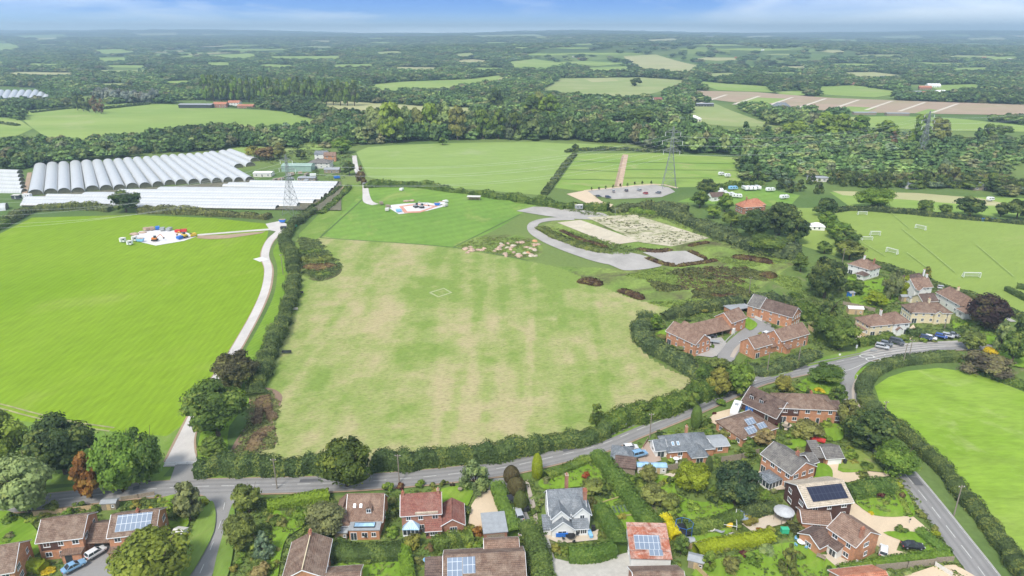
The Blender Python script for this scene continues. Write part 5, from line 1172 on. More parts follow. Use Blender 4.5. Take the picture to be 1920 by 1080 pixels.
# many garden shrubs filling the borders
BED=[(1160,950),(1175,935),(1140,935),(1165,975),(1185,1020),(1205,975),(1090,960),(1055,1035),(1025,905),(1180,905),(1200,900),(1240,912),(1270,960),(1300,958),(1340,945),(1405,985),(1395,965),(1440,950),(1380,992),(1455,940),(1450,925),(1480,820),(1475,835),(1500,850),(1530,830),(1550,800),(1560,780),(1600,870),(1618,895),(1595,860),(1625,880),(1575,790),(1600,800),(1440,830),(1410,815),(1360,820),(1330,815),(1255,820),(1240,818),
 (1640,560),(1620,600),(1600,610),(1650,600),(1660,590),(1690,600),(1700,575),(1715,580),(1790,575),(1800,590),(1810,610),(1770,630),(1790,630),(1750,640),(1730,640),(1695,640),(1660,635),(1640,640),(1620,640),(1600,645),(1830,600),(1845,590),(1880,600),(1640,530),(1660,530),(1675,545),(1600,520),(1590,530),(1580,520),(1575,545),(1560,580),(1580,600),(1520,590),(1535,640),(1520,655),(1450,612),(1425,625),(1440,640),(1400,685),(1380,690),(1335,650),(1275,655),(1260,650),(1245,650),(1240,635),(1225,640),(1225,600),(1290,600),(1320,585),(1340,580),(1420,570),(1490,580),(1505,600),(1520,610),
 (500,1010),(480,1000),(510,975),(520,985),(462,1010),(430,990),(440,1070),(470,1085),(500,1075),(555,1020),(640,1030),(660,1000),(735,1000),(330,975),(320,1000),(340,1010),(300,940),(270,945),(255,950),(100,960),(130,965),(150,955),(180,960),(20,1010),(10,950),(120,1040),(960,1040),(985,1055),(1005,1070),(870,965),(880,1000),(930,1045),(900,1040),(1015,1000),(1008,960),(1640,1035),(1580,950),(1560,920),(1520,930),(1690,1000),(1745,1020),(1600,1090),(1330,1020),(1290,1040),(1410,1060),(1500,1050),(1540,1040)]
cols=['mid','mid','dark','green','olive','khaki','mid','light','grey','autumn','mid','green']
places=[((1160,940,1240,1010),'beside the tall clipped hedge'),((1240,900,1460,1000),'around the lime tree garden'),((1190,800,1460,900),'in the bungalow gardens by the road'),((1460,770,1640,900),'in the garden behind the hipped brick house'),((1560,500,1900,650),'in the cottage gardens by the playing field'),((1220,560,1530,700),'around the brick close'),((400,960,760,1090),'in the gardens behind the chalet bungalow'),((0,930,400,1090),'in the gardens beside the brick semis'),((760,900,1060,1090),'near the parked cars and the gravel drive'),((1480,900,1900,1100),'around the solar roofed houses')]
for i,(x,y) in enumerate(BED):
    s=scl(y); w=random.uniform(2.2,4.5)*s; h=w*random.uniform(.6,1.0); c=cols[(i*7)%12]
    wh=next((l for (a,b,c_,d),l in places if a<=x<=c_ and b<=y<=d),'in the gardens beside the road')
    shrub(x,y+4,w,h,c,{'mid':'mid green','dark':'dark green','green':'fresh green','olive':'olive green','khaki':'dull olive','light':'light green','grey':'grey green','autumn':'yellowing'}[c]+' shrub '+wh,group='garden shrubs '+wh)
# ================================================================= HEDGES
H_=hedge
H_([(372,888),(440,886),(520,884),(606,884)],5.2,4.3,(.050,.092,.030),'tall dark roadside hedge between the farm entrance and the big tree',rough=.32)
H_([(697,880),(760,876),(850,867),(950,856),(1030,842),(1100,828),(1135,815)],5,4.2,(.050,.092,.030),'tall dark roadside hedge along the dry field after the big tree',rough=.34)
H_([(1130,808),(1180,792),(1230,778),(1290,757),(1340,738),(1390,716)],6,4.2,'mid','bushy hedge bank between the dry field and the road bend',rough=.4)
H_([(478,745),(492,705),(512,655),(532,610),(546,565),(552,520),(545,480),(530,455)],5.6,4.0,(.058,.098,.036),'lumpy hedge between the concrete track and the dry field',rough=.4)
H_([(532,452),(548,428),(570,410),(590,398)],5,3.4,(.06,.095,.04),'hedge running from the pylon to the tunnels',rough=.4)
H_([(1960,1140),(1900,1058),(1850,990),(1800,925),(1750,868),(1700,822),(1655,788)],4.2,2.6,(.050,.085,.030),'long dark hedge between the bending road and the bright field',rough=.3)
H_([(1650,786),(1625,758),(1620,725),(1640,700),(1680,684),(1740,676),(1795,674)],4.6,2.8,(.060,.10,.04),'curved hedge around the corner of the bright field',rough=.15)
H_([(1800,676),(1840,700),(1900,722),(1980,745)],3.5,1.8,'mid','low hedge across the far edge of the bright field',rough=.35)
H_([(1212,600),(1202,622),(1212,645),(1240,668),(1275,688),(1310,706),(1340,716)],6.5,4.2,(.06,.10,.045),'bushy hedge curving around the brick close',rough=.35)
H_([(1245,600),(1290,588),(1340,580),(1385,574)],4.5,3.4,(.055,.09,.04),'hedge behind the brick close carports',rough=.35)
H_([(1400,698),(1440,700),(1490,686),(1530,668)],5,3.2,(.06,.10,.045),'dark hedge between the brick close and the road',rough=.25)
H_([(1490,565),(1510,590),(1540,610),(1545,640)],6,4.6,'mid','leafy hedge between the brick close and the cottage gardens',rough=.4)
H_([(1395,573),(1440,566),(1480,572),(1520,592)],4,3.6,(.05,.085,.04),'dark bushy hedge behind the brick terrace',rough=.4)
H_([(682,352),(760,350),(850,360),(930,371),(1010,384),(1060,392)],5,3.6,'mid','hedge below the pale mown field',rough=.5)
H_([(1078,290),(1062,308),(1042,336),(1020,366)],4.5,2.6,(.055,.09,.035),'straight hedge between the pale field and the plots',rough=.2)
H_([(1060,286),(1090,283),(1160,282),(1280,288)],5,3,(.04,.07,.03),'dark hedge above the paddock plots',rough=.4)
H_([(14,420),(60,398),(150,393),(210,396)],6,4,(.075,.105,.04),'hedge between the crop field and tunnels, left of the lone tree',rough=.35)
H_([(262,398),(340,401),(420,405),(505,411)],6,4,(.085,.105,.045),'hedge between the crop field and tunnels, right of the lone tree',rough=.35)
H_([(-60,450),(0,428),(20,414)],6,4,'mid','hedge at the far corner of the crop field',rough=.35)
H_([(1042,390),(1100,392),(1140,396)],6,3.6,'mid','hedge before the car park forecourt',rough=.35)
H_([(1145,398),(1210,392),(1250,396),(1290,402)],6,4.2,(.07,.10,.045),'hedge between the car park and the weedy plot',rough=.45)
H_([(1240,400),(1290,418),(1340,440),(1390,462),(1440,478),(1500,484)],10,5,(.060,.095,.045),'broad bramble hedge along the back of the weedy plot',rough=.4)
H_([(1180,398),(1240,403),(1290,410)],4,2.4,'green','low hedge in front of the bramble hedge',rough=.4)
H_([(1330,358),(1370,350),(1430,346)],5,3,'mid','hedge behind the caravans',rough=.4)
H_([(1555,398),(1600,394),(1700,401),(1800,410),(1920,420),(1990,428)],5,2.6,(.035,.060,.025),'dark hedge beneath the oaks along the playing field',rough=.35)
H_([(1620,492),(1680,512),(1740,532),(1800,553),(1850,570),(1900,592),(1960,625)],4,2.4,(.050,.085,.03),'hedge between the playing field and the cottages',rough=.25)
H_([(1557,425),(1575,455),(1590,480)],5,3,'mid','hedge beneath the pitch-side trees',rough=.4)
H_([(1887,545),(1935,570)],2.6,2.2,(.045,.085,.025),'trimmed square hedge on the playing field',rough=.05); H_([(1905,540),(1950,548)],2.6,2.2,(.045,.085,.025),'second trimmed hedge behind the square one',rough=.05)
H_([(640,404),(610,412),(590,424),(574,440)],0.1,.1,'dark','tiny verge weeds below the tunnels',rough=.2) if False else None
H_([(600,402),(622,386),(640,368),(655,352)],4,2.2,'mid','hedge beside the pinkish earth path',rough=.35)
H_([(570,400),(600,380),(625,362),(640,350)],2.5,1.6,'dark','row of bushes along the tunnel ends',rough=.5)
# garden hedges
H_([(932,918),(942,945),(955,975),(966,1012)],3.4,2.8,(.085,.16,.03),'clipped hedge beside the drive with parked cars',rough=.08)
H_([(992,1002),(1004,1035),(1016,1075),(1026,1110)],4.6,3.6,(.075,.13,.035),'loose hedge along the lower drive',rough=.25)
H_([(1066,1050),(1110,1050),(1150,1040)],3.4,3.2,(.055,.115,.02),'tall trimmed hedge below the white house',rough=.05)
H_([(1160,1036),(1158,1012),(1140,985),(1126,962)],3.8,3,(.055,.115,.022),'trimmed hedge at the white house terrace end',rough=.06)
H_([(1118,862),(1140,885),(1160,912),(1182,945),(1205,975),(1232,1004)],4.2,3.6,(.060,.12,.024),'long tall clipped hedge through the gardens',rough=.10)
H_([(1024,898),(1060,884),(1104,866)],2.6,2.0,(.075,.135,.025),'clipped hedge between the lawn and the road',rough=.12)
H_([(1304,1040),(1350,1028),(1400,1020),(1446,1010)],3.0,2.4,(.17,.235,.012),'long lime-yellow clipped hedge',rough=.06)
H_([(1244,980),(1256,998),(1268,1018)],2.6,2.6,(.36,.36,.01),'bright yellow hedge end beside the trampoline',rough=.10)
H_([(1284,1000),(1310,998),(1355,984),(1385,975)],3.0,2.8,(.070,.125,.028),'green clipped hedge under the round lawn',rough=.12)
H_([(1385,972),(1420,962),(1455,955)],3.2,3.0,(.055,.09,.035),'dark hedge beneath the big round tree',rough=.25)
H_([(502,956),(560,944),(617,934)],3.0,2.4,(.115,.20,.02),'bright clipped hedge between the lane and the road',rough=.08)
H_([(622,1044),(690,1046),(752,1040)],4.5,2.8,(.055,.10,.026),'broad dark clipped hedge behind the chalet bungalow',rough=.12)
H_([(756,1034),(762,1060),(768,1110)],2.8,2.4,(.10,.19,.02),'narrow bright clipped hedge beside the lower lawn',rough=.06)
H_([(812,1028),(850,1020),(885,1012)],3.6,2.6,(.085,.145,.03),'leafy hedge below the red house',rough=.2)
H_([(1584,934),(1620,928),(1672,920)],4.2,3.2,(.06,.12,.028),'big hedge between the two driveways',rough=.2)
H_([(1630,1064),(1690,1054),(1776,1046)],2.2,1.8,(.075,.15,.02),'clipped hedge along the lower fence',rough=.06)
H_([(1724,1000),(1745,1020),(1778,1044)],2.6,1.8,(.07,.145,.025),'clipped hedge beside the road and the saloon car',rough=.08)
H_([(1572,1074),(1600,1070),(1630,1066)],2.4,1.8,(.075,.145,.025),'short hedge beside the gable end house',rough=.12)
H_([(20,1050),(50,1062),(85,1070)],2.6,2.0,(.19,.27,.02),'yellow-green hedge beside the left lawn',rough=.12)
H_([(1682,928),(1692,945),(1706,970)],1.4,1.0,'light','low hedge strip beside the road lawn',rough=.2)
H_([(1690,590),(1720,585),(1740,592)],2.4,1.6,'mid','hedge between the two cottage pairs',rough=.12)
H_([(1700,629),(1740,629),(1790,627),(1830,622)],3.5,2.4,(.055,.10,.035),'hedge behind the parked cars',rough=.25)
H_([(1605,648),(1640,643),(1668,636)],3.5,2.4,'mid','hedge before the yellow cottage',rough=.25)
for x0,y0,x1,y1 in ((186,206,280,196),(60,212,140,203),(410,200,530,206),(0,232,36,236)): H_([(x0,y0),((x0+x1)/2,(y0+y1)/2),(x1,y1)],5,2.5,'dark','thin far hedge across the left meadow',rough=.5,group='far meadow hedges')
for i,(p,w,h) in enumerate([([(550,470),(575,476),(600,470)],5,1.6),([(556,486),(590,490),(625,484)],5,1.7),([(572,500),(600,504),(635,500)],6,1.8),([(580,514),(600,518),(622,514)],5,1.5)]): H_(p,w,h,['mid','olive','brown','mid'][i],['green','olive','brown','low green'][i]+' brush heap beside the dry field',name='brush_heap',cat='brush heap',rough=.5,taper=True)
for i,(p,w) in enumerate([([(470,850),(490,820),(500,800)],3.5),([(500,745),(505,770),(512,790)],3),([(480,800),(486,770),(495,740)],3)]): H_(p,w,.9,(.23,.18,.13),['lowest','pinkish','upper'][i]+' heap of cut branches beside the huge tree',name='brash_pile',cat='brash pile',rough=.6,taper=True)
# bunds and mounds of brown soil
for p,w,h,l in [([(1082,528),(1105,531),(1128,536)],8,2.6,'long dark brown soil mound at the field edge'),([(1158,545),(1180,552),(1206,562)],6,2,'brown overgrown mound at the field edge'),([(1210,484),(1236,494),(1268,500)],3.5,1.5,'green-brown bank before the small stone pad'),([(1268,500),(1310,494),(1345,488)],4,1.2,'dark brown bank along the small stone pad'),([(1290,470),(1312,480),(1325,486)],3,1.2,'brown bank at the side of the small stone pad'),
 ([(1050,432),(1090,450),(1140,466)],4,1.2,'brown bank inside the curving haul road'),([(1192,468),(1230,472),(1260,468)],5,1.4,'brown bank before the weedy plot'),([(1290,462),(1330,454)],4,1.2,'brown bank at the weedy plot corner'),([(1370,484),(1410,488),(1450,494)],8,2,'long brown scrubby mound'),([(1425,515),(1440,519),(1452,524)],8,2.4,'dark brown mound among the rank grass'),([(1330,552),(1355,556),(1385,553)],5,1.0,'low brown mound above the brick close')]:
    H_(p,w*.85,h*.8,(.105,.066,.042),l,name='soil_mound',cat='soil mound',rough=.22,ls=.8,taper=True)
H_([(1012,425),(1040,442),(1090,462),(1150,474)],7,1.0,(.13,.19,.05),'grassy bank inside the curving haul road',name='grass_bank',cat='grass bank',rough=.3,taper=True)
# ================================================================= HOUSES (A, B = ground corners of the wall nearest the camera, left to right)
B_,RB,DB,WH,CR=M['brick'],M['redbrick'],M['darkbrick'],M['white'],M['cream']
TB,TD,TRD,TP,TG,SL=M['tile_brown'],M['tile_dark'],M['tile_red'],M['tile_pink'],M['tile_grey'],M['slate']
def band(t,x0,x1,z0,z1,mat=DB,y=-.05): MB().box(x0,x1,y,-.002,z0,z1).build('cladding',mat,t)
# brick semis at the lower left
t,l=house((80,1052),(163,1042),'left brick semi with brown tiled roof above the white car')
wing(t,0,l,0,8,5,B_,TB,32,wn_=3); band(t,.4,l*.48,2.6,4.9,DB); chimney(t,-.35,4.5,0,6.4,B_,.7,1.2)
q=MB(); q.box(l*.55,l-.05,-1.8,-.0,0,2.3); q.build('porch',B_,t); q=MB(); q.box(l*.52,l+.1,-2.1,-.003,2.3,2.5); q.build('porch_roof',TB,t); MB().box(l*.62,l*.78,-1.83,-1.79,.1,2.1).build('door',M['dark'],t)
t,l=house((168,1036),(212,1034),'low brown roofed link carport between the brick semis','carport','carport'); MB().box(0,.3,0,7,0,2.6).build('wall',B_,t); MB().box(l-.3,l,0,7,0,2.6).build('wall',B_,t); q,_=roof_mb(0,l,0,7,2.7,30,'gable',.3); q.build('roof',TB,t); MB().box(.3,l-.3,6.6,6.8,0,2.5).build('back_wall',M['dark'],t)
t,l=house((212,1042),(298,1032),'right brick semi with a pale solar array on its roof')
wing(t,0,l,0,8,5,B_,TB,32,wn_=3,seed=2); panels(t,1.2,8.2,0,8,5,32,.5,3.6); q=MB(); q.box(0,l*.45,-1.7,0,0,2.2); q.build('porch',B_,t); q=MB(); q.box(-.1,l*.48,-2,-.003,2.2,2.4); q.build('porch_roof',TB,t); chimney(t,l*.55,4,6.5,8)
t,l=house((-62,1122),(36,1104),'brown roofed house at the lower left corner of the photo'); wing(t,0,l,0,9,4.6,B_,TB,34)
# middle row
t,l=house((536,1118),(610,1112),'bungalow with brown hatched roof and gable facing the camera','bungalow'); wing(t,0,l,0,10.5,4.3,B_,TB,28,'gable','y',wn_=1,seed=1); MB().bar((l/2,-.22,6.6),(l/2,10.7,6.75),.12).build('ridge_tiles',M['cream'],t); chimney(t,l/2,9.8,5.5,7.4); wing(t,l+.01,l+7,-3,4,2.6,B_,TB,25,wins='f')
t,l=house((650,1004),(716,1003),'chalet bungalow with rosy roof and blue glass lantern','bungalow')
wing(t,0,l,1.2,9.4,3.0,B_,TP,44,wins='br'); wing(t,-3.0,.8,.2,8.6,3.0,B_,TP,50,'half','y',wins='fl',wn_=1)
wing(t,1.0,l-.2,-1.6,1.25,2.7,B_,M['lead'],2,'flat',wins='f',wn_=3,trim=False,seed=1); o=MB().box(0,l-3.2,0,1.5,0,.3).build('roof_lantern',M['dark'],t,loc=(2,-1.1,2.95)); q,_=roof_mb(.1,l-3.3,.1,1.4,.3,30,'hip',0); q.build('pane',M['glassroof'],o)
dormer(t,l*.62,2.2,4.2,1.3,1.3,2.4,TP,TP); skylight(t,l*.2,3.0,4.9,44,.6,.9); skylight(t,l*.38,3.0,4.9,44,.6,.9)
t,l=house((755,1000),(828,995),'red brick house with red tiled roof and white conservatory')
wing(t,0,l,0,7.2,5,RB,TRD,36,wn_=3,seed=1); wing(t,l+.01,l+5,-1.5,5.5,2.7,RB,TRD,32,'gable','y',wins='fr',wn_=1); wing(t,l-3.4,l-.01,-2.4,-.01,2.3,RB,TRD,24,'lean',wins='f',wn_=1); chimney(t,l-.5,3.6,6.5,8.4); chimney(t,.3,3.6,6.5,8.2); MB().box(3,l-.6,-.25,1.2,4.95,5.35).build('cream_tile_patch',M['tile_cream'],t)
conservatory((771,1007),'white glazed conservatory on the red roofed house',3.6,3.2,2.2,'glassroof',0,z=1.3)
t,l=house((908,1018),(951,1014),'flat grey roofed garage beside the gravel drive','garage','garage'); wing(t,0,l,0,6.5,2.5,RB,M['lead'],3,'flat',wins='',trim=False); MB().box(.6,l-.6,-.05,-.003,.1,2.1).build('door',M['wood'],t)
t,l=house((834,1120),(985,1112),'long bungalow with solar collectors on brown tiles at the bottom','bungalow'); wing(t,0,l,0,9,3.6,B_,TB,30,wn_=4); panels(t,.6,3.6,0,9,3.6,30,.4,4.0); panels(t,3.7,6.2,0,9,3.6,30,1.2,4.0,mat=M['solar']); wing(t,-3.8,-.01,.6,6,2.6,B_,TD,22,'lean',wins='f'); wing(t,l*.52,l*.95,8.2,11.5,4.0,B_,TP,28,'gable','x',wins='')
# the white slate house
t,l=house((1033,1010),(1101,1006),'white rendered house with grey slate roofs and several gables')
wing(t,0,l,2.6,10.2,4.6,WH,SL,42,'gable','x',wins='blr',storeys=2); wing(t,.2,4.9,-.2,5.5,2.7,WH,SL,40,'gable','y',wins='fl',wn_=1,seed=1)
wing(t,.4,4.2,1.2,6.5,4.6,WH,SL,44,'gable','y',wins='',seed=3); wing(t,5.3,9.0,1.9,6.6,4.6,WH,SL,44,'gable','y',wins='f',wn_=1,storeys=2)
wing(t,4.95,l+.1,-.1,2.55,2.5,WH,SL,24,'lean',wins='f',wn_=2,seed=2); chimney(t,4.8,9.6,6,9.6,RB,.7,1.1); chimney(t,l+.1,5,4,8.6,RB,.8,1.2); wing(t,-1.6,.15,.6,3.2,2.4,WH,SL,30,'lean',wins='',trim=False)
t,l=house((1182,1068),(1222,1078),'white shed with rusty corrugated roof and blue solar panels','barn','barn')
t.rotation_euler=(0,0,R(-2)); wing(t,0,8.2,0,8.2,3.2,M['white'],M['rust'],14,'lean',wins='l',wn_=1,trim=False,ww=1.); panels(t,1.0,6.4,0,8.2,3.2,14,1.6,5.0,lift=.3); panels(t,3.8,6.6,0,8.2,3.2,14,.2,1.6,lift=.3)
t,l=house((1192,1146),(1285,1144),'speckled brown roof at the bottom photo edge below the rusty barn','house'); wing(t,0,l,0,8,3.4,RB,TB,30)
# bungalows and houses by the road
g=G(1160,872); t=thing('garage','slate hipped garage beside the road and the blue car','garage',(g.x-2,g.y,0),R(-12)); wing(t,0,5.2,0,5.6,2.5,RB,SL,30,'hip',wins='',trim=False); wing(t,1.2,6.2,-3.4,-.02,2.2,M['wood'],M['tile_dark'],16,'lean',wins='',trim=False)
g=G(1252,862); t=thing('bungalow','slate roofed brick bungalow with rooflights beside the road','bungalow',(g.x,g.y,0),R(8))
wing(t,0,12.5,0,7.2,2.6,B_,SL,36,'hip',wins='flbr',wn_=2); wing(t,5.2,9.6,-3.2,.8,2.6,B_,SL,38,'half','y',wins='f',wn_=1,seed=1); wing(t,-3.0,.01,1.2,5.8,2.4,WH,SL,34,'gable','x',wins='fl',wn_=1,seed=1); chimney(t,6.2,4.2,4.4,6.9,B_); skylight(t,1.6,1.0,3.35,36,.7,1.1); skylight(t,3.0,1.0,3.35,36,.7,1.1); wing(t,12.6,17,.8,5.6,2.4,B_,M['lead'],14,'gable','x',wins='fr',wn_=1)
a=G(1391,840); b=G(1342,806); d=b-a; t=thing('bungalow','orange brick bungalow with three solar panels on a hipped brown roof','bungalow',(a.x,a.y,0),math.atan2(d.y,d.x)-math.pi/2)
l=min(d.length,11); w_=(G(1446,812)-a).length; wing(t,0,min(w_,12.5),0,l,3.0,B_,TB,28,'hip','x',wins='flr',wn_=3)
panels(t,1.2,4.6,.1,8,3.2,30,.6,3.2,side='r') if False else None
k=min(w_,10.5); o=MB().box(-1.7,1.7,-1.0,1.0,0,.08); 
panels(t,2.2,5.6,0,l,3.0,28,.2,2.2); panels(t,4.0,7.0,0,l,3.0,28,2.4,4.2); panels(t,6.6,9.4,0,l,3.0,28,.6,2.2)
a=G(1458,800); b=G(1389,767); d=b-a; t=thing('house','dark brown chalet roof with two white dormers behind the caravan','house',(b.x,b.y,0),math.atan2(-d.y,-d.x)); l=min(d.length,11.5)
wing(t,0,l,0,8,2.6,DB,TD,42,'gable','x',wins='flr',wn_=2); dormer(t,2.2,1.4,3.6,1.6,1.5,3,TD,DB); dormer(t,5.4,1.4,3.6,1.6,1.5,3,TD,DB); MB().box(1.5,4,-.06,-.002,.1,2.1).build('garage_door',M['blue'],t)
t,l=house((1457,792),(1563,797),'long brick house with a hipped brown roof near the junction'); wing(t,0,l,0,8.2,5,B_,TB,30,'hip',wn_=5,seed=1); band(t,.1,l*.36,2.4,4.9,DB); wing(t,l+.02,l+2.6,1,6,2.6,DB,TD,22,'lean',wins='f',wn_=1); chimney(t,l*.62,4.5,6.5,7.9)
a=G(1424,882); b=G(1479,922); d=b-a; t=thing('house','brick house with grey roof and a slate topped conservatory','house',(a.x,a.y,0),math.atan2(d.y,d.x)); l=d.length
wing(t,0,l,0,8,5,B_,TG,30,'gable','x',wn_=4,seed=1); wing(t,l-5.2,l-1.2,8.02,10.2,5,DB,TG,30,'gable','y',wins='b',wn_=1); chimney(t,l-3,4.6,6.6,8.2)
g=G(1425,905); conservatory((1428,912),'slate roofed conservatory beside the grey roofed house',4.4,4.4,2.3,'slate',math.atan2(d.y,d.x),z=.8)
t,l=house((1547,874),(1578,872),'pale roofed double garage with a wide white door','garage','garage'); wing(t,0,l,0,6,2.4,B_,TG,26,'gable','x',wins='',trim=True); MB().box(.5,l-.3,-.08,-.003,.05,2.1).build('garage_door',M['upvc'],t); wing(t,-2.4,-.02,1,6,2.1,DB,TG,20,'lean',wins='',trim=False)
# two solar houses on the right
a=G(1508,982); b=G(1591,972); d=b-a; t=thing('house','dark clad house with a big black solar array on cream tiles','house',(a.x,a.y,0),math.atan2(d.y,d.x)); l=d.length
wing(t,0,l,0,9.0,4.9,DB,M['tile_cream'],27,'gable','x',wn_=3,ov=.5); panels(t,1.6,l-.7,0,9,4.9,27,.5,3.7,mat=M['solar_black']); MB().box(.2,2.2,-1.2,-.01,0,2.5).build('porch',B_,t)
g=G(1506,1002); t=thing('garage','low brown tiled block between the two solar houses','garage',(g.x,g.y+1,0),R(-8)); wing(t,0,6,0,5,2.6,B_,TP,26,'gable','x',wins='f',wn_=1)
a=G(1547,1024); b=G(1597,1060); d=b-a; t=thing('house','brick house with brown roof and chimney beside the saloon drive','house',(a.x,a.y,0),math.atan2(d.y,d.x)); l=d.length
wing(t,0,l,0,7.6,5,B_,TP,30,'gable','x',wn_=2,seed=1); chimney(t,l-.5,2.0,6,8.3); wing(t,-3.5,1.5,-4.4,-.02,2.7,B_,TD,30,'gable','y',wins='fl',wn_=1); wing(t,1.6,4.0,-1.8,-.02,2.5,M['white'],TD,24,'lean',wins='f',wn_=1,seed=1)
t,l=house((1590,1142),(1672,1132),'terracotta tiled roof at the bottom photo edge'); wing(t,0,l,0,7,3.0,B_,M['terracotta'],26)
# the brick close
t,l=house((1248,643),(1302,669),'brick terrace block nearest the dry field in the close'); wing(t,0,l,0,7.4,4.8,B_,TP,36,wn_=4,seed=1,ww=.8)
t,l=house((1302,642),(1368,626),'long low brown roofed carport range in the close'); t.location.z=0; 
for i in range(6): MB().box(i*(l-.3)/5,i*(l-.3)/5+.3,0,.3,0,2.4).build('pillar',M['wood'],t)
MB().box(0,l,6.5,8.2,0,2.5).build('wall',B_,t); q,_=roof_mb(-4,l,-.6,8.6,2.5,33,'gable',.3); q.build('roof',TP,t); MB().box(0,.25,.3,8,0,2.4).build('side_wall',B_,t); wing(t,1.2,4.2,5,9.2,3.2,B_,TP,38,'gable','y',wins='',trim=False)
t,l=house((1369,627),(1396,617),'tall brick block at the end of the carport range'); wing(t,0,l,0,7.4,4.8,B_,TP,36,wn_=2,ww=.8,seed=2); MB().box(.6,1.6,-.9,-.01,0,2.3).build('porch',WH,t)
t,l=house((1372,592),(1406,586),'flat grey roofed carport behind the close','carport','carport'); 
for x in (0,l/2,l-.2): MB().box(x,x+.2,0,5,0,2.2).build('wall',B_,t)
MB().box(-.3,l+.3,-.3,5.3,2.2,2.45).build('roof',M['lead'],t)
t,l=house((1405,594),(1482,617),'long brick terrace at the back of the close with brown roof'); wing(t,0,l,0,7.6,4.9,B_,TD,36,wn_=5,ww=.8,seed=1); MB().box(.0,4.6,-.01,0,0,.1).build('step',M['conc'],t); wing(t,-.9,3.8,-.6,8.3,5.0,B_,TG,36,'gable','x',wins='f',wn_=1,ww=.8)
t,l=house((1412,674),(1443,665),'brick cottage block beside the close entrance'); wing(t,0,l,0,6.4,4.3,B_,TP,38,wn_=2,ww=.8,seed=1); wing(t,l+.02,l+4.4,.8,5.6,2.4,B_,TP,36,'gable','x',wins='',trim=False)
t,l=house((1462,662),(1513,647),'brick terrace block at the road side of the close'); wing(t,0,l,0,7,4.7,B_,TP,38,wn_=4,ww=.8,seed=1); wing(t,1,3,-1.8,-.02,2.3,B_,TP,20,'lean',wins='',trim=False)
# cottages by the playing field
t,l=house((1588,512),(1628,524),'white cottage pair with brown hipped roof nearest the marquee field'); wing(t,0,l,0,8,4.7,WH,TP,36,'hip',wn_=3,ww=1,seed=1); wing(t,l*.6,l*.6+4,-4,-.02,2.5,WH,TD,30,'hip',wins='f',wn_=1); chimney(t,l*.45,4,6.6,9,WH); chimney(t,l*.9,4,6.2,8.6,RB)
t,l=house((1706,546),(1738,548),'white cottage with dark roof at the top of the lane'); wing(t,0,l,0,7,4.7,WH,TD,38,'hip',wn_=2,ww=1); wing(t,-2.6,-.02,1,6,4.2,WH,TD,36,'gable','y',wins='f',wn_=1); chimney(t,l*.8,4,6,8.8,WH)
t,l=house((1712,559),(1744,556),'white gabled cottage second down the footpath'); wing(t,0,l,0,7,4.6,WH,TP,40,'gable','x',wn_=2,ww=1,seed=1); wing(t,.4,3.4,-2,-.02,4.2,WH,TP,40,'gable','y',wins='f',wn_=1); chimney(t,l-.6,3.5,5.5,8.8,WH)
t,l=house((1728,578),(1756,576),'low dark roofed cottage wing behind the cream semis'); wing(t,0,l,0,6,2.9,CR,TD,34,'gable','x',wn_=2,ww=1)
t,l=house((1752,566),(1808,598),'white cottage with long purple-brown roof beside the copper beech'); wing(t,0,l*.8,0,7.5,4.4,WH,TP,38,'half','x',wn_=3,ww=1,seed=1); chimney(t,l*.35,4,6,8.6,CR); wing(t,l*.8+.02,l*.8+4.5,-1,5,3.0,WH,TP,32,'hip','x',wins='f',wn_=1); chimney(t,l*.8+2,2.5,4,5.8,WH)
t,l=house((1706,606),(1780,607),'cream semis with a light brown hipped roof'); wing(t,0,l,0,7.8,4.6,CR,TB,34,'hip',wn_=5,ww=1,seed=1); wing(t,l*.55,l*.55+2.6,-1,-.02,4.6,CR,TB,36,'gable','y',wins='f',wn_=1,ww=.9); chimney(t,l*.52,4,6.5,8.6,CR)
t,l=house((1628,632),(1700,625),'yellow and white semis nearest the main road'); wing(t,0,l*.58,0,8,4.5,M['cream'],TP,33,'hip','x',wins='flb',wn_=3,ww=1,seed=1); wing(t,l*.58+.02,l,-.6,8,4.8,WH,TP,33,'hip','x',wn_=2,ww=1); wing(t,l*.66,l*.66+1.8,-1.4,-.63,2.6,WH,TP,40,'gable','y',wins='',trim=False); wing(t,-5.5,-.02,1.8,6.5,2.5,WH,TP,28,'hip',wins='f',wn_=1,trim=False); chimney(t,l*.42,4,6,8.4,M['plaster'])
shed((1604,590),'timber summerhouse with pale roof in the cottage garden',5.5,3,2.4,R(-8),'pale_wood','tent','summerhouse','summerhouse')
shed((1712,568),'pale blue grey shed between the cottages',3,2.2,2.1,R(5),'plaster','lead'); shed((1696,566),'dark low shed between the cottages',3,2.5,2.2,0,'wood','lead'); shed((1598,558),'dark blue shed under the small yellow parasol',2.4,2,2,R(20),'blue','lead')
shed((205,957),'low lead roofed garden shed behind the brick semis',3.2,1.8,1.9,R(5),'wood','lead'); shed((1272,1001),'x',.1,.1,.1) if False else None
shed((1303,1068),'small dark grey roofed shed beside the rusty barn',3,2.4,2,R(-20),'wood','lead'); shed((1294,1030),'lean wooden store at the end of the lime hedge',1.6,1.6,1.8,0,'wood','lead')
shed((1205,888),'white framed greenhouse behind the bungalow fence',2.6,2,2,0,'plaster','glassroof','greenhouse','greenhouse'); shed((1234,889),'long pale greenhouse behind the bungalow fence',4,2,2,0,'plaster','glassroof','greenhouse','greenhouse')
shed((640,1013),'small grey roofed shed beside the chalet bungalow',2.6,2,2,0,'wood','lead'); shed((746,1048),'tiny pale playhouse on the lower lawn',1.5,1.4,1.7,R(30),'wood','plaster'); shed((1366,808),'dark little shed behind the solar bungalow',4.2,2.4,2,R(-10),'darkbrick','tile_dark'); shed((331,1020),'white panelled store beside the corner garden',2,3,2,R(-10),'plaster','plaster')
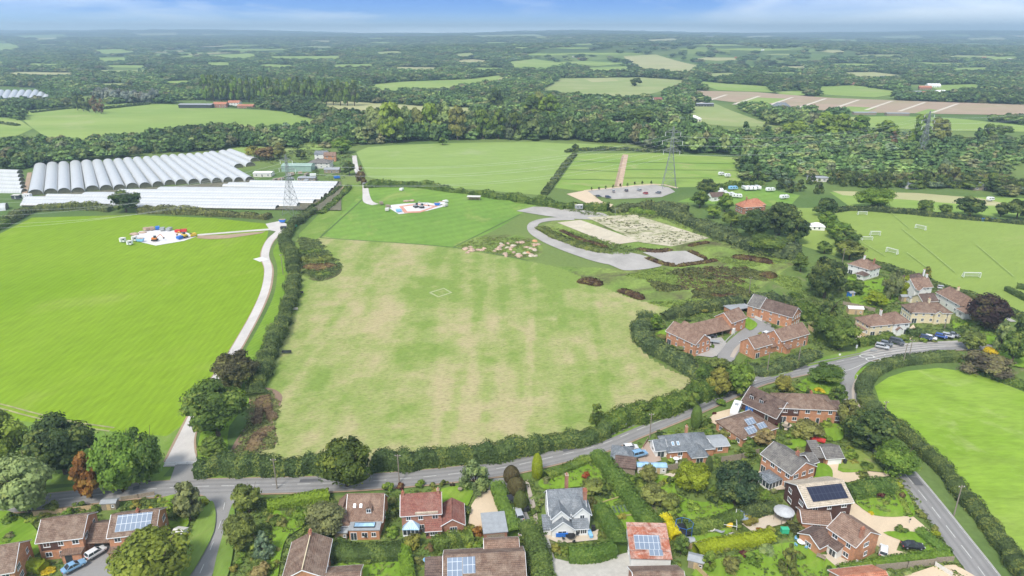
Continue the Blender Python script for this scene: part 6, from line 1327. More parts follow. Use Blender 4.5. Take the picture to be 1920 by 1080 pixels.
# farms and far buildings
M['palegreen']=plain('faded_green_sheet',(.30,.42,.36),.7,0,.12,.4)
def far_house(px,w,d,h,wall,roof,label,rz=0,pitch=32,kind='gable',cat='house',name='house',wins='f'):
    g=G(*px); t=thing(name,label,cat,(g.x,g.y,g.z),R(rz)); wing(t,-w/2,w/2,0,d,h,M[wall],M[roof],pitch,kind,'x',wins,trim=False,ww=1.4,gap=4); return t
far_house((556,322),24,12,4.5,'palegreen','palegreen','green roofed farm shed beside the tunnels',0,12,cat='barn',name='barn',wins='')
far_house((598,316),18,12,4.5,'plaster','tile_grey','grey hipped farm building beside the green shed',0,24,'hip',cat='barn',name='barn')
far_house((602,300),11,8,5,'white','slate','slate roofed farmhouse behind the yard',0); far_house((619,303),10,8,5,'brick','tile_pink','orange brick farmhouse beside the lane',8)
far_house((492,332),14,8,3,'plaster','tent','white roofed farm store at the tunnel end',0,8,cat='shed',name='farm_store'); far_house((575,340),13,6,2.5,'wood','lead','low grey shed in the farm yard',0,10,cat='shed',name='farm_store'); far_house((622,325),12,6,3,'wood','lead','rounded grey store beside the farm lane',0,20,cat='shed',name='farm_store')
far_house((366,203),50,14,5,'dark','lead','long dark shed on the far left meadow',-2,10,cat='barn',name='barn',wins=''); far_house((412,202),20,12,5,'redbrick','terracotta','red roofed farm barn beside the long dark shed',0,25,cat='barn',name='barn'); far_house((438,199),18,12,5,'white','terracotta','red and white farm house beside the barns',0,25); far_house((460,203),24,10,3.5,'redbrick','terracotta','low red farm range by the poplars',0,20,cat='barn',name='barn'); far_house((405,178),22,10,7,'cream','tile_grey','large cream house among the trees by the plantation',0,35)
far_house((1234,198),13,9,8,'white','tile_red','white and red manor among trees below the lone oak',10,42); far_house((1466,212),26,14,8,'redbrick','slate','red brick mansion by the brown strip field',0,40,'hip'); far_house((1300,228),20,14,4,'plaster','tent','pale round roofed barn on the olive meadow',0,25,'hip',cat='barn',name='barn'); far_house((1322,200),26,10,4,'dark','lead','long dark barn by the brown strips',-2,12,cat='barn',name='barn')
for i,(x,y,w) in enumerate([(1735,168,22),(1752,164,26),(1720,178,20),(1745,180,26),(1765,176,18),(1617,158,14),(1600,160,10),(1382,144,10),(1657,147,14),(1740,112,18),(1895,114,24),(1910,118,18),(1380,110,12),(1395,126,10),(200,156,14),(100,156,30),(140,158,20),(296,108,9),(155,90,12),(430,170,8),(1075,108,9),(1085,112,8),(1430,96,12),(290,84,10),(1845,110,16)]):
    far_house((x,y),w,w*.5,4,['redbrick','white','plaster'][i%3],['terracotta','tent','lead'][i%3],['red brick house with tiled roof','white walled pale roofed building','grey roofed farm building'][i%3]+[' at the left of the right-hand farmstead',' at the back of the far farmstead',' at the front of the far farmstead',' in the middle of the far farmstead',' at the end of the far farmstead',' beside the green field above the brown strips',' left of the one above the brown strips',' beyond the brown strips on a hedge line',' below the long stubble strip',' high in the right woods',' near the photo edge in the right woods',' lowest at the right woods edge',' in the woods above the stubble hill',' beside the stubble hill',' above the silvery willows',' above the far tunnels',' between the far tunnels and willows',' among the upper left woods',' on the upper left hillside',' above the plantation poplars',' left of the stubble hill field',' right of its neighbour by the stubble hill',' in the high middle woods',' near the top of the left woods',' below the photo edge hedges'][i],i*13%30-15,28)
for i in range(3): far_house((1560+i*62,214+i*1.5),30,8,3,'wood','lead',['left','middle','right'][i]+' long low shed at the edge of the brown field',-2,10,cat='barn',name='barn',wins='')
# pub with red roofs, marquee, huts
g=G(1392,402); t=thing('pub','rambling red tiled roof among trees by the caravan camp','pub',(g.x,g.y,0),R(12)); wing(t,0,14,0,9,4.5,RB,M['terracotta'],38,'hip','x',wn_=3); wing(t,8,19,6,14,4,RB,M['terracotta'],38,'hip','x',wins='fr'); chimney(t,4,4,7,9.5)
far_house((1347,377),10,7,3,'white','tile_dark','small white house at the camp entrance',15); far_house((1540,341),16,8,3,'plaster','lead','flat pale building among the conifers',0,6,'hip'); far_house((1712,354),10,8,3.5,'plaster','slate','slate bungalow among the conifers behind the dry strip',10,28,'hip'); far_house((1838,357),10,8,3.2,'wood','slate','dark roofed bungalow near the far right conifers',0,28,'hip')
g=G(1532,432); t=thing('marquee','white rounded marquee on the small grass field','marquee',(g.x,g.y,0),R(-12)); wing(t,-4,4,0,6,2.3,M['tent'],M['tent'],28,'hip','x','',trim=False); 
for x in (-1.5,1): MB().box(x-.4,x+.4,-.06,-.01,.8,1.8).build('window',M['pane'],t)
g=G(888,376); t=thing('field_shelter','open fronted pale roofed field shelter','field shelter',(g.x,g.y,0),R(-4)); MB().box(-4,4,3.4,3.6,0,2.3).build('back_wall',M['pale_wood'],t); q=MB(); [q.box(x-.12,x+.12,0,.2,0,2.4) for x in (-4,-1.4,1.4,4)]; q.build('post',M['wood'],t); MB().box(-4.5,4.5,-.6,4,2.4,2.6).build('roof',M['plaster'],t)
# ================================================================= POLYTHENE TUNNELS
def tunnel(a,b,w,h,label,group,mat='poly',ends=True):
    """arched tunnel along the ground from a to b"""
    a=Vector(a);b=Vector(b); d=b-a; L_=d.length; t=thing('polytunnel',label,'polytunnel',a,math.atan2(d.y,d.x),group); n=9; V=[];Fc=[]; m=max(2,int(L_/6))
    for i in range(m+1):
        x=L_*i/m; sag=(0 if i%2==0 else -.05)
        for j in range(n): th=math.pi*j/(n-1); V.append((x,math.cos(th)*w/2,max(0,math.sin(th))**.8*(h+sag)))
    for i in range(m):
        for j in range(n-1): k=i*n+j; Fc.append((k,k+1,k+n+1,k+n))
    obj('cover',mesh('cover',V,Fc,M[mat],smooth=True),t)
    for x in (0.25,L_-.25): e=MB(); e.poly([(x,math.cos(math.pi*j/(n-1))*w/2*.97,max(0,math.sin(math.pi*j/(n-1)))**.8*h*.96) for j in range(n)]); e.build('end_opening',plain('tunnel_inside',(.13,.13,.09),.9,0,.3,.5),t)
    f=MB()
    for x in (0,L_):
        for j in range(n-1):
            p=[(x,math.cos(math.pi*q/(n-1))*w/2,max(0,math.sin(math.pi*q/(n-1)))**.8*h) for q in (j,j+1)]; f.bar(p[0],p[1],.09)
    f.build('hoop',M['steel'],t); return t
fr=[(67,366),(96,364),(121,363),(147,362),(174,358),(200,357),(225,356),(249,353),(273,352),(297,350),(319,347),(340,346),(364,345),(386,344),(407,343),(428,342),(448,342),(469,341)]
bk=[(76,314),(99,312),(120,311),(142,309),(163,308),(183,307),(203,306),(222,305),(240,303),(258,302),(276,301),(292,300),(309,298),(325,297),(341,296),(356,295),(372,294),(387,293)]
ordn=['first','second','third','fourth','fifth','sixth','seventh','eighth','ninth','tenth','eleventh','twelfth','thirteenth','fourteenth','fifteenth','sixteenth','seventeenth','eighteenth']
for i,(a,b) in enumerate(zip(fr,bk)):
    w=(G(fr[min(i+1,17)][0],a[1])-G(fr[max(i-1,0)][0],a[1])).length/(1 if 0<i<17 else .5)/2
    tunnel(G(*a),G(*b),w*.84,4.0,ordn[i]+' tall white tunnel from the left of the big block','tall white tunnels')
for i,(a,b) in enumerate([((448,315),(398,290)),((470,312),(418,288)),((478,303),(432,286))]): tunnel(G(*a),G(*b),8,3.6,['nearest','middle','farthest'][i]+' short white tunnel at the right end of the block','short white tunnels')
low=[((45,384),(520,391)),((48,379),(560,386)),((50,374),(590,380)),((90,369),(603,374)),((160,366),(610,368)),((225,360),(618,363)),((300,356),(622,358)),((420,350),(628,353)),((430,347),(632,349)),((470,343),(634,345))]
sheet('bare_soil',[(40,388),(640,396),(640,342),(470,340),(300,352),(90,366),(46,374)],plain('tunnel_ground',(.16,.15,.10),.95,0,.3,.4))
for i,(a,b) in enumerate(low): tunnel(G(*a),G(*b),(G(300,a[1])-G(300,(low[i+1][0][1] if i<9 else a[1]-4))).length*.84 if i<9 else 5,2.1,ordn[i]+' row from the front of the low white tunnels','low white tunnels')
for i in range(6): tunnel(G(-40,322+i*7.5),G(38+i*1.6,325+i*7.2),6,2.8,ordn[i]+' tunnel from the back at the left photo edge','tunnels at the left photo edge')
tunnel(G(-60,398),G(14,392),9,4,'lowest white tunnel at the left photo edge','tunnels at the left photo edge')
for i in range(11): tunnel(G(-20+i*13,194-i*.3),G(-10+i*13,174),11,6,'far white tunnel in the block beyond the left meadow','far white tunnels')
ribbon('earth_path',[(46,366),(52,345),(56,325)],3,M['soilg'],1)
# ================================================================= PYLONS AND LINES
def pylon(px,top,label,rz,arms=((.60,.13),(.76,.16),(.90,.12)),base=.115):
    g=G(*px); h=zat(top,g.y); t=thing('pylon',label,'pylon',(g.x,g.y,0),R(rz)); k=max(.08,g.y*.00026); w0=h*base; 
    def half(z):
        u=z/h; return w0*(1-u/.55*.72) if u<.55 else w0*.28*(1-(u-.55)/.45*.75)
    b=MB(); zs=[0,.14,.27,.38,.47,.55,.62,.69,.76,.83,.9,1.0]
    for i,u in enumerate(zs):
        z=u*h; a=half(z); cs=[(-a,-a,z),(a,-a,z),(a,a,z),(-a,a,z)]
        if i:
            for j in range(4):
                b.bar(pc[j],cs[j],k*1.15); b.bar(pc[j],cs[(j+1)%4],k*.62); b.bar(pc[(j+1)%4],cs[j],k*.62); b.bar(cs[j],cs[(j+1)%4],k*.6)
        pc=cs
    b.build('lattice_tower',M['pylon'],t); ends=[]
    for u,s in arms:
        z=u*h; a=half(z); m=MB(); s=s*h
        for sg in (-1,1):
            e=(sg*s,0,z+.01*h)
            for y in (-a,a): m.bar((sg*a,y,z),e,k*.9); m.bar((sg*a,y,z+.05*h),e,k*.8)
            m.bar((sg*(a+s)/2,-a/2,z),(sg*(a+s)/2,a/2,z+.03*h),k*.6); ends.append((sg*s,z-.055*h))
        ar=m.build('cross_arm',M['pylon'],t); q=MB()
        for sg in (-1,1): q.bar((sg*s,0,z+.01*h),(sg*s,0,z-.055*h),k*1.1)
        q.build('insulator',M['upvc'],ar)
    return g,h,R(rz),ends
P1=pylon((548,402),290,'lattice pylon standing in front of the low white tunnels',-20)
P2=pylon((1254,352),237,'tall lattice pylon in the paddock beside the car park',-8)
P3=pylon((1729,284),208,'farther lattice pylon among the willows on the right',0)
def span(a,b,sag,k=1.,name='power_line'):
    mb=MB()
    for i in range(16):
        u,v=i/16,(i+1)/16; mb.bar(a.lerp(b,u)-Vector((0,0,sag*4*u*(1-u))),a.lerp(b,v)-Vector((0,0,sag*4*v*(1-v))),k,n=3)
    return mb
def tips(p):
    g,h,rz,ends=p; return [Vector((g.x+math.cos(rz)*x,g.y+math.sin(rz)*x,z)) for x,z in ends]
t1,t2,t3=tips(P1),tips(P2),tips(P3)
W0=[Vector((-330+dx,300+dy,z)) for dx,dy,z in ((0,-8,25),(0,8,25),(0,-11,32),(0,11,32),(0,-8,39),(0,8,39))]
P4=[v+Vector((260,140,0)) for v in t3]
for (A,Bs,lab,sg) in ((W0,t1,'pale power cables sweeping over the crop field to the tunnel pylon',12),(t1,t2,'power cables slung between the tunnel pylon and paddock pylon',10),(t2,t3,'power cables slung between the paddock pylon and farther pylon',8),(t3,P4,'power cables leaving the farther pylon to the right',6)):
    mb=MB()
    for a,b in zip(A,Bs): q=span(a,b,sg,.035); n=len(mb.v); mb.v+=q.v; mb.f+=[tuple(i+n for i in f) for f in q.f]
    tag(mb.build('power_line',M['cable']),lab,'power line')
# ================================================================= VEHICLES, STREET FURNITURE, GARDEN THINGS
car((182,1046),58,'white','white hatchback parked between the brick semis'); car((141,1072),50,'skyblue','light blue saloon parked before the left brick semi','saloon')
car((955,945),112,'black','black car parked under the clipped yews','hatch'); car((972,974),104,'silver','silver estate car on the lane below the yews','suv'); car((977,1000),96,'white','white car half hidden by the lower hedge','hatch')
car((1198,860),22,'skyblue','light blue people carrier on the bungalow driveway','suv'); car((1182,845),10,'white','white car beside the slate garage','hatch')
car((1709,1033),-6,'black','dark saloon on the shingle drive by the curved hedge','saloon'); car((1655,1040),60,'white','white car half hidden behind the brick gable','hatch')
car((1653,655),-32,'silver','silver estate first in the row on the lay-by','suv'); car((1661,651),-32,'grey','grey car tucked behind the silver estate','hatch'); car((1680,648),-40,'dgrey','dark van parked in the middle of the lay-by','van')
car((1735,640),-38,'navy','dark blue hatchback at the left of the five cars'); car((1744,638),-36,'white','white car second of the five parked cars'); car((1763,637),-36,'royal','bright blue car in the middle of the five'); car((1776,636),-34,'silver','silver car fourth of the five parked cars'); car((1786,634),-38,'grey','grey saloon at the right end of the five','saloon')
car((1333,634),-8,'black','black car under the long carport'); car((1318,632),-8,'red','red car deep under the long carport'); car((1437,630),40,'white','white car on the close turning area'); car((1320,641),-10,'white','white small van beside the first close block','suv')
car((1766,544),-30,'silver','silver car parked on the cottage footpath'); car((1910,668),0,'navy','dark blue car at the right photo edge','hatch'); car((1122,372),20,'dgrey','dark car at the car park gateway')
car((1140,372),5,'navy','navy car beside the car park gateway'); 
for i in (0,2,4,5,7): car((1150+i*12,[361,368][i%2]-i*.6),90+i*7,['silver','white','dgrey','navy','silver','red','white','grey','silver'][i],['silver car far left in the car park','white car near the car park wall','dark grey car at the car park middle','navy car in the middle of the car park','silver car behind the navy one','red car in the tarmac car park','white car at the car park right','grey car at the right of the car park','silver car at the car park far end'][i])
g_=G(1335,645); t=thing('trailer','low flat trailer parked in the close court','trailer',(g_.x,g_.y,ZL[0]),R(-14)); MB().box(-2.5,2.5,-.9,.9,.5,.7).build('bed',M['steel'],t); MB().bar((2.5,0,.5),(3.6,0,.5),.06).build('drawbar',M['dark'],t)
for s in(-1,1): q=MB(); q.lathe([(.3,-.1),(.3,.1)],10); q.v=[(a,c,b) for a,b,c in q.v]; q.build('wheel',M['rubber'],t,loc=(0,s*.95,.3))
caravan((1379,776),62,'large white motor caravan beside the dormered chalet',L0=7)
for i,(x,y,r_,l) in enumerate([(1352,362,80,'white caravan at the left of the camp'),(1374,357,10,'pale blue tent-like caravan in the camp'),(1396,357,100,'first of four white caravans in the camp row'),(1404,357,100,'second of four white caravans in the camp row'),(1412,357,100,'third of four white caravans in the camp row'),(1420,356,100,'fourth of four white caravans in the camp row'),(1368,369,15,'white caravan in front at the camp centre'),(1382,372,-20,'white caravan at the front right of the camp'),(1444,360,10,'white caravan under the conifers'),(1470,374,20,'white caravan hidden beside the hedge'),(1355,366,0,'white motorhome beside the camp hedge')]): caravan((x,y),r_,l,'caravans in the camp',6.5,'sky' if i==1 else 'white')
for x,y,r_,l in [(1352,330,5,'white horse trailer on the paddock'),(1364,333,5,'second white trailer on the paddock'),(1856,378,10,'white caravan by the far right garden')]: caravan((x,y),r_,l,None,4.5)
# football goals: frame and net
NETM=newmat('goal_net'); _b=N('ShaderNodeBsdfDiffuse'); _b.inputs[0].default_value=(.75,.76,.75,1); _t=N('ShaderNodeBsdfTransparent'); _m=N('ShaderNodeMixShader'); _m.inputs[0].default_value=.42; _o=N('ShaderNodeOutputMaterial'); L(_t.outputs[0],_m.inputs[1]); L(_b.outputs[0],_m.inputs[2]); L(_m.outputs[0],_o.inputs[0])
def goal(px,w,h,rz,label,d=2.0):
    g=G(*px); t=thing('football_goal',label,'football goal',(g.x,g.y,ZL[0]),R(rz)); f=MB(); r=.09
    for x in (-w/2,w/2): f.bar((x,0,0),(x,0,h),r); f.bar((x,0,h),(x,d*.5,h),r*.7); f.bar((x,d*.5,h),(x,d,0),r*.7); f.bar((x,0,0.05),(x,d,.05),r*.7)
    f.bar((-w/2,0,h),(w/2,0,h),r); f.bar((-w/2,d,.05),(w/2,d,.05),r*.7); f.build('frame',M['upvc'],t)
    n=MB(); n.poly([(-w/2,d*.5,h),(w/2,d*.5,h),(w/2,d,.05),(-w/2,d,.05)]); n.poly([(-w/2,0,h),(w/2,0,h),(w/2,d*.5,h),(-w/2,d*.5,h)])
    for x in (-w/2,w/2): n.poly([(x,0,0),(x,0,h),(x,d*.5,h),(x,d,0)])
    n.build('net',NETM,t)
goal((1617,405),5.4,2.0,0,'goal nearest the oaks at the head of the pitch'); goal((1641,444),5.2,2.4,0,'goal with a full net, upper of the close pair'); goal((1626,453),5.4,2.0,0,'flat looking goal, lower of the close pair'); goal((1724,432),5.6,2.3,-58,'angled netted goal towards the far oaks'); goal((1670,477),5.6,2.4,-58,'angled netted goal nearest the cottages'); goal((1822,523),7.3,2.3,-3,'widest white goal near the photo right')
g=G(1855,415); t=thing('equipment_store','covered dugouts at the far edge of the playing field','dugout',(g.x,g.y,0)); [MB().box(x,x+3.6,0,1.6,0,1.7).build('shelter',M['blue'],t) for x in (-4.5,.5)]
# poles
pole_((520,918),9,'telegraph pole standing on the verge beside the side lane'); pole_((749,907),8.6,'telegraph pole in the hedge above the red roofed house'); pole_((1218,822),8,'telegraph pole beside the bungalow driveway'); pole_((1392,741),8,'pole on the road bank near the tall tree'); pole_((1437,706),9,'pole at the close entrance beside the hedge'); pole_((1495,690),9,'pole on the verge beyond the close')
pole_((1692,688),8.5,'left pole of the pair across from the lay-by'); pole_((1702,679),8.5,'right pole of the pair across from the lay-by'); pole_((1788,968),8.6,'telegraph pole in the hedge of the bright field'); pole_((1654,792),7,'thin pole at the bright field corner'); pole_((531,515),10,'pole with a transformer beside the concrete track'); pole_((1404,552),8,'thin pole in the rank grass'); pole_((1153,412),7,'lamp post beside the car park gateway','lamp',name='street_lamp',cat='street lamp'); pole_((1868,640),7,'thin pole beside the copper beech'); pole_((219,985),0,'x') if False else None
pole_((1579,495),8,'pole beside the first white cottage'); pole_((1770,620),7,'leaning pole before the cream semis')
def sign(px,label,h=2.2,plate=(.8,.6),m='upvc',round_=False):
    g=G(*px); t=thing('road_sign',label,'road sign',(g.x,g.y,0)); MB().bar((0,0,0),(0,0,h),.05).build('post',M['steel'],t)
    q=MB()
    if round_: q.lathe([(plate[0]/2,-.03),(plate[0]/2,.03)],16); q.v=[(a,c-.08,b+h-.2) for a,b,c in q.v]
    else: q.box(-plate[0]/2,plate[0]/2,-.1,-.05,h-plate[1],h)
    q.build('plate',M[m],t)
sign((1171,805),'small white sign on the verge by the roadside hedge'); sign((1604,661),'white post sign at the bend before the lay-by',3,(.6,1.2)); sign((1574,668),'low white sign on the verge by the junction',1,(.7,.6)); sign((1637,662),'wide grey board on the lay-by grass',1.4,(2.4,.5),'steel'); sign((1537,672),'white marker by the close hedge',2,(.5,.8)); sign((1704,984),'dark postbox-like post at the drive mouth',1.8,(.4,.4),'dark'); sign((399,867),'tiny notice at the farm entrance gate',1,(.6,.4)); sign((1658,668),'low white plate beside the lay-by',.8,(.4,.3))
# walls, fences, gates
F_=fence
F_([(310,874),(372,872)],1.1,M['upvc'],'white railed gate across the farm entrance',rail=True,name='gate',cat='gate')
F_([(64,968),(120,962),(178,955)],1.3,M['pale_wood'],'weathered board fence behind the left semi'); F_([(228,940),(260,935),(290,930)],1.3,M['wood'],'board fence around the corner garden')
F_([(1210,890),(1270,880)],1.8,M['wood'],'board fence behind the greenhouses'); F_([(1352,868),(1390,862),(1422,853)],1.9,M['wood'],'long board fence between bungalow and brick house'); F_([(1640,1072),(1700,1066),(1752,1060)],1.8,M['wood'],'grey board fence at the bottom entrance'); F_([(1754,1058),(1786,1056)],1.8,M['wood'],'short board fence beside the road')
F_([(1752,1064),(1783,1084)],1.5,M['plaster'],'pale gate wall at the bottom entrance',name='wall',cat='wall'); F_([(1300,1066),(1325,1090),(1340,1110)],1.7,M['pale_wood'],'curving board fence beside the small shed'); F_([(1498,862),(1520,858)],1.7,M['pale_wood'],'orange board fence beside the garage'); F_([(1515,617),(1535,632),(1550,640)],1.7,M['pale_wood'],'board fence behind the terrace garden'); F_([(1576,604),(1600,625),(1620,634)],1.9,M['pale_wood'],'new pale timber fence beside the summerhouse')
F_([(1410,596),(1428,604)],1.5,M['plaster'],'pale garden wall before the back terrace',name='wall',cat='wall'); F_([(1580,572),(1640,585)],1.7,M['wood'],'fence between the cottage gardens'); F_([(1232,905),(1240,838)],.9,M['redbrick'],'low brick wall beside the bungalow drive',name='wall',cat='wall') if False else None
F_([(1206,842),(1214,828)],1.2,M['redbrick'],'brick wall beside the slate garage',name='wall',cat='wall'); F_([(1222,833),(1226,845)],1.0,M['redbrick'],'low brick wall by the bungalow driveway',name='wall',cat='wall'); F_([(1145,976),(1128,948),(1166,936)],1.1,M['pale_wood'],'pale rail around the vegetable plot, left side',rail=True); F_([(1166,936),(1196,970),(1145,976)],1.1,M['pale_wood'],'pale rail around the vegetable plot, right side',rail=True)

F_([(1300,1020),(1345,1008),(1375,1001)],.5,M['plaster'],'low white wall beside the patio',name='wall',cat='wall'); F_([(1715,1000),(1735,1025)],.4,M['upvc'],'white kerb rail beside the curved hedge',name='rail',cat='rail')
for i in range(4):  # cabbage rows
    for j in range(5):
        g=G(1142+j*7+i*1.5,957+i*3.2-j*.9); o=obj('cabbage',crown('shrub','far'),None,(g.x,g.y,ZL[0])); o.scale=(.8,.8,.55); o.color=(.16,.26,.17,1); tag(o,'bluish cabbage in the fenced vegetable plot','cabbage','cabbages in the vegetable plot')
def post_thing(name,label,cat,px,rz=0,z=None,group=None): g=G(*px); return thing(name,label,cat,(g.x,g.y,ZL[0] if z is None else z),R(rz),group)
def box_th(name,label,cat,px,dims,mat,rz=0,lid=None,group=None):
    t=post_thing(name,label,cat,px,rz,group=group); x,y,z=dims; MB().box(-x/2,x/2,-y/2,y/2,0,z*.93).build('body',M[mat],t); MB().box(-x/2-.05,x/2+.05,-y/2-.05,y/2+.05,z*.93,z).build('lid',M[lid or mat],t); return t
# trampoline, pools, parasol, tables
t=post_thing('trampoline','black netted trampoline beside the bright yellow hedge','trampoline',(1281,1003)); q=MB(); q.lathe([(2.0,.85),(2.0,.95)],18); q.build('mat',M['black'],t); q=MB()
for i in range(8): a=i*.785; q.bar((2*math.cos(a),2*math.sin(a),0),(2*math.cos(a),2*math.sin(a),2.5),.05); q.bar((2*math.cos(a),2*math.sin(a),2.5),(2*math.cos(a+.785),2*math.sin(a+.785),2.5),.04)
q.build('frame',M['blue'],t)
t=post_thing('hot_tub','round blue covered pool beside the parasol pole','pool',(1391,974)); q=MB(); q.lathe([(1.9,0),(2.0,.4),(1.9,.8),(1.2,1.25),(.3,1.45)],18); q.build('cover',plain('blue_grey_cover',(.22,.28,.38),.5),t); q=MB(); q.lathe([(2.05,.0),(2.05,.5)],18); q.build('wall',M['dark'],t)
t=post_thing('paddling_pool','pale blue oval paddling pool on stones beside the solar bungalow','paddling pool',(806,1056)); q=MB(); q.lathe([(1.15,0),(1.25,.35),(1.1,.36),(1.05,.2)],20); q.v=[(a*1.15,b*.7,c) for a,b,c in q.v]; q.build('wall',M['sky'],t); q=MB(); q.lathe([(1.0,.24),(1.0,.26)],20); q.v=[(a*1.15,b*.7,c) for a,b,c in q.v]; q.build('water',M['glassroof'],t)
t=post_thing('slide','lime green garden slide beside the paddling pool','slide',(797,1062)); MB().prism([(0,-.3,.1),(1.6,-.3,1.3),(1.6,.3,1.3),(0,.3,.1)],(0,0,.08)).build('chute',M['green'],t); MB().bar((1.7,-.25,0),(1.6,-.25,1.4),.05).bar((1.7,.25,0),(1.6,.25,1.4),.05).build('ladder',M['steel'],t)
t=post_thing('swing_frame','white framed sandpit with yellow float near the covered pool','play frame',(1366,990),-15); q=MB(); [q.bar((x,y,0),(x,y,1.0),.06) for x in(-1.6,1.6) for y in(-1.2,1.2)]; [q.bar((-1.6,y,1),(1.6,y,1),.06) for y in(-1.2,1.2)]; [q.bar((x,-1.2,1),(x,1.2,1),.06) for x in(-1.6,1.6)]; q.build('frame',M['upvc'],t); q=MB(); q.lathe([(1.0,.3),(.8,.7),(.2,.8)],12); q.build('float',M['yellow'],t)
t=post_thing('parasol','closed pale parasol beside the blue covered pool','parasol',(1378,978)); MB().bar((0,0,0),(0,0,2.8),.04).build('pole',M['steel'],t); MB().bar((0,0,1.4),(0,0,2.9),.18,.05,8).build('canopy',M['plaster'],t)
t=post_thing('gazebo','round white canopy gazebo against the dark clad house','gazebo',(1467,978)); q=MB(); q.lathe([(2.3,2.2),(2.28,2.35),(1.2,2.9),(.1,3.3)],14); q.build('roof',plain('canopy_grey',(.46,.47,.48),.7,0,.15,.8),t); q=MB(); [q.bar((2.1*math.cos(a),2.1*math.sin(a),0),(2.1*math.cos(a),2.1*math.sin(a),2.3),.07) for a in [i*1.047 for i in range(6)]]; q.build('post',M['wood'],t); q=MB(); q.lathe([(.7,.7),(.7,.76)],12); q.build('table_top',M['wood'],t)
def lounger(px,rz,label,m='plaster'):
    t=post_thing('sun_lounger',label,'sun lounger',px,rz); MB().box(-1,.5,-.35,.35,.3,.4).build('seat',M[m],t); MB().prism([(.5,-.35,.3),(1.1,-.35,.75),(1.1,.35,.75),(.5,.35,.3)],(0,0,.1)).build('backrest',M[m],t); q=MB(); [q.box(x-.04,x+.04,y-.04,y+.04,0,.3) for x in(-.9,.9) for y in(-.3,.3)]; q.build('leg',M['steel'],t)
lounger((1330,1001),-10,'pale lounger nearest the trampoline'); lounger((1348,1003),-30,'grey lounger beside the white one','lead')
def table(px,label,m='wood',r=.7,rz=0,chairs=2,cm='dark'):
    t=post_thing('garden_table',label,'garden table',px,rz); q=MB(); q.lathe([(r,.7),(r,.75)],14); q.build('table_top',M[m],t); q=MB(); [q.bar((.4*r*math.cos(a),.4*r*math.sin(a),0),(.7*r*math.cos(a),.7*r*math.sin(a),.7),.04) for a in (0,1.57,3.14,4.71)]; q.build('leg',M[m],t)
    for i in range(chairs):
        a=i*6.283/chairs+.4; g=t.location; c=thing('garden_chair','chair drawn up to the '+label,'garden chair',(g.x+math.cos(a)*(r+.55),g.y+math.sin(a)*(r+.55),g.z),a+math.pi/2,'chairs around the '+label)
        MB().box(-.25,.25,-.25,.25,.4,.45).build('seat',M[cm],c); MB().box(-.25,.25,-.28,-.22,.45,.95).build('backrest',M[cm],c); q=MB(); [q.box(x-.03,x+.03,y-.03,y+.03,0,.4) for x in(-.2,.2) for y in(-.2,.2)]; q.build('leg',M[cm],c)
table((1069,1013),'black table on the white house terrace','black',1.1,0,4); table((1267,868),'pale table before the slate bungalow','upvc',.8,0,3,'upvc'); table((1410,915),'bronze table on the brick house patio','wood',.7,0,2); table((1501,1025),'white table beside the brick wing','upvc',.9,0,4,'sky'); table((1470,805),'table under trees by the dormered chalet','wood',.8,0,4); table((690,1006),'table before the glass lantern room','dark',.7,0,3); table((798,1003),'dark table beside the conservatory','dark',.8,0,4); table((1345,842),'round white table beside the slate bungalow','upvc',.9,0,0); table((863,925),'fire bowl on the red house lawn','wood',.6,0,0)
for px,l in (((1611,1065),'white bench on the lower lawn'),((1578,1075),'wooden bench on the lower patio'),((1538,1052),'pale bench beside the end gable')):
    t=post_thing('garden_bench',l,'bench',px,-40); MB().box(-.9,.9,-.25,.25,.4,.47).build('seat',M['upvc' if 'white' in l else 'wood'],t); MB().box(-.9,.9,.22,.28,.47,.9).build('backrest',M['upvc' if 'white' in l else 'wood'],t); q=MB(); [q.box(x-.05,x+.05,-.2,.2,0,.4) for x in(-.8,.8)]; q.build('leg',M['wood'],t)
box_th('log_store','blue tarpaulined box on the white house terrace','storage box',(1053,1009),(2.6,.9,.9),'blue'); box_th('kayak','grey blue boat standing by the terrace edge','boat',(1106,1007),(.7,2.2,.6),'sky',10); box_th('barbecue','black covered barbecue on the terrace','barbecue',(1112,998),(.8,.7,1.1),'black'); box_th('wheelie_bin','black bin beside the parked silver car','wheelie bin',(984,962),(.6,.7,1.1),'dark'); box_th('wheelie_bin','second black bin beside the parked silver car','wheelie bin',(990,962),(.6,.7,1.1),'black'); box_th('wheelie_bin','dark bin beside the wide garage door','wheelie bin',(1583,872),(.6,.7,1.1),'dark'); box_th('water_butt','white tank beside the rusty barn','tank',(1195,1003),(1.4,1.2,1.4),'upvc'); box_th('oil_tank','green tank behind the low tiled block','tank',(1470,1003),(1.6,1,1.2),'green'); box_th('storage_box','pale box behind the red house','storage box',(852,958),(1,2,1),'upvc'); box_th('planter','red raised bed behind the brick house','planter',(1530,828),(4.5,1.6,.4),'red',-30,'red')
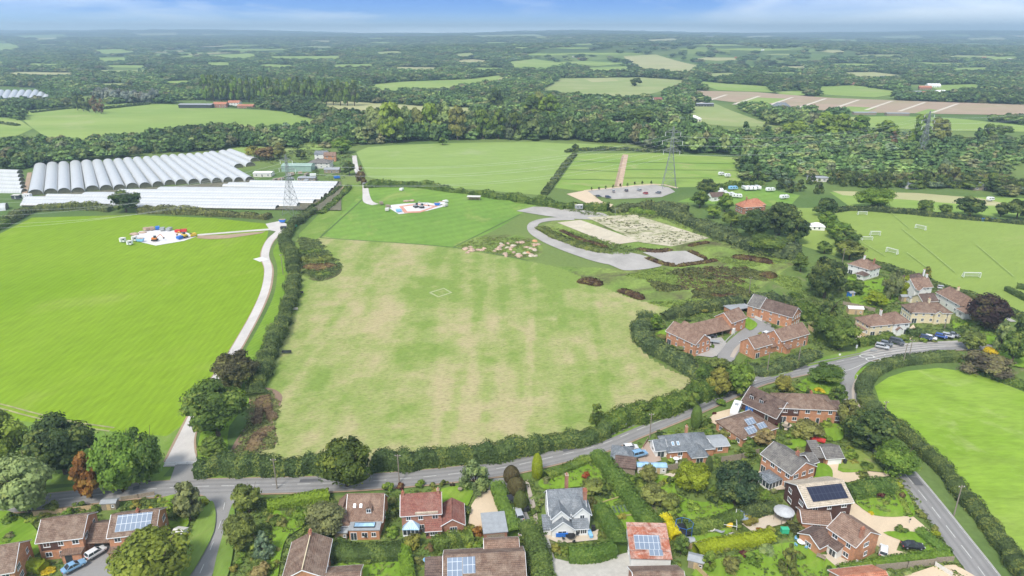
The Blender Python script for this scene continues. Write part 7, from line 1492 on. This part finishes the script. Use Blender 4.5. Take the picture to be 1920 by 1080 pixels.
# portable cabins, machines and materials on the two white pads
def cabin(px,l,dims=(6,2.4,2.5),mat='upvc',rz=0): 
    t=box_th('site_cabin',l,'site cabin',px,dims,mat,rz,'plaster'); MB().box(-.4,.4,-dims[1]/2-.04,-dims[1]/2-.003,.1,2).build('door',M['steel'],t); MB().box(dims[0]*.2,dims[0]*.2+1,-dims[1]/2-.04,-dims[1]/2-.003,1,1.9).build('window',M['pane'],t)
cabin((231,455),'small white cabin alone on the crop field',(2.6,2.2,2.1)); cabin((244,460),'second small white cabin on the crop field',(2.4,2.2,1.9)); cabin((253,453),'white cabin beside the blue skip on the pad',(2.2,2.2,2.3)); cabin((52,372),'white cabin at the corner of the low tunnels',(5,3,2.6)); cabin((32,374),'dark sided white cabin at the tunnel corner',(5,3,2.6),'dark')
cabin((1085,393),'grey portable cabin by the forecourt',(5,2.5,2.6),'lead'); cabin((815,397),'x') if False else None
def skip_(px,l,mat,rz=0):
    t=post_thing('skip',l,'skip',px,rz); MB().prism([(-1.4,-.9,0),(1.4,-.9,0),(2,-.9,1.4),(-2,-.9,1.4)],(0,1.8,0)).build('hopper',M[mat],t); MB().box(-1.7,1.7,-.8,.8,1.41,1.55).build('contents',M['rubble'],t)
skip_((264,454),'blue skip on the white field pad','sky'); skip_((820,386),'royal blue skip on the red bordered pad','blue'); skip_((829,384),'white skip at the end of the red bordered pad','upvc'); skip_((530,418),'blue skip beneath the tunnel pylon','blue'); skip_((1355,412),'blue skip','blue') if False else None
def digger(px,l,mat,rz=0):
    t=post_thing('excavator',l,'excavator',px,rz); q=MB(); [q.box(-1.6,1.6,y-.25,y+.25,0,.7) for y in(-.9,.9)]; q.build('track',M['rubber'],t); MB().box(-1.4,1.0,-1,1,.8,1.6).build('body',M[mat],t); MB().box(-.2,1.0,-.95,.0,1.6,2.7).build('cab',M['pane'],t)
    q=MB(); q.bar((.8,.4,1.4),(3.0,.4,3.2),.2); q.bar((3.0,.4,3.2),(4.4,.4,1.4),.15); q.build('arm',M[mat],t); MB().box(4.1,4.8,.1,.7,.7,1.4).build('bucket',M['dark'],t)
digger((291,453),'orange excavator on the white field pad','orange',10); digger((346,447),'yellow excavator at the right of the field pad','yellow',160); digger((780,390),'grey excavator on the red bordered pad','steel',40); digger((791,391),'second grey excavator on the red bordered pad','steel',10)
for i,(x,y,m,l) in enumerate([(335,437,'red','heap of red barriers at the pad edge'),(345,436,'red','second heap of red barriers at the pad edge'),(355,445,'upvc','white drum at the track end'),(362,444,'yellow','yellow drum at the track end'),(338,449,'blue','blue crate at the pad edge'),(318,433,'steel','grey pipes at the pad back'),(305,433,'steel','grey pallets at the pad back'),(296,431,'blue','blue crates along the pad back'),(285,432,'rubble','brown pallets along the pad back'),(275,433,'rubble','brown timber along the pad back'),(550,428,'green','green container under the tunnel pylon'),(532,431,'dark','dark car-sized box on the track head'),(748,398,'sky','pale blue tarpaulin at the pad corner'),(835,381,'upvc','white crate by the royal blue skip'),(835,388,'plaster','pale crate on the grass by the pad'),(753,358,'upvc','white box in the rough grass above the pad'),(726,396,'plaster','pale crate by the path end'),(715,384,'wood','timber heap on the white path'),(728,390,'wood','second timber heap on the white path')]): box_th('site_material',l,'site material',(x,y),(3.2,2.2,1.3),m,i*17)
for px,l,s in (((252,440),'grey brown rubble heap at the field pad',(5,4,2)),((268,437),'low rubble heap behind the field pad',(4,3,1.4)),((762,378),'grey heap above the red bordered pad',(4,3,1.6)),((772,377),'second grey heap above the red bordered pad',(4,3,1.6))):
    g=G(*px); rs=np.random.RandomState(int(px[0])); v,f=ICO2; v=v*np.array(s)*.5*(1+rs.normal(size=(len(v),1))*.12); v[:,2]=np.maximum(v[:,2],-.2); o=obj('rubble_heap',npmesh('rubble_heap',v,f,M['rubble']),None,(g.x,g.y,.25)); tag(o,l,'rubble heap')
rs=np.random.RandomState(5)
k=0
while k<46:   # spoil heaps
    x,y=rs.uniform(858,1014),rs.uniform(446,482)
    if y<462-(x-858)*.12+4 or y>474+(x-858)*.07: continue
    g=G(x,y); v,f=ICO2; s=np.array([rs.uniform(2,5),rs.uniform(1.6,3.4),rs.uniform(1.0,1.7)]); v=v*s*.5*(1+rs.normal(size=(len(v),1))*.13); v[:,2]=np.maximum(v[:,2],-.1)
    m=[M['rubble'],plain('pink_soil',(.50,.36,.27),.95,0,.3,1),plain('pale_spoil',(.50,.44,.34),.95,0,.3,1),plain('orange_soil',(.55,.30,.16),.95,0,.3,1) if x>985 else M['rubble']][k%4]
    o=obj('spoil_heap',npmesh('spoil_heap',v,f,m),None,(g.x,g.y,.1)); o.rotation_euler=(0,0,rs.uniform(0,6)); tag(o,'heap of pale pinkish spoil below the mown green field','spoil heap','spoil heaps below the mown green field'); k+=1
for i in range(60):   # weeds on the stony plots
    x=rs.uniform(1110,1310); y=rs.uniform(408,458)
    if abs((y-405)-(x-1190)*.30)>42 : continue
    g=G(x,y); 
for px,l,m in (((562,552),'dark felled log at the dry field edge','dark'),((551,583),'pale trough lying on the dry field edge','conc'),((538,664),'dark trough lying on the dry field','dark')):
    t=post_thing('trough',l,'trough',px,4); q=MB(); q.box(-1.6,1.6,-.4,.4,0,.15); q.box(-1.6,1.6,-.4,-.32,.15,.7); q.box(-1.6,1.6,.32,.4,.15,.7); q.box(-1.6,-1.52,-.32,.32,.15,.7); q.box(1.52,1.6,-.32,.32,.15,.7); q.build('trough_shell',M[m],t)
for i in range(16):   # farmyard clutter
    x,y=rs.uniform(480,640),rs.uniform(325,343); m=['plaster','upvc','steel','rubble','blue','wood'][i%6]; box_th('farm_clutter',['pale','white','grey','brown','blue','timber'][i%6]+' crate in the farmyard behind the low tunnels','crate',(x,y),(rs.uniform(2,5),rs.uniform(2,3),rs.uniform(1,2)),m,rs.uniform(0,90),group='crates in the farmyard')
for i in range(10): x,y=1845-i*0,0
print('objects',len(sc.objects),'trees',NT[0])
# ---- weeds and ground cover nobody could count
def undergrowth(poly,n,size,h,cols,label,name='undergrowth',avoid=None,seed=1,patch=0):
    rs=np.random.RandomState(seed); g=[G(*p) for p in poly]; P2=[(a.x,a.y) for a in g]; xs=[p[0] for p in P2]; ys=[p[1] for p in P2]
    X=rs.uniform(min(xs),max(xs),n*5); Y=rs.uniform(min(ys),max(ys),n*5); k=inpoly(X,Y,P2)
    D=Y*cp+H*sp_; PX=960+F*X/D; PY=540-F*(Y*sp_-H*cp)/D
    for q in (avoid or []): k&=~inpoly(PX,PY,q)
    for (lx,ly,c,s_,x0,x1,y0,y1) in RECTS: u=(X-lx)*c+(Y-ly)*s_; v=-(X-lx)*s_+(Y-ly)*c; k&=~((u>x0-1)&(u<x1+1)&(v>y0-1.5)&(v<y1+1))
    if patch: k&=(np.sin(X/patch+2*np.sin(Y/patch/1.3))+np.sin(Y/patch/.8+X/patch/2))>.15
    X=X[k][:n];Y=Y[k][:n]; n=len(X); m=14; hs=h*rs.uniform(.4,1.3,n)*(.7+.5*np.sin(X/7+np.sin(Y/9)*2)); r=size*rs.uniform(.6,1.5,n)
    d=rs.normal(size=(n,m,3)); d/=np.linalg.norm(d,axis=2,keepdims=True); d[:,:,2]=abs(d[:,:,2])
    p=np.stack([X[:,None]+d[:,:,0]*r[:,None],Y[:,None]+d[:,:,1]*r[:,None],.15+d[:,:,2]*hs[:,None]],2).reshape(-1,3); nn=(d+np.array([0,0,.6])).reshape(-1,3)+rs.normal(size=(n*m,3))*.4
    v,q=cards(p,nn,size*.55,rs); t=np.repeat(rs.uniform(.55,1.5,n),m*4)*rs.uniform(.85,1.2,n*m).repeat(4)
    o=obj(name,npmesh(name,v,q,FOL,t)); o.color=(*cols,1); tag(o,label,'undergrowth',kind='stuff')
SC=[(1180,515),(1330,482),(1480,486),(1512,560),(1400,580),(1300,588),(1200,565),(1140,535)]
undergrowth([(1210,520),(1340,495),(1430,500),(1440,545),(1380,562),(1250,560)],1300,1.3,1.0,(.12,.14,.045),'dark olive brambles across the rank grass',seed=1,patch=6)
undergrowth(SC,2200,1.0,.45,(.24,.34,.07),'light green weed tufts in the rank grass',seed=2,patch=9)
undergrowth([(1270,505),(1400,500),(1400,530),(1330,550),(1270,540)],350,1.2,.8,(.13,.085,.05),'brown dead stems among the rank grass',seed=3)
undergrowth([(1110,410),(1190,405),(1325,447),(1260,461),(1205,452)],420,.7,.4,(.12,.13,.055),'dark weeds dotted over the stony plot',seed=4)
undergrowth([(1010,425),(1060,430),(1190,466),(1260,470),(1150,478),(1060,455)],500,1.0,.6,(.16,.24,.05),'rough weeds on the bank inside the haul road',seed=5)
undergrowth([(560,445),(598,450),(620,478),(642,497),(632,515),(600,526),(568,515)],700,1.1,.9,(.12,.17,.06),'tangled green brush beside the dry field',seed=6)
undergrowth([(860,462),(900,445),(985,446),(1014,470),(985,484),(900,472)],420,.8,.35,(.20,.27,.06),'weeds growing between the spoil heaps',seed=7)
undergrowth([(470,740),(505,732),(525,760),(512,800),(518,838),(440,855),(462,800)],520,.8,.5,(.20,.24,.08),'green regrowth on the cut brash',seed=8)
undergrowth([(1020,385),(1140,395),(1240,397),(1380,440),(1490,482),(1480,500),(1380,470),(1240,410),(1100,404)],500,1.2,.8,(.15,.21,.06),'rough growth before the bramble hedge',seed=9)
undergrowth([(520,258),(640,262),(660,290),(640,345),(600,330),(480,300)],420,1.8,1.3,(.14,.19,.06),'scrubby growth around the farm yard',seed=10)
AV=[[(118,1090),(122,1055),(166,1050),(182,1018),(214,1018),(240,1090)],[(870,992),(877,945),(895,920),(930,916),(940,990),(905,1000)],[(905,918),(926,898),(948,896),(965,925),(988,958),(1005,1010),(985,1012),(965,975),(930,930)],[(1030,1065),(1010,1000),(1030,990),(1045,1045),(1090,1058),(1180,1034),(1230,1045),(1240,1090),(1050,1095)],[(1185,858),(1215,828),(1240,866),(1205,880)],[(1322,790),(1342,772),(1376,764),(1390,785),(1345,802)],[(1515,905),(1545,868),(1582,864),(1620,882),(1670,890),(1670,898),(1610,906),(1580,916),(1605,950),(1680,970),(1725,970),(1760,1005),(1700,1008),(1690,1050),(1640,1060),(1560,940)],
 [(330,1090),(350,1035),(372,985),(385,935),(450,930),(450,950),(435,1035),(415,1090)],[(1340,680),(1345,650),(1375,620),(1385,600),(1412,594),(1462,625),(1410,650),(1380,680)],[(1296,670),(1300,636),(1365,630),(1340,676)],[(1600,672),(1640,650),(1700,640),(1800,634),(1900,640),(1900,660),(1700,670),(1560,700)],[(1740,540),(1800,555),(1900,600),(1880,606)]]
ROADP=[(-400,1000),(0,950+22),(250,942),(480,932),(700,922),(900,902),(960,893),(1120,855),(1200,823),(1290,786),(1420,728),(1560,692),(1800,662),(1900,662),(1900,630),(1600,650),(1480,680),(1360,722),(1200,790),(1040,842),(900,868),(0,930),(-400,960)]
ROAD2=[(1540,690),(1600,690),(1612,730),(1612,770),(1720,880),(1900,1100),(1840,1130),(1700,910),(1590,800),(1572,760)]
GARD=[(60,955),(340,938),(385,955),(440,935),(620,935),(720,928),(900,915),(960,905),(1110,866),(1220,825),(1330,782),(1420,735),(1560,700),(1585,770),(1640,830),(1690,890),(1790,1030),(1820,1100),(60,1100),(0,1100),(0,970)]
undergrowth(GARD,2600,.9,.7,(.14,.20,.045),'mixed low planting filling the garden borders',avoid=AV+[ROADP,ROAD2],seed=11)
undergrowth([(1200,605),(1300,590),(1480,575),(1560,500),(1600,500),(1700,520),(1800,552),(1880,590),(1900,640),(1620,655),(1440,700),(1330,715),(1240,680)],1900,1.0,.8,(.13,.19,.05),'mixed low planting around the close and cottages',avoid=AV+[ROADP,ROAD2],seed=12)
rs=np.random.RandomState(77); n=0
gp=[G(*p) for p in GARD]; P2=[(a.x,a.y) for a in gp]
HN={'mid':'mid green','green':'fresh green','light':'light green','khaki':'dull olive','olive':'olive green','lime':'lime green','pale':'pale green','autumn':'yellowing'}
while n<120:
    px,py=rs.uniform(10,1800),rs.uniform(735,1085)
    a=lambda q: bool(inpoly(np.array([px]),np.array([py]),q)[0])
    if not a(GARD) or any(a(q) for q in AV+[ROADP,ROAD2]): continue
    g=G(px,py); bad=False; w=rs.uniform(1.2,3.4)
    for (lx,ly,c,s_,x0,x1,y0,y1) in RECTS:
        u=(g.x-lx)*c+(g.y-ly)*s_; v=-(g.x-lx)*s_+(g.y-ly)*c
        if x0-w*.6<u<x1+w*.6 and y0-w*.8-1<v<y1+w*.6: bad=True
    if bad: continue
    c=['mid','green','light','khaki','olive','green','lime','pale','autumn','light'][n%10]; wh=next((l for (a_,b_,c_,d_),l in places if a_<=px<=c_ and b_<=py<=d_),'in the gardens beside the road')
    sh=shrub(px,py+3,w*scl(py),w*scl(py)*rs.uniform(.5,.9),c,('small ' if w<2 else 'broad ' if w>2.8 else '')+HN[c]+' shrub '+wh,group='garden shrubs '+wh); n+=1
# ---- shrubs that still share a label are told apart by what they stand beside
def relabel():
    top=[o for o in sc.objects if o.parent is None and o.get('label') and not o.get('kind')]
    cnt={}
    for o in top: cnt[o['label']]=cnt.get(o['label'],0)+1
    marks=[o for o in top if cnt[o['label']]==1 and o.get('category') not in('shrub','garden chair','football goal','crate','spoil heap') and len(o['label'].split())<=10 and math.hypot(o.location.x,o.location.y)<420]
    used=set(cnt)
    for o in top:
        if o.get('category')!='shrub' or cnt[o['label']]<2: continue
        head=o['label'].split(' shrub ')[0]+' shrub'
        for m in sorted(marks,key=lambda m:(m.location-o.location).length)[:6]:
            d=o.location-m.location; w='beside' if abs(d.x)>abs(d.y)*1.2 else 'behind' if d.y>0 else 'in front of'
            lb='%s %s the %s'%(head,w,m['label'])
            if lb not in used and len(lb.split())<=16: used.add(lb); o['label']=lb; break
relabel()
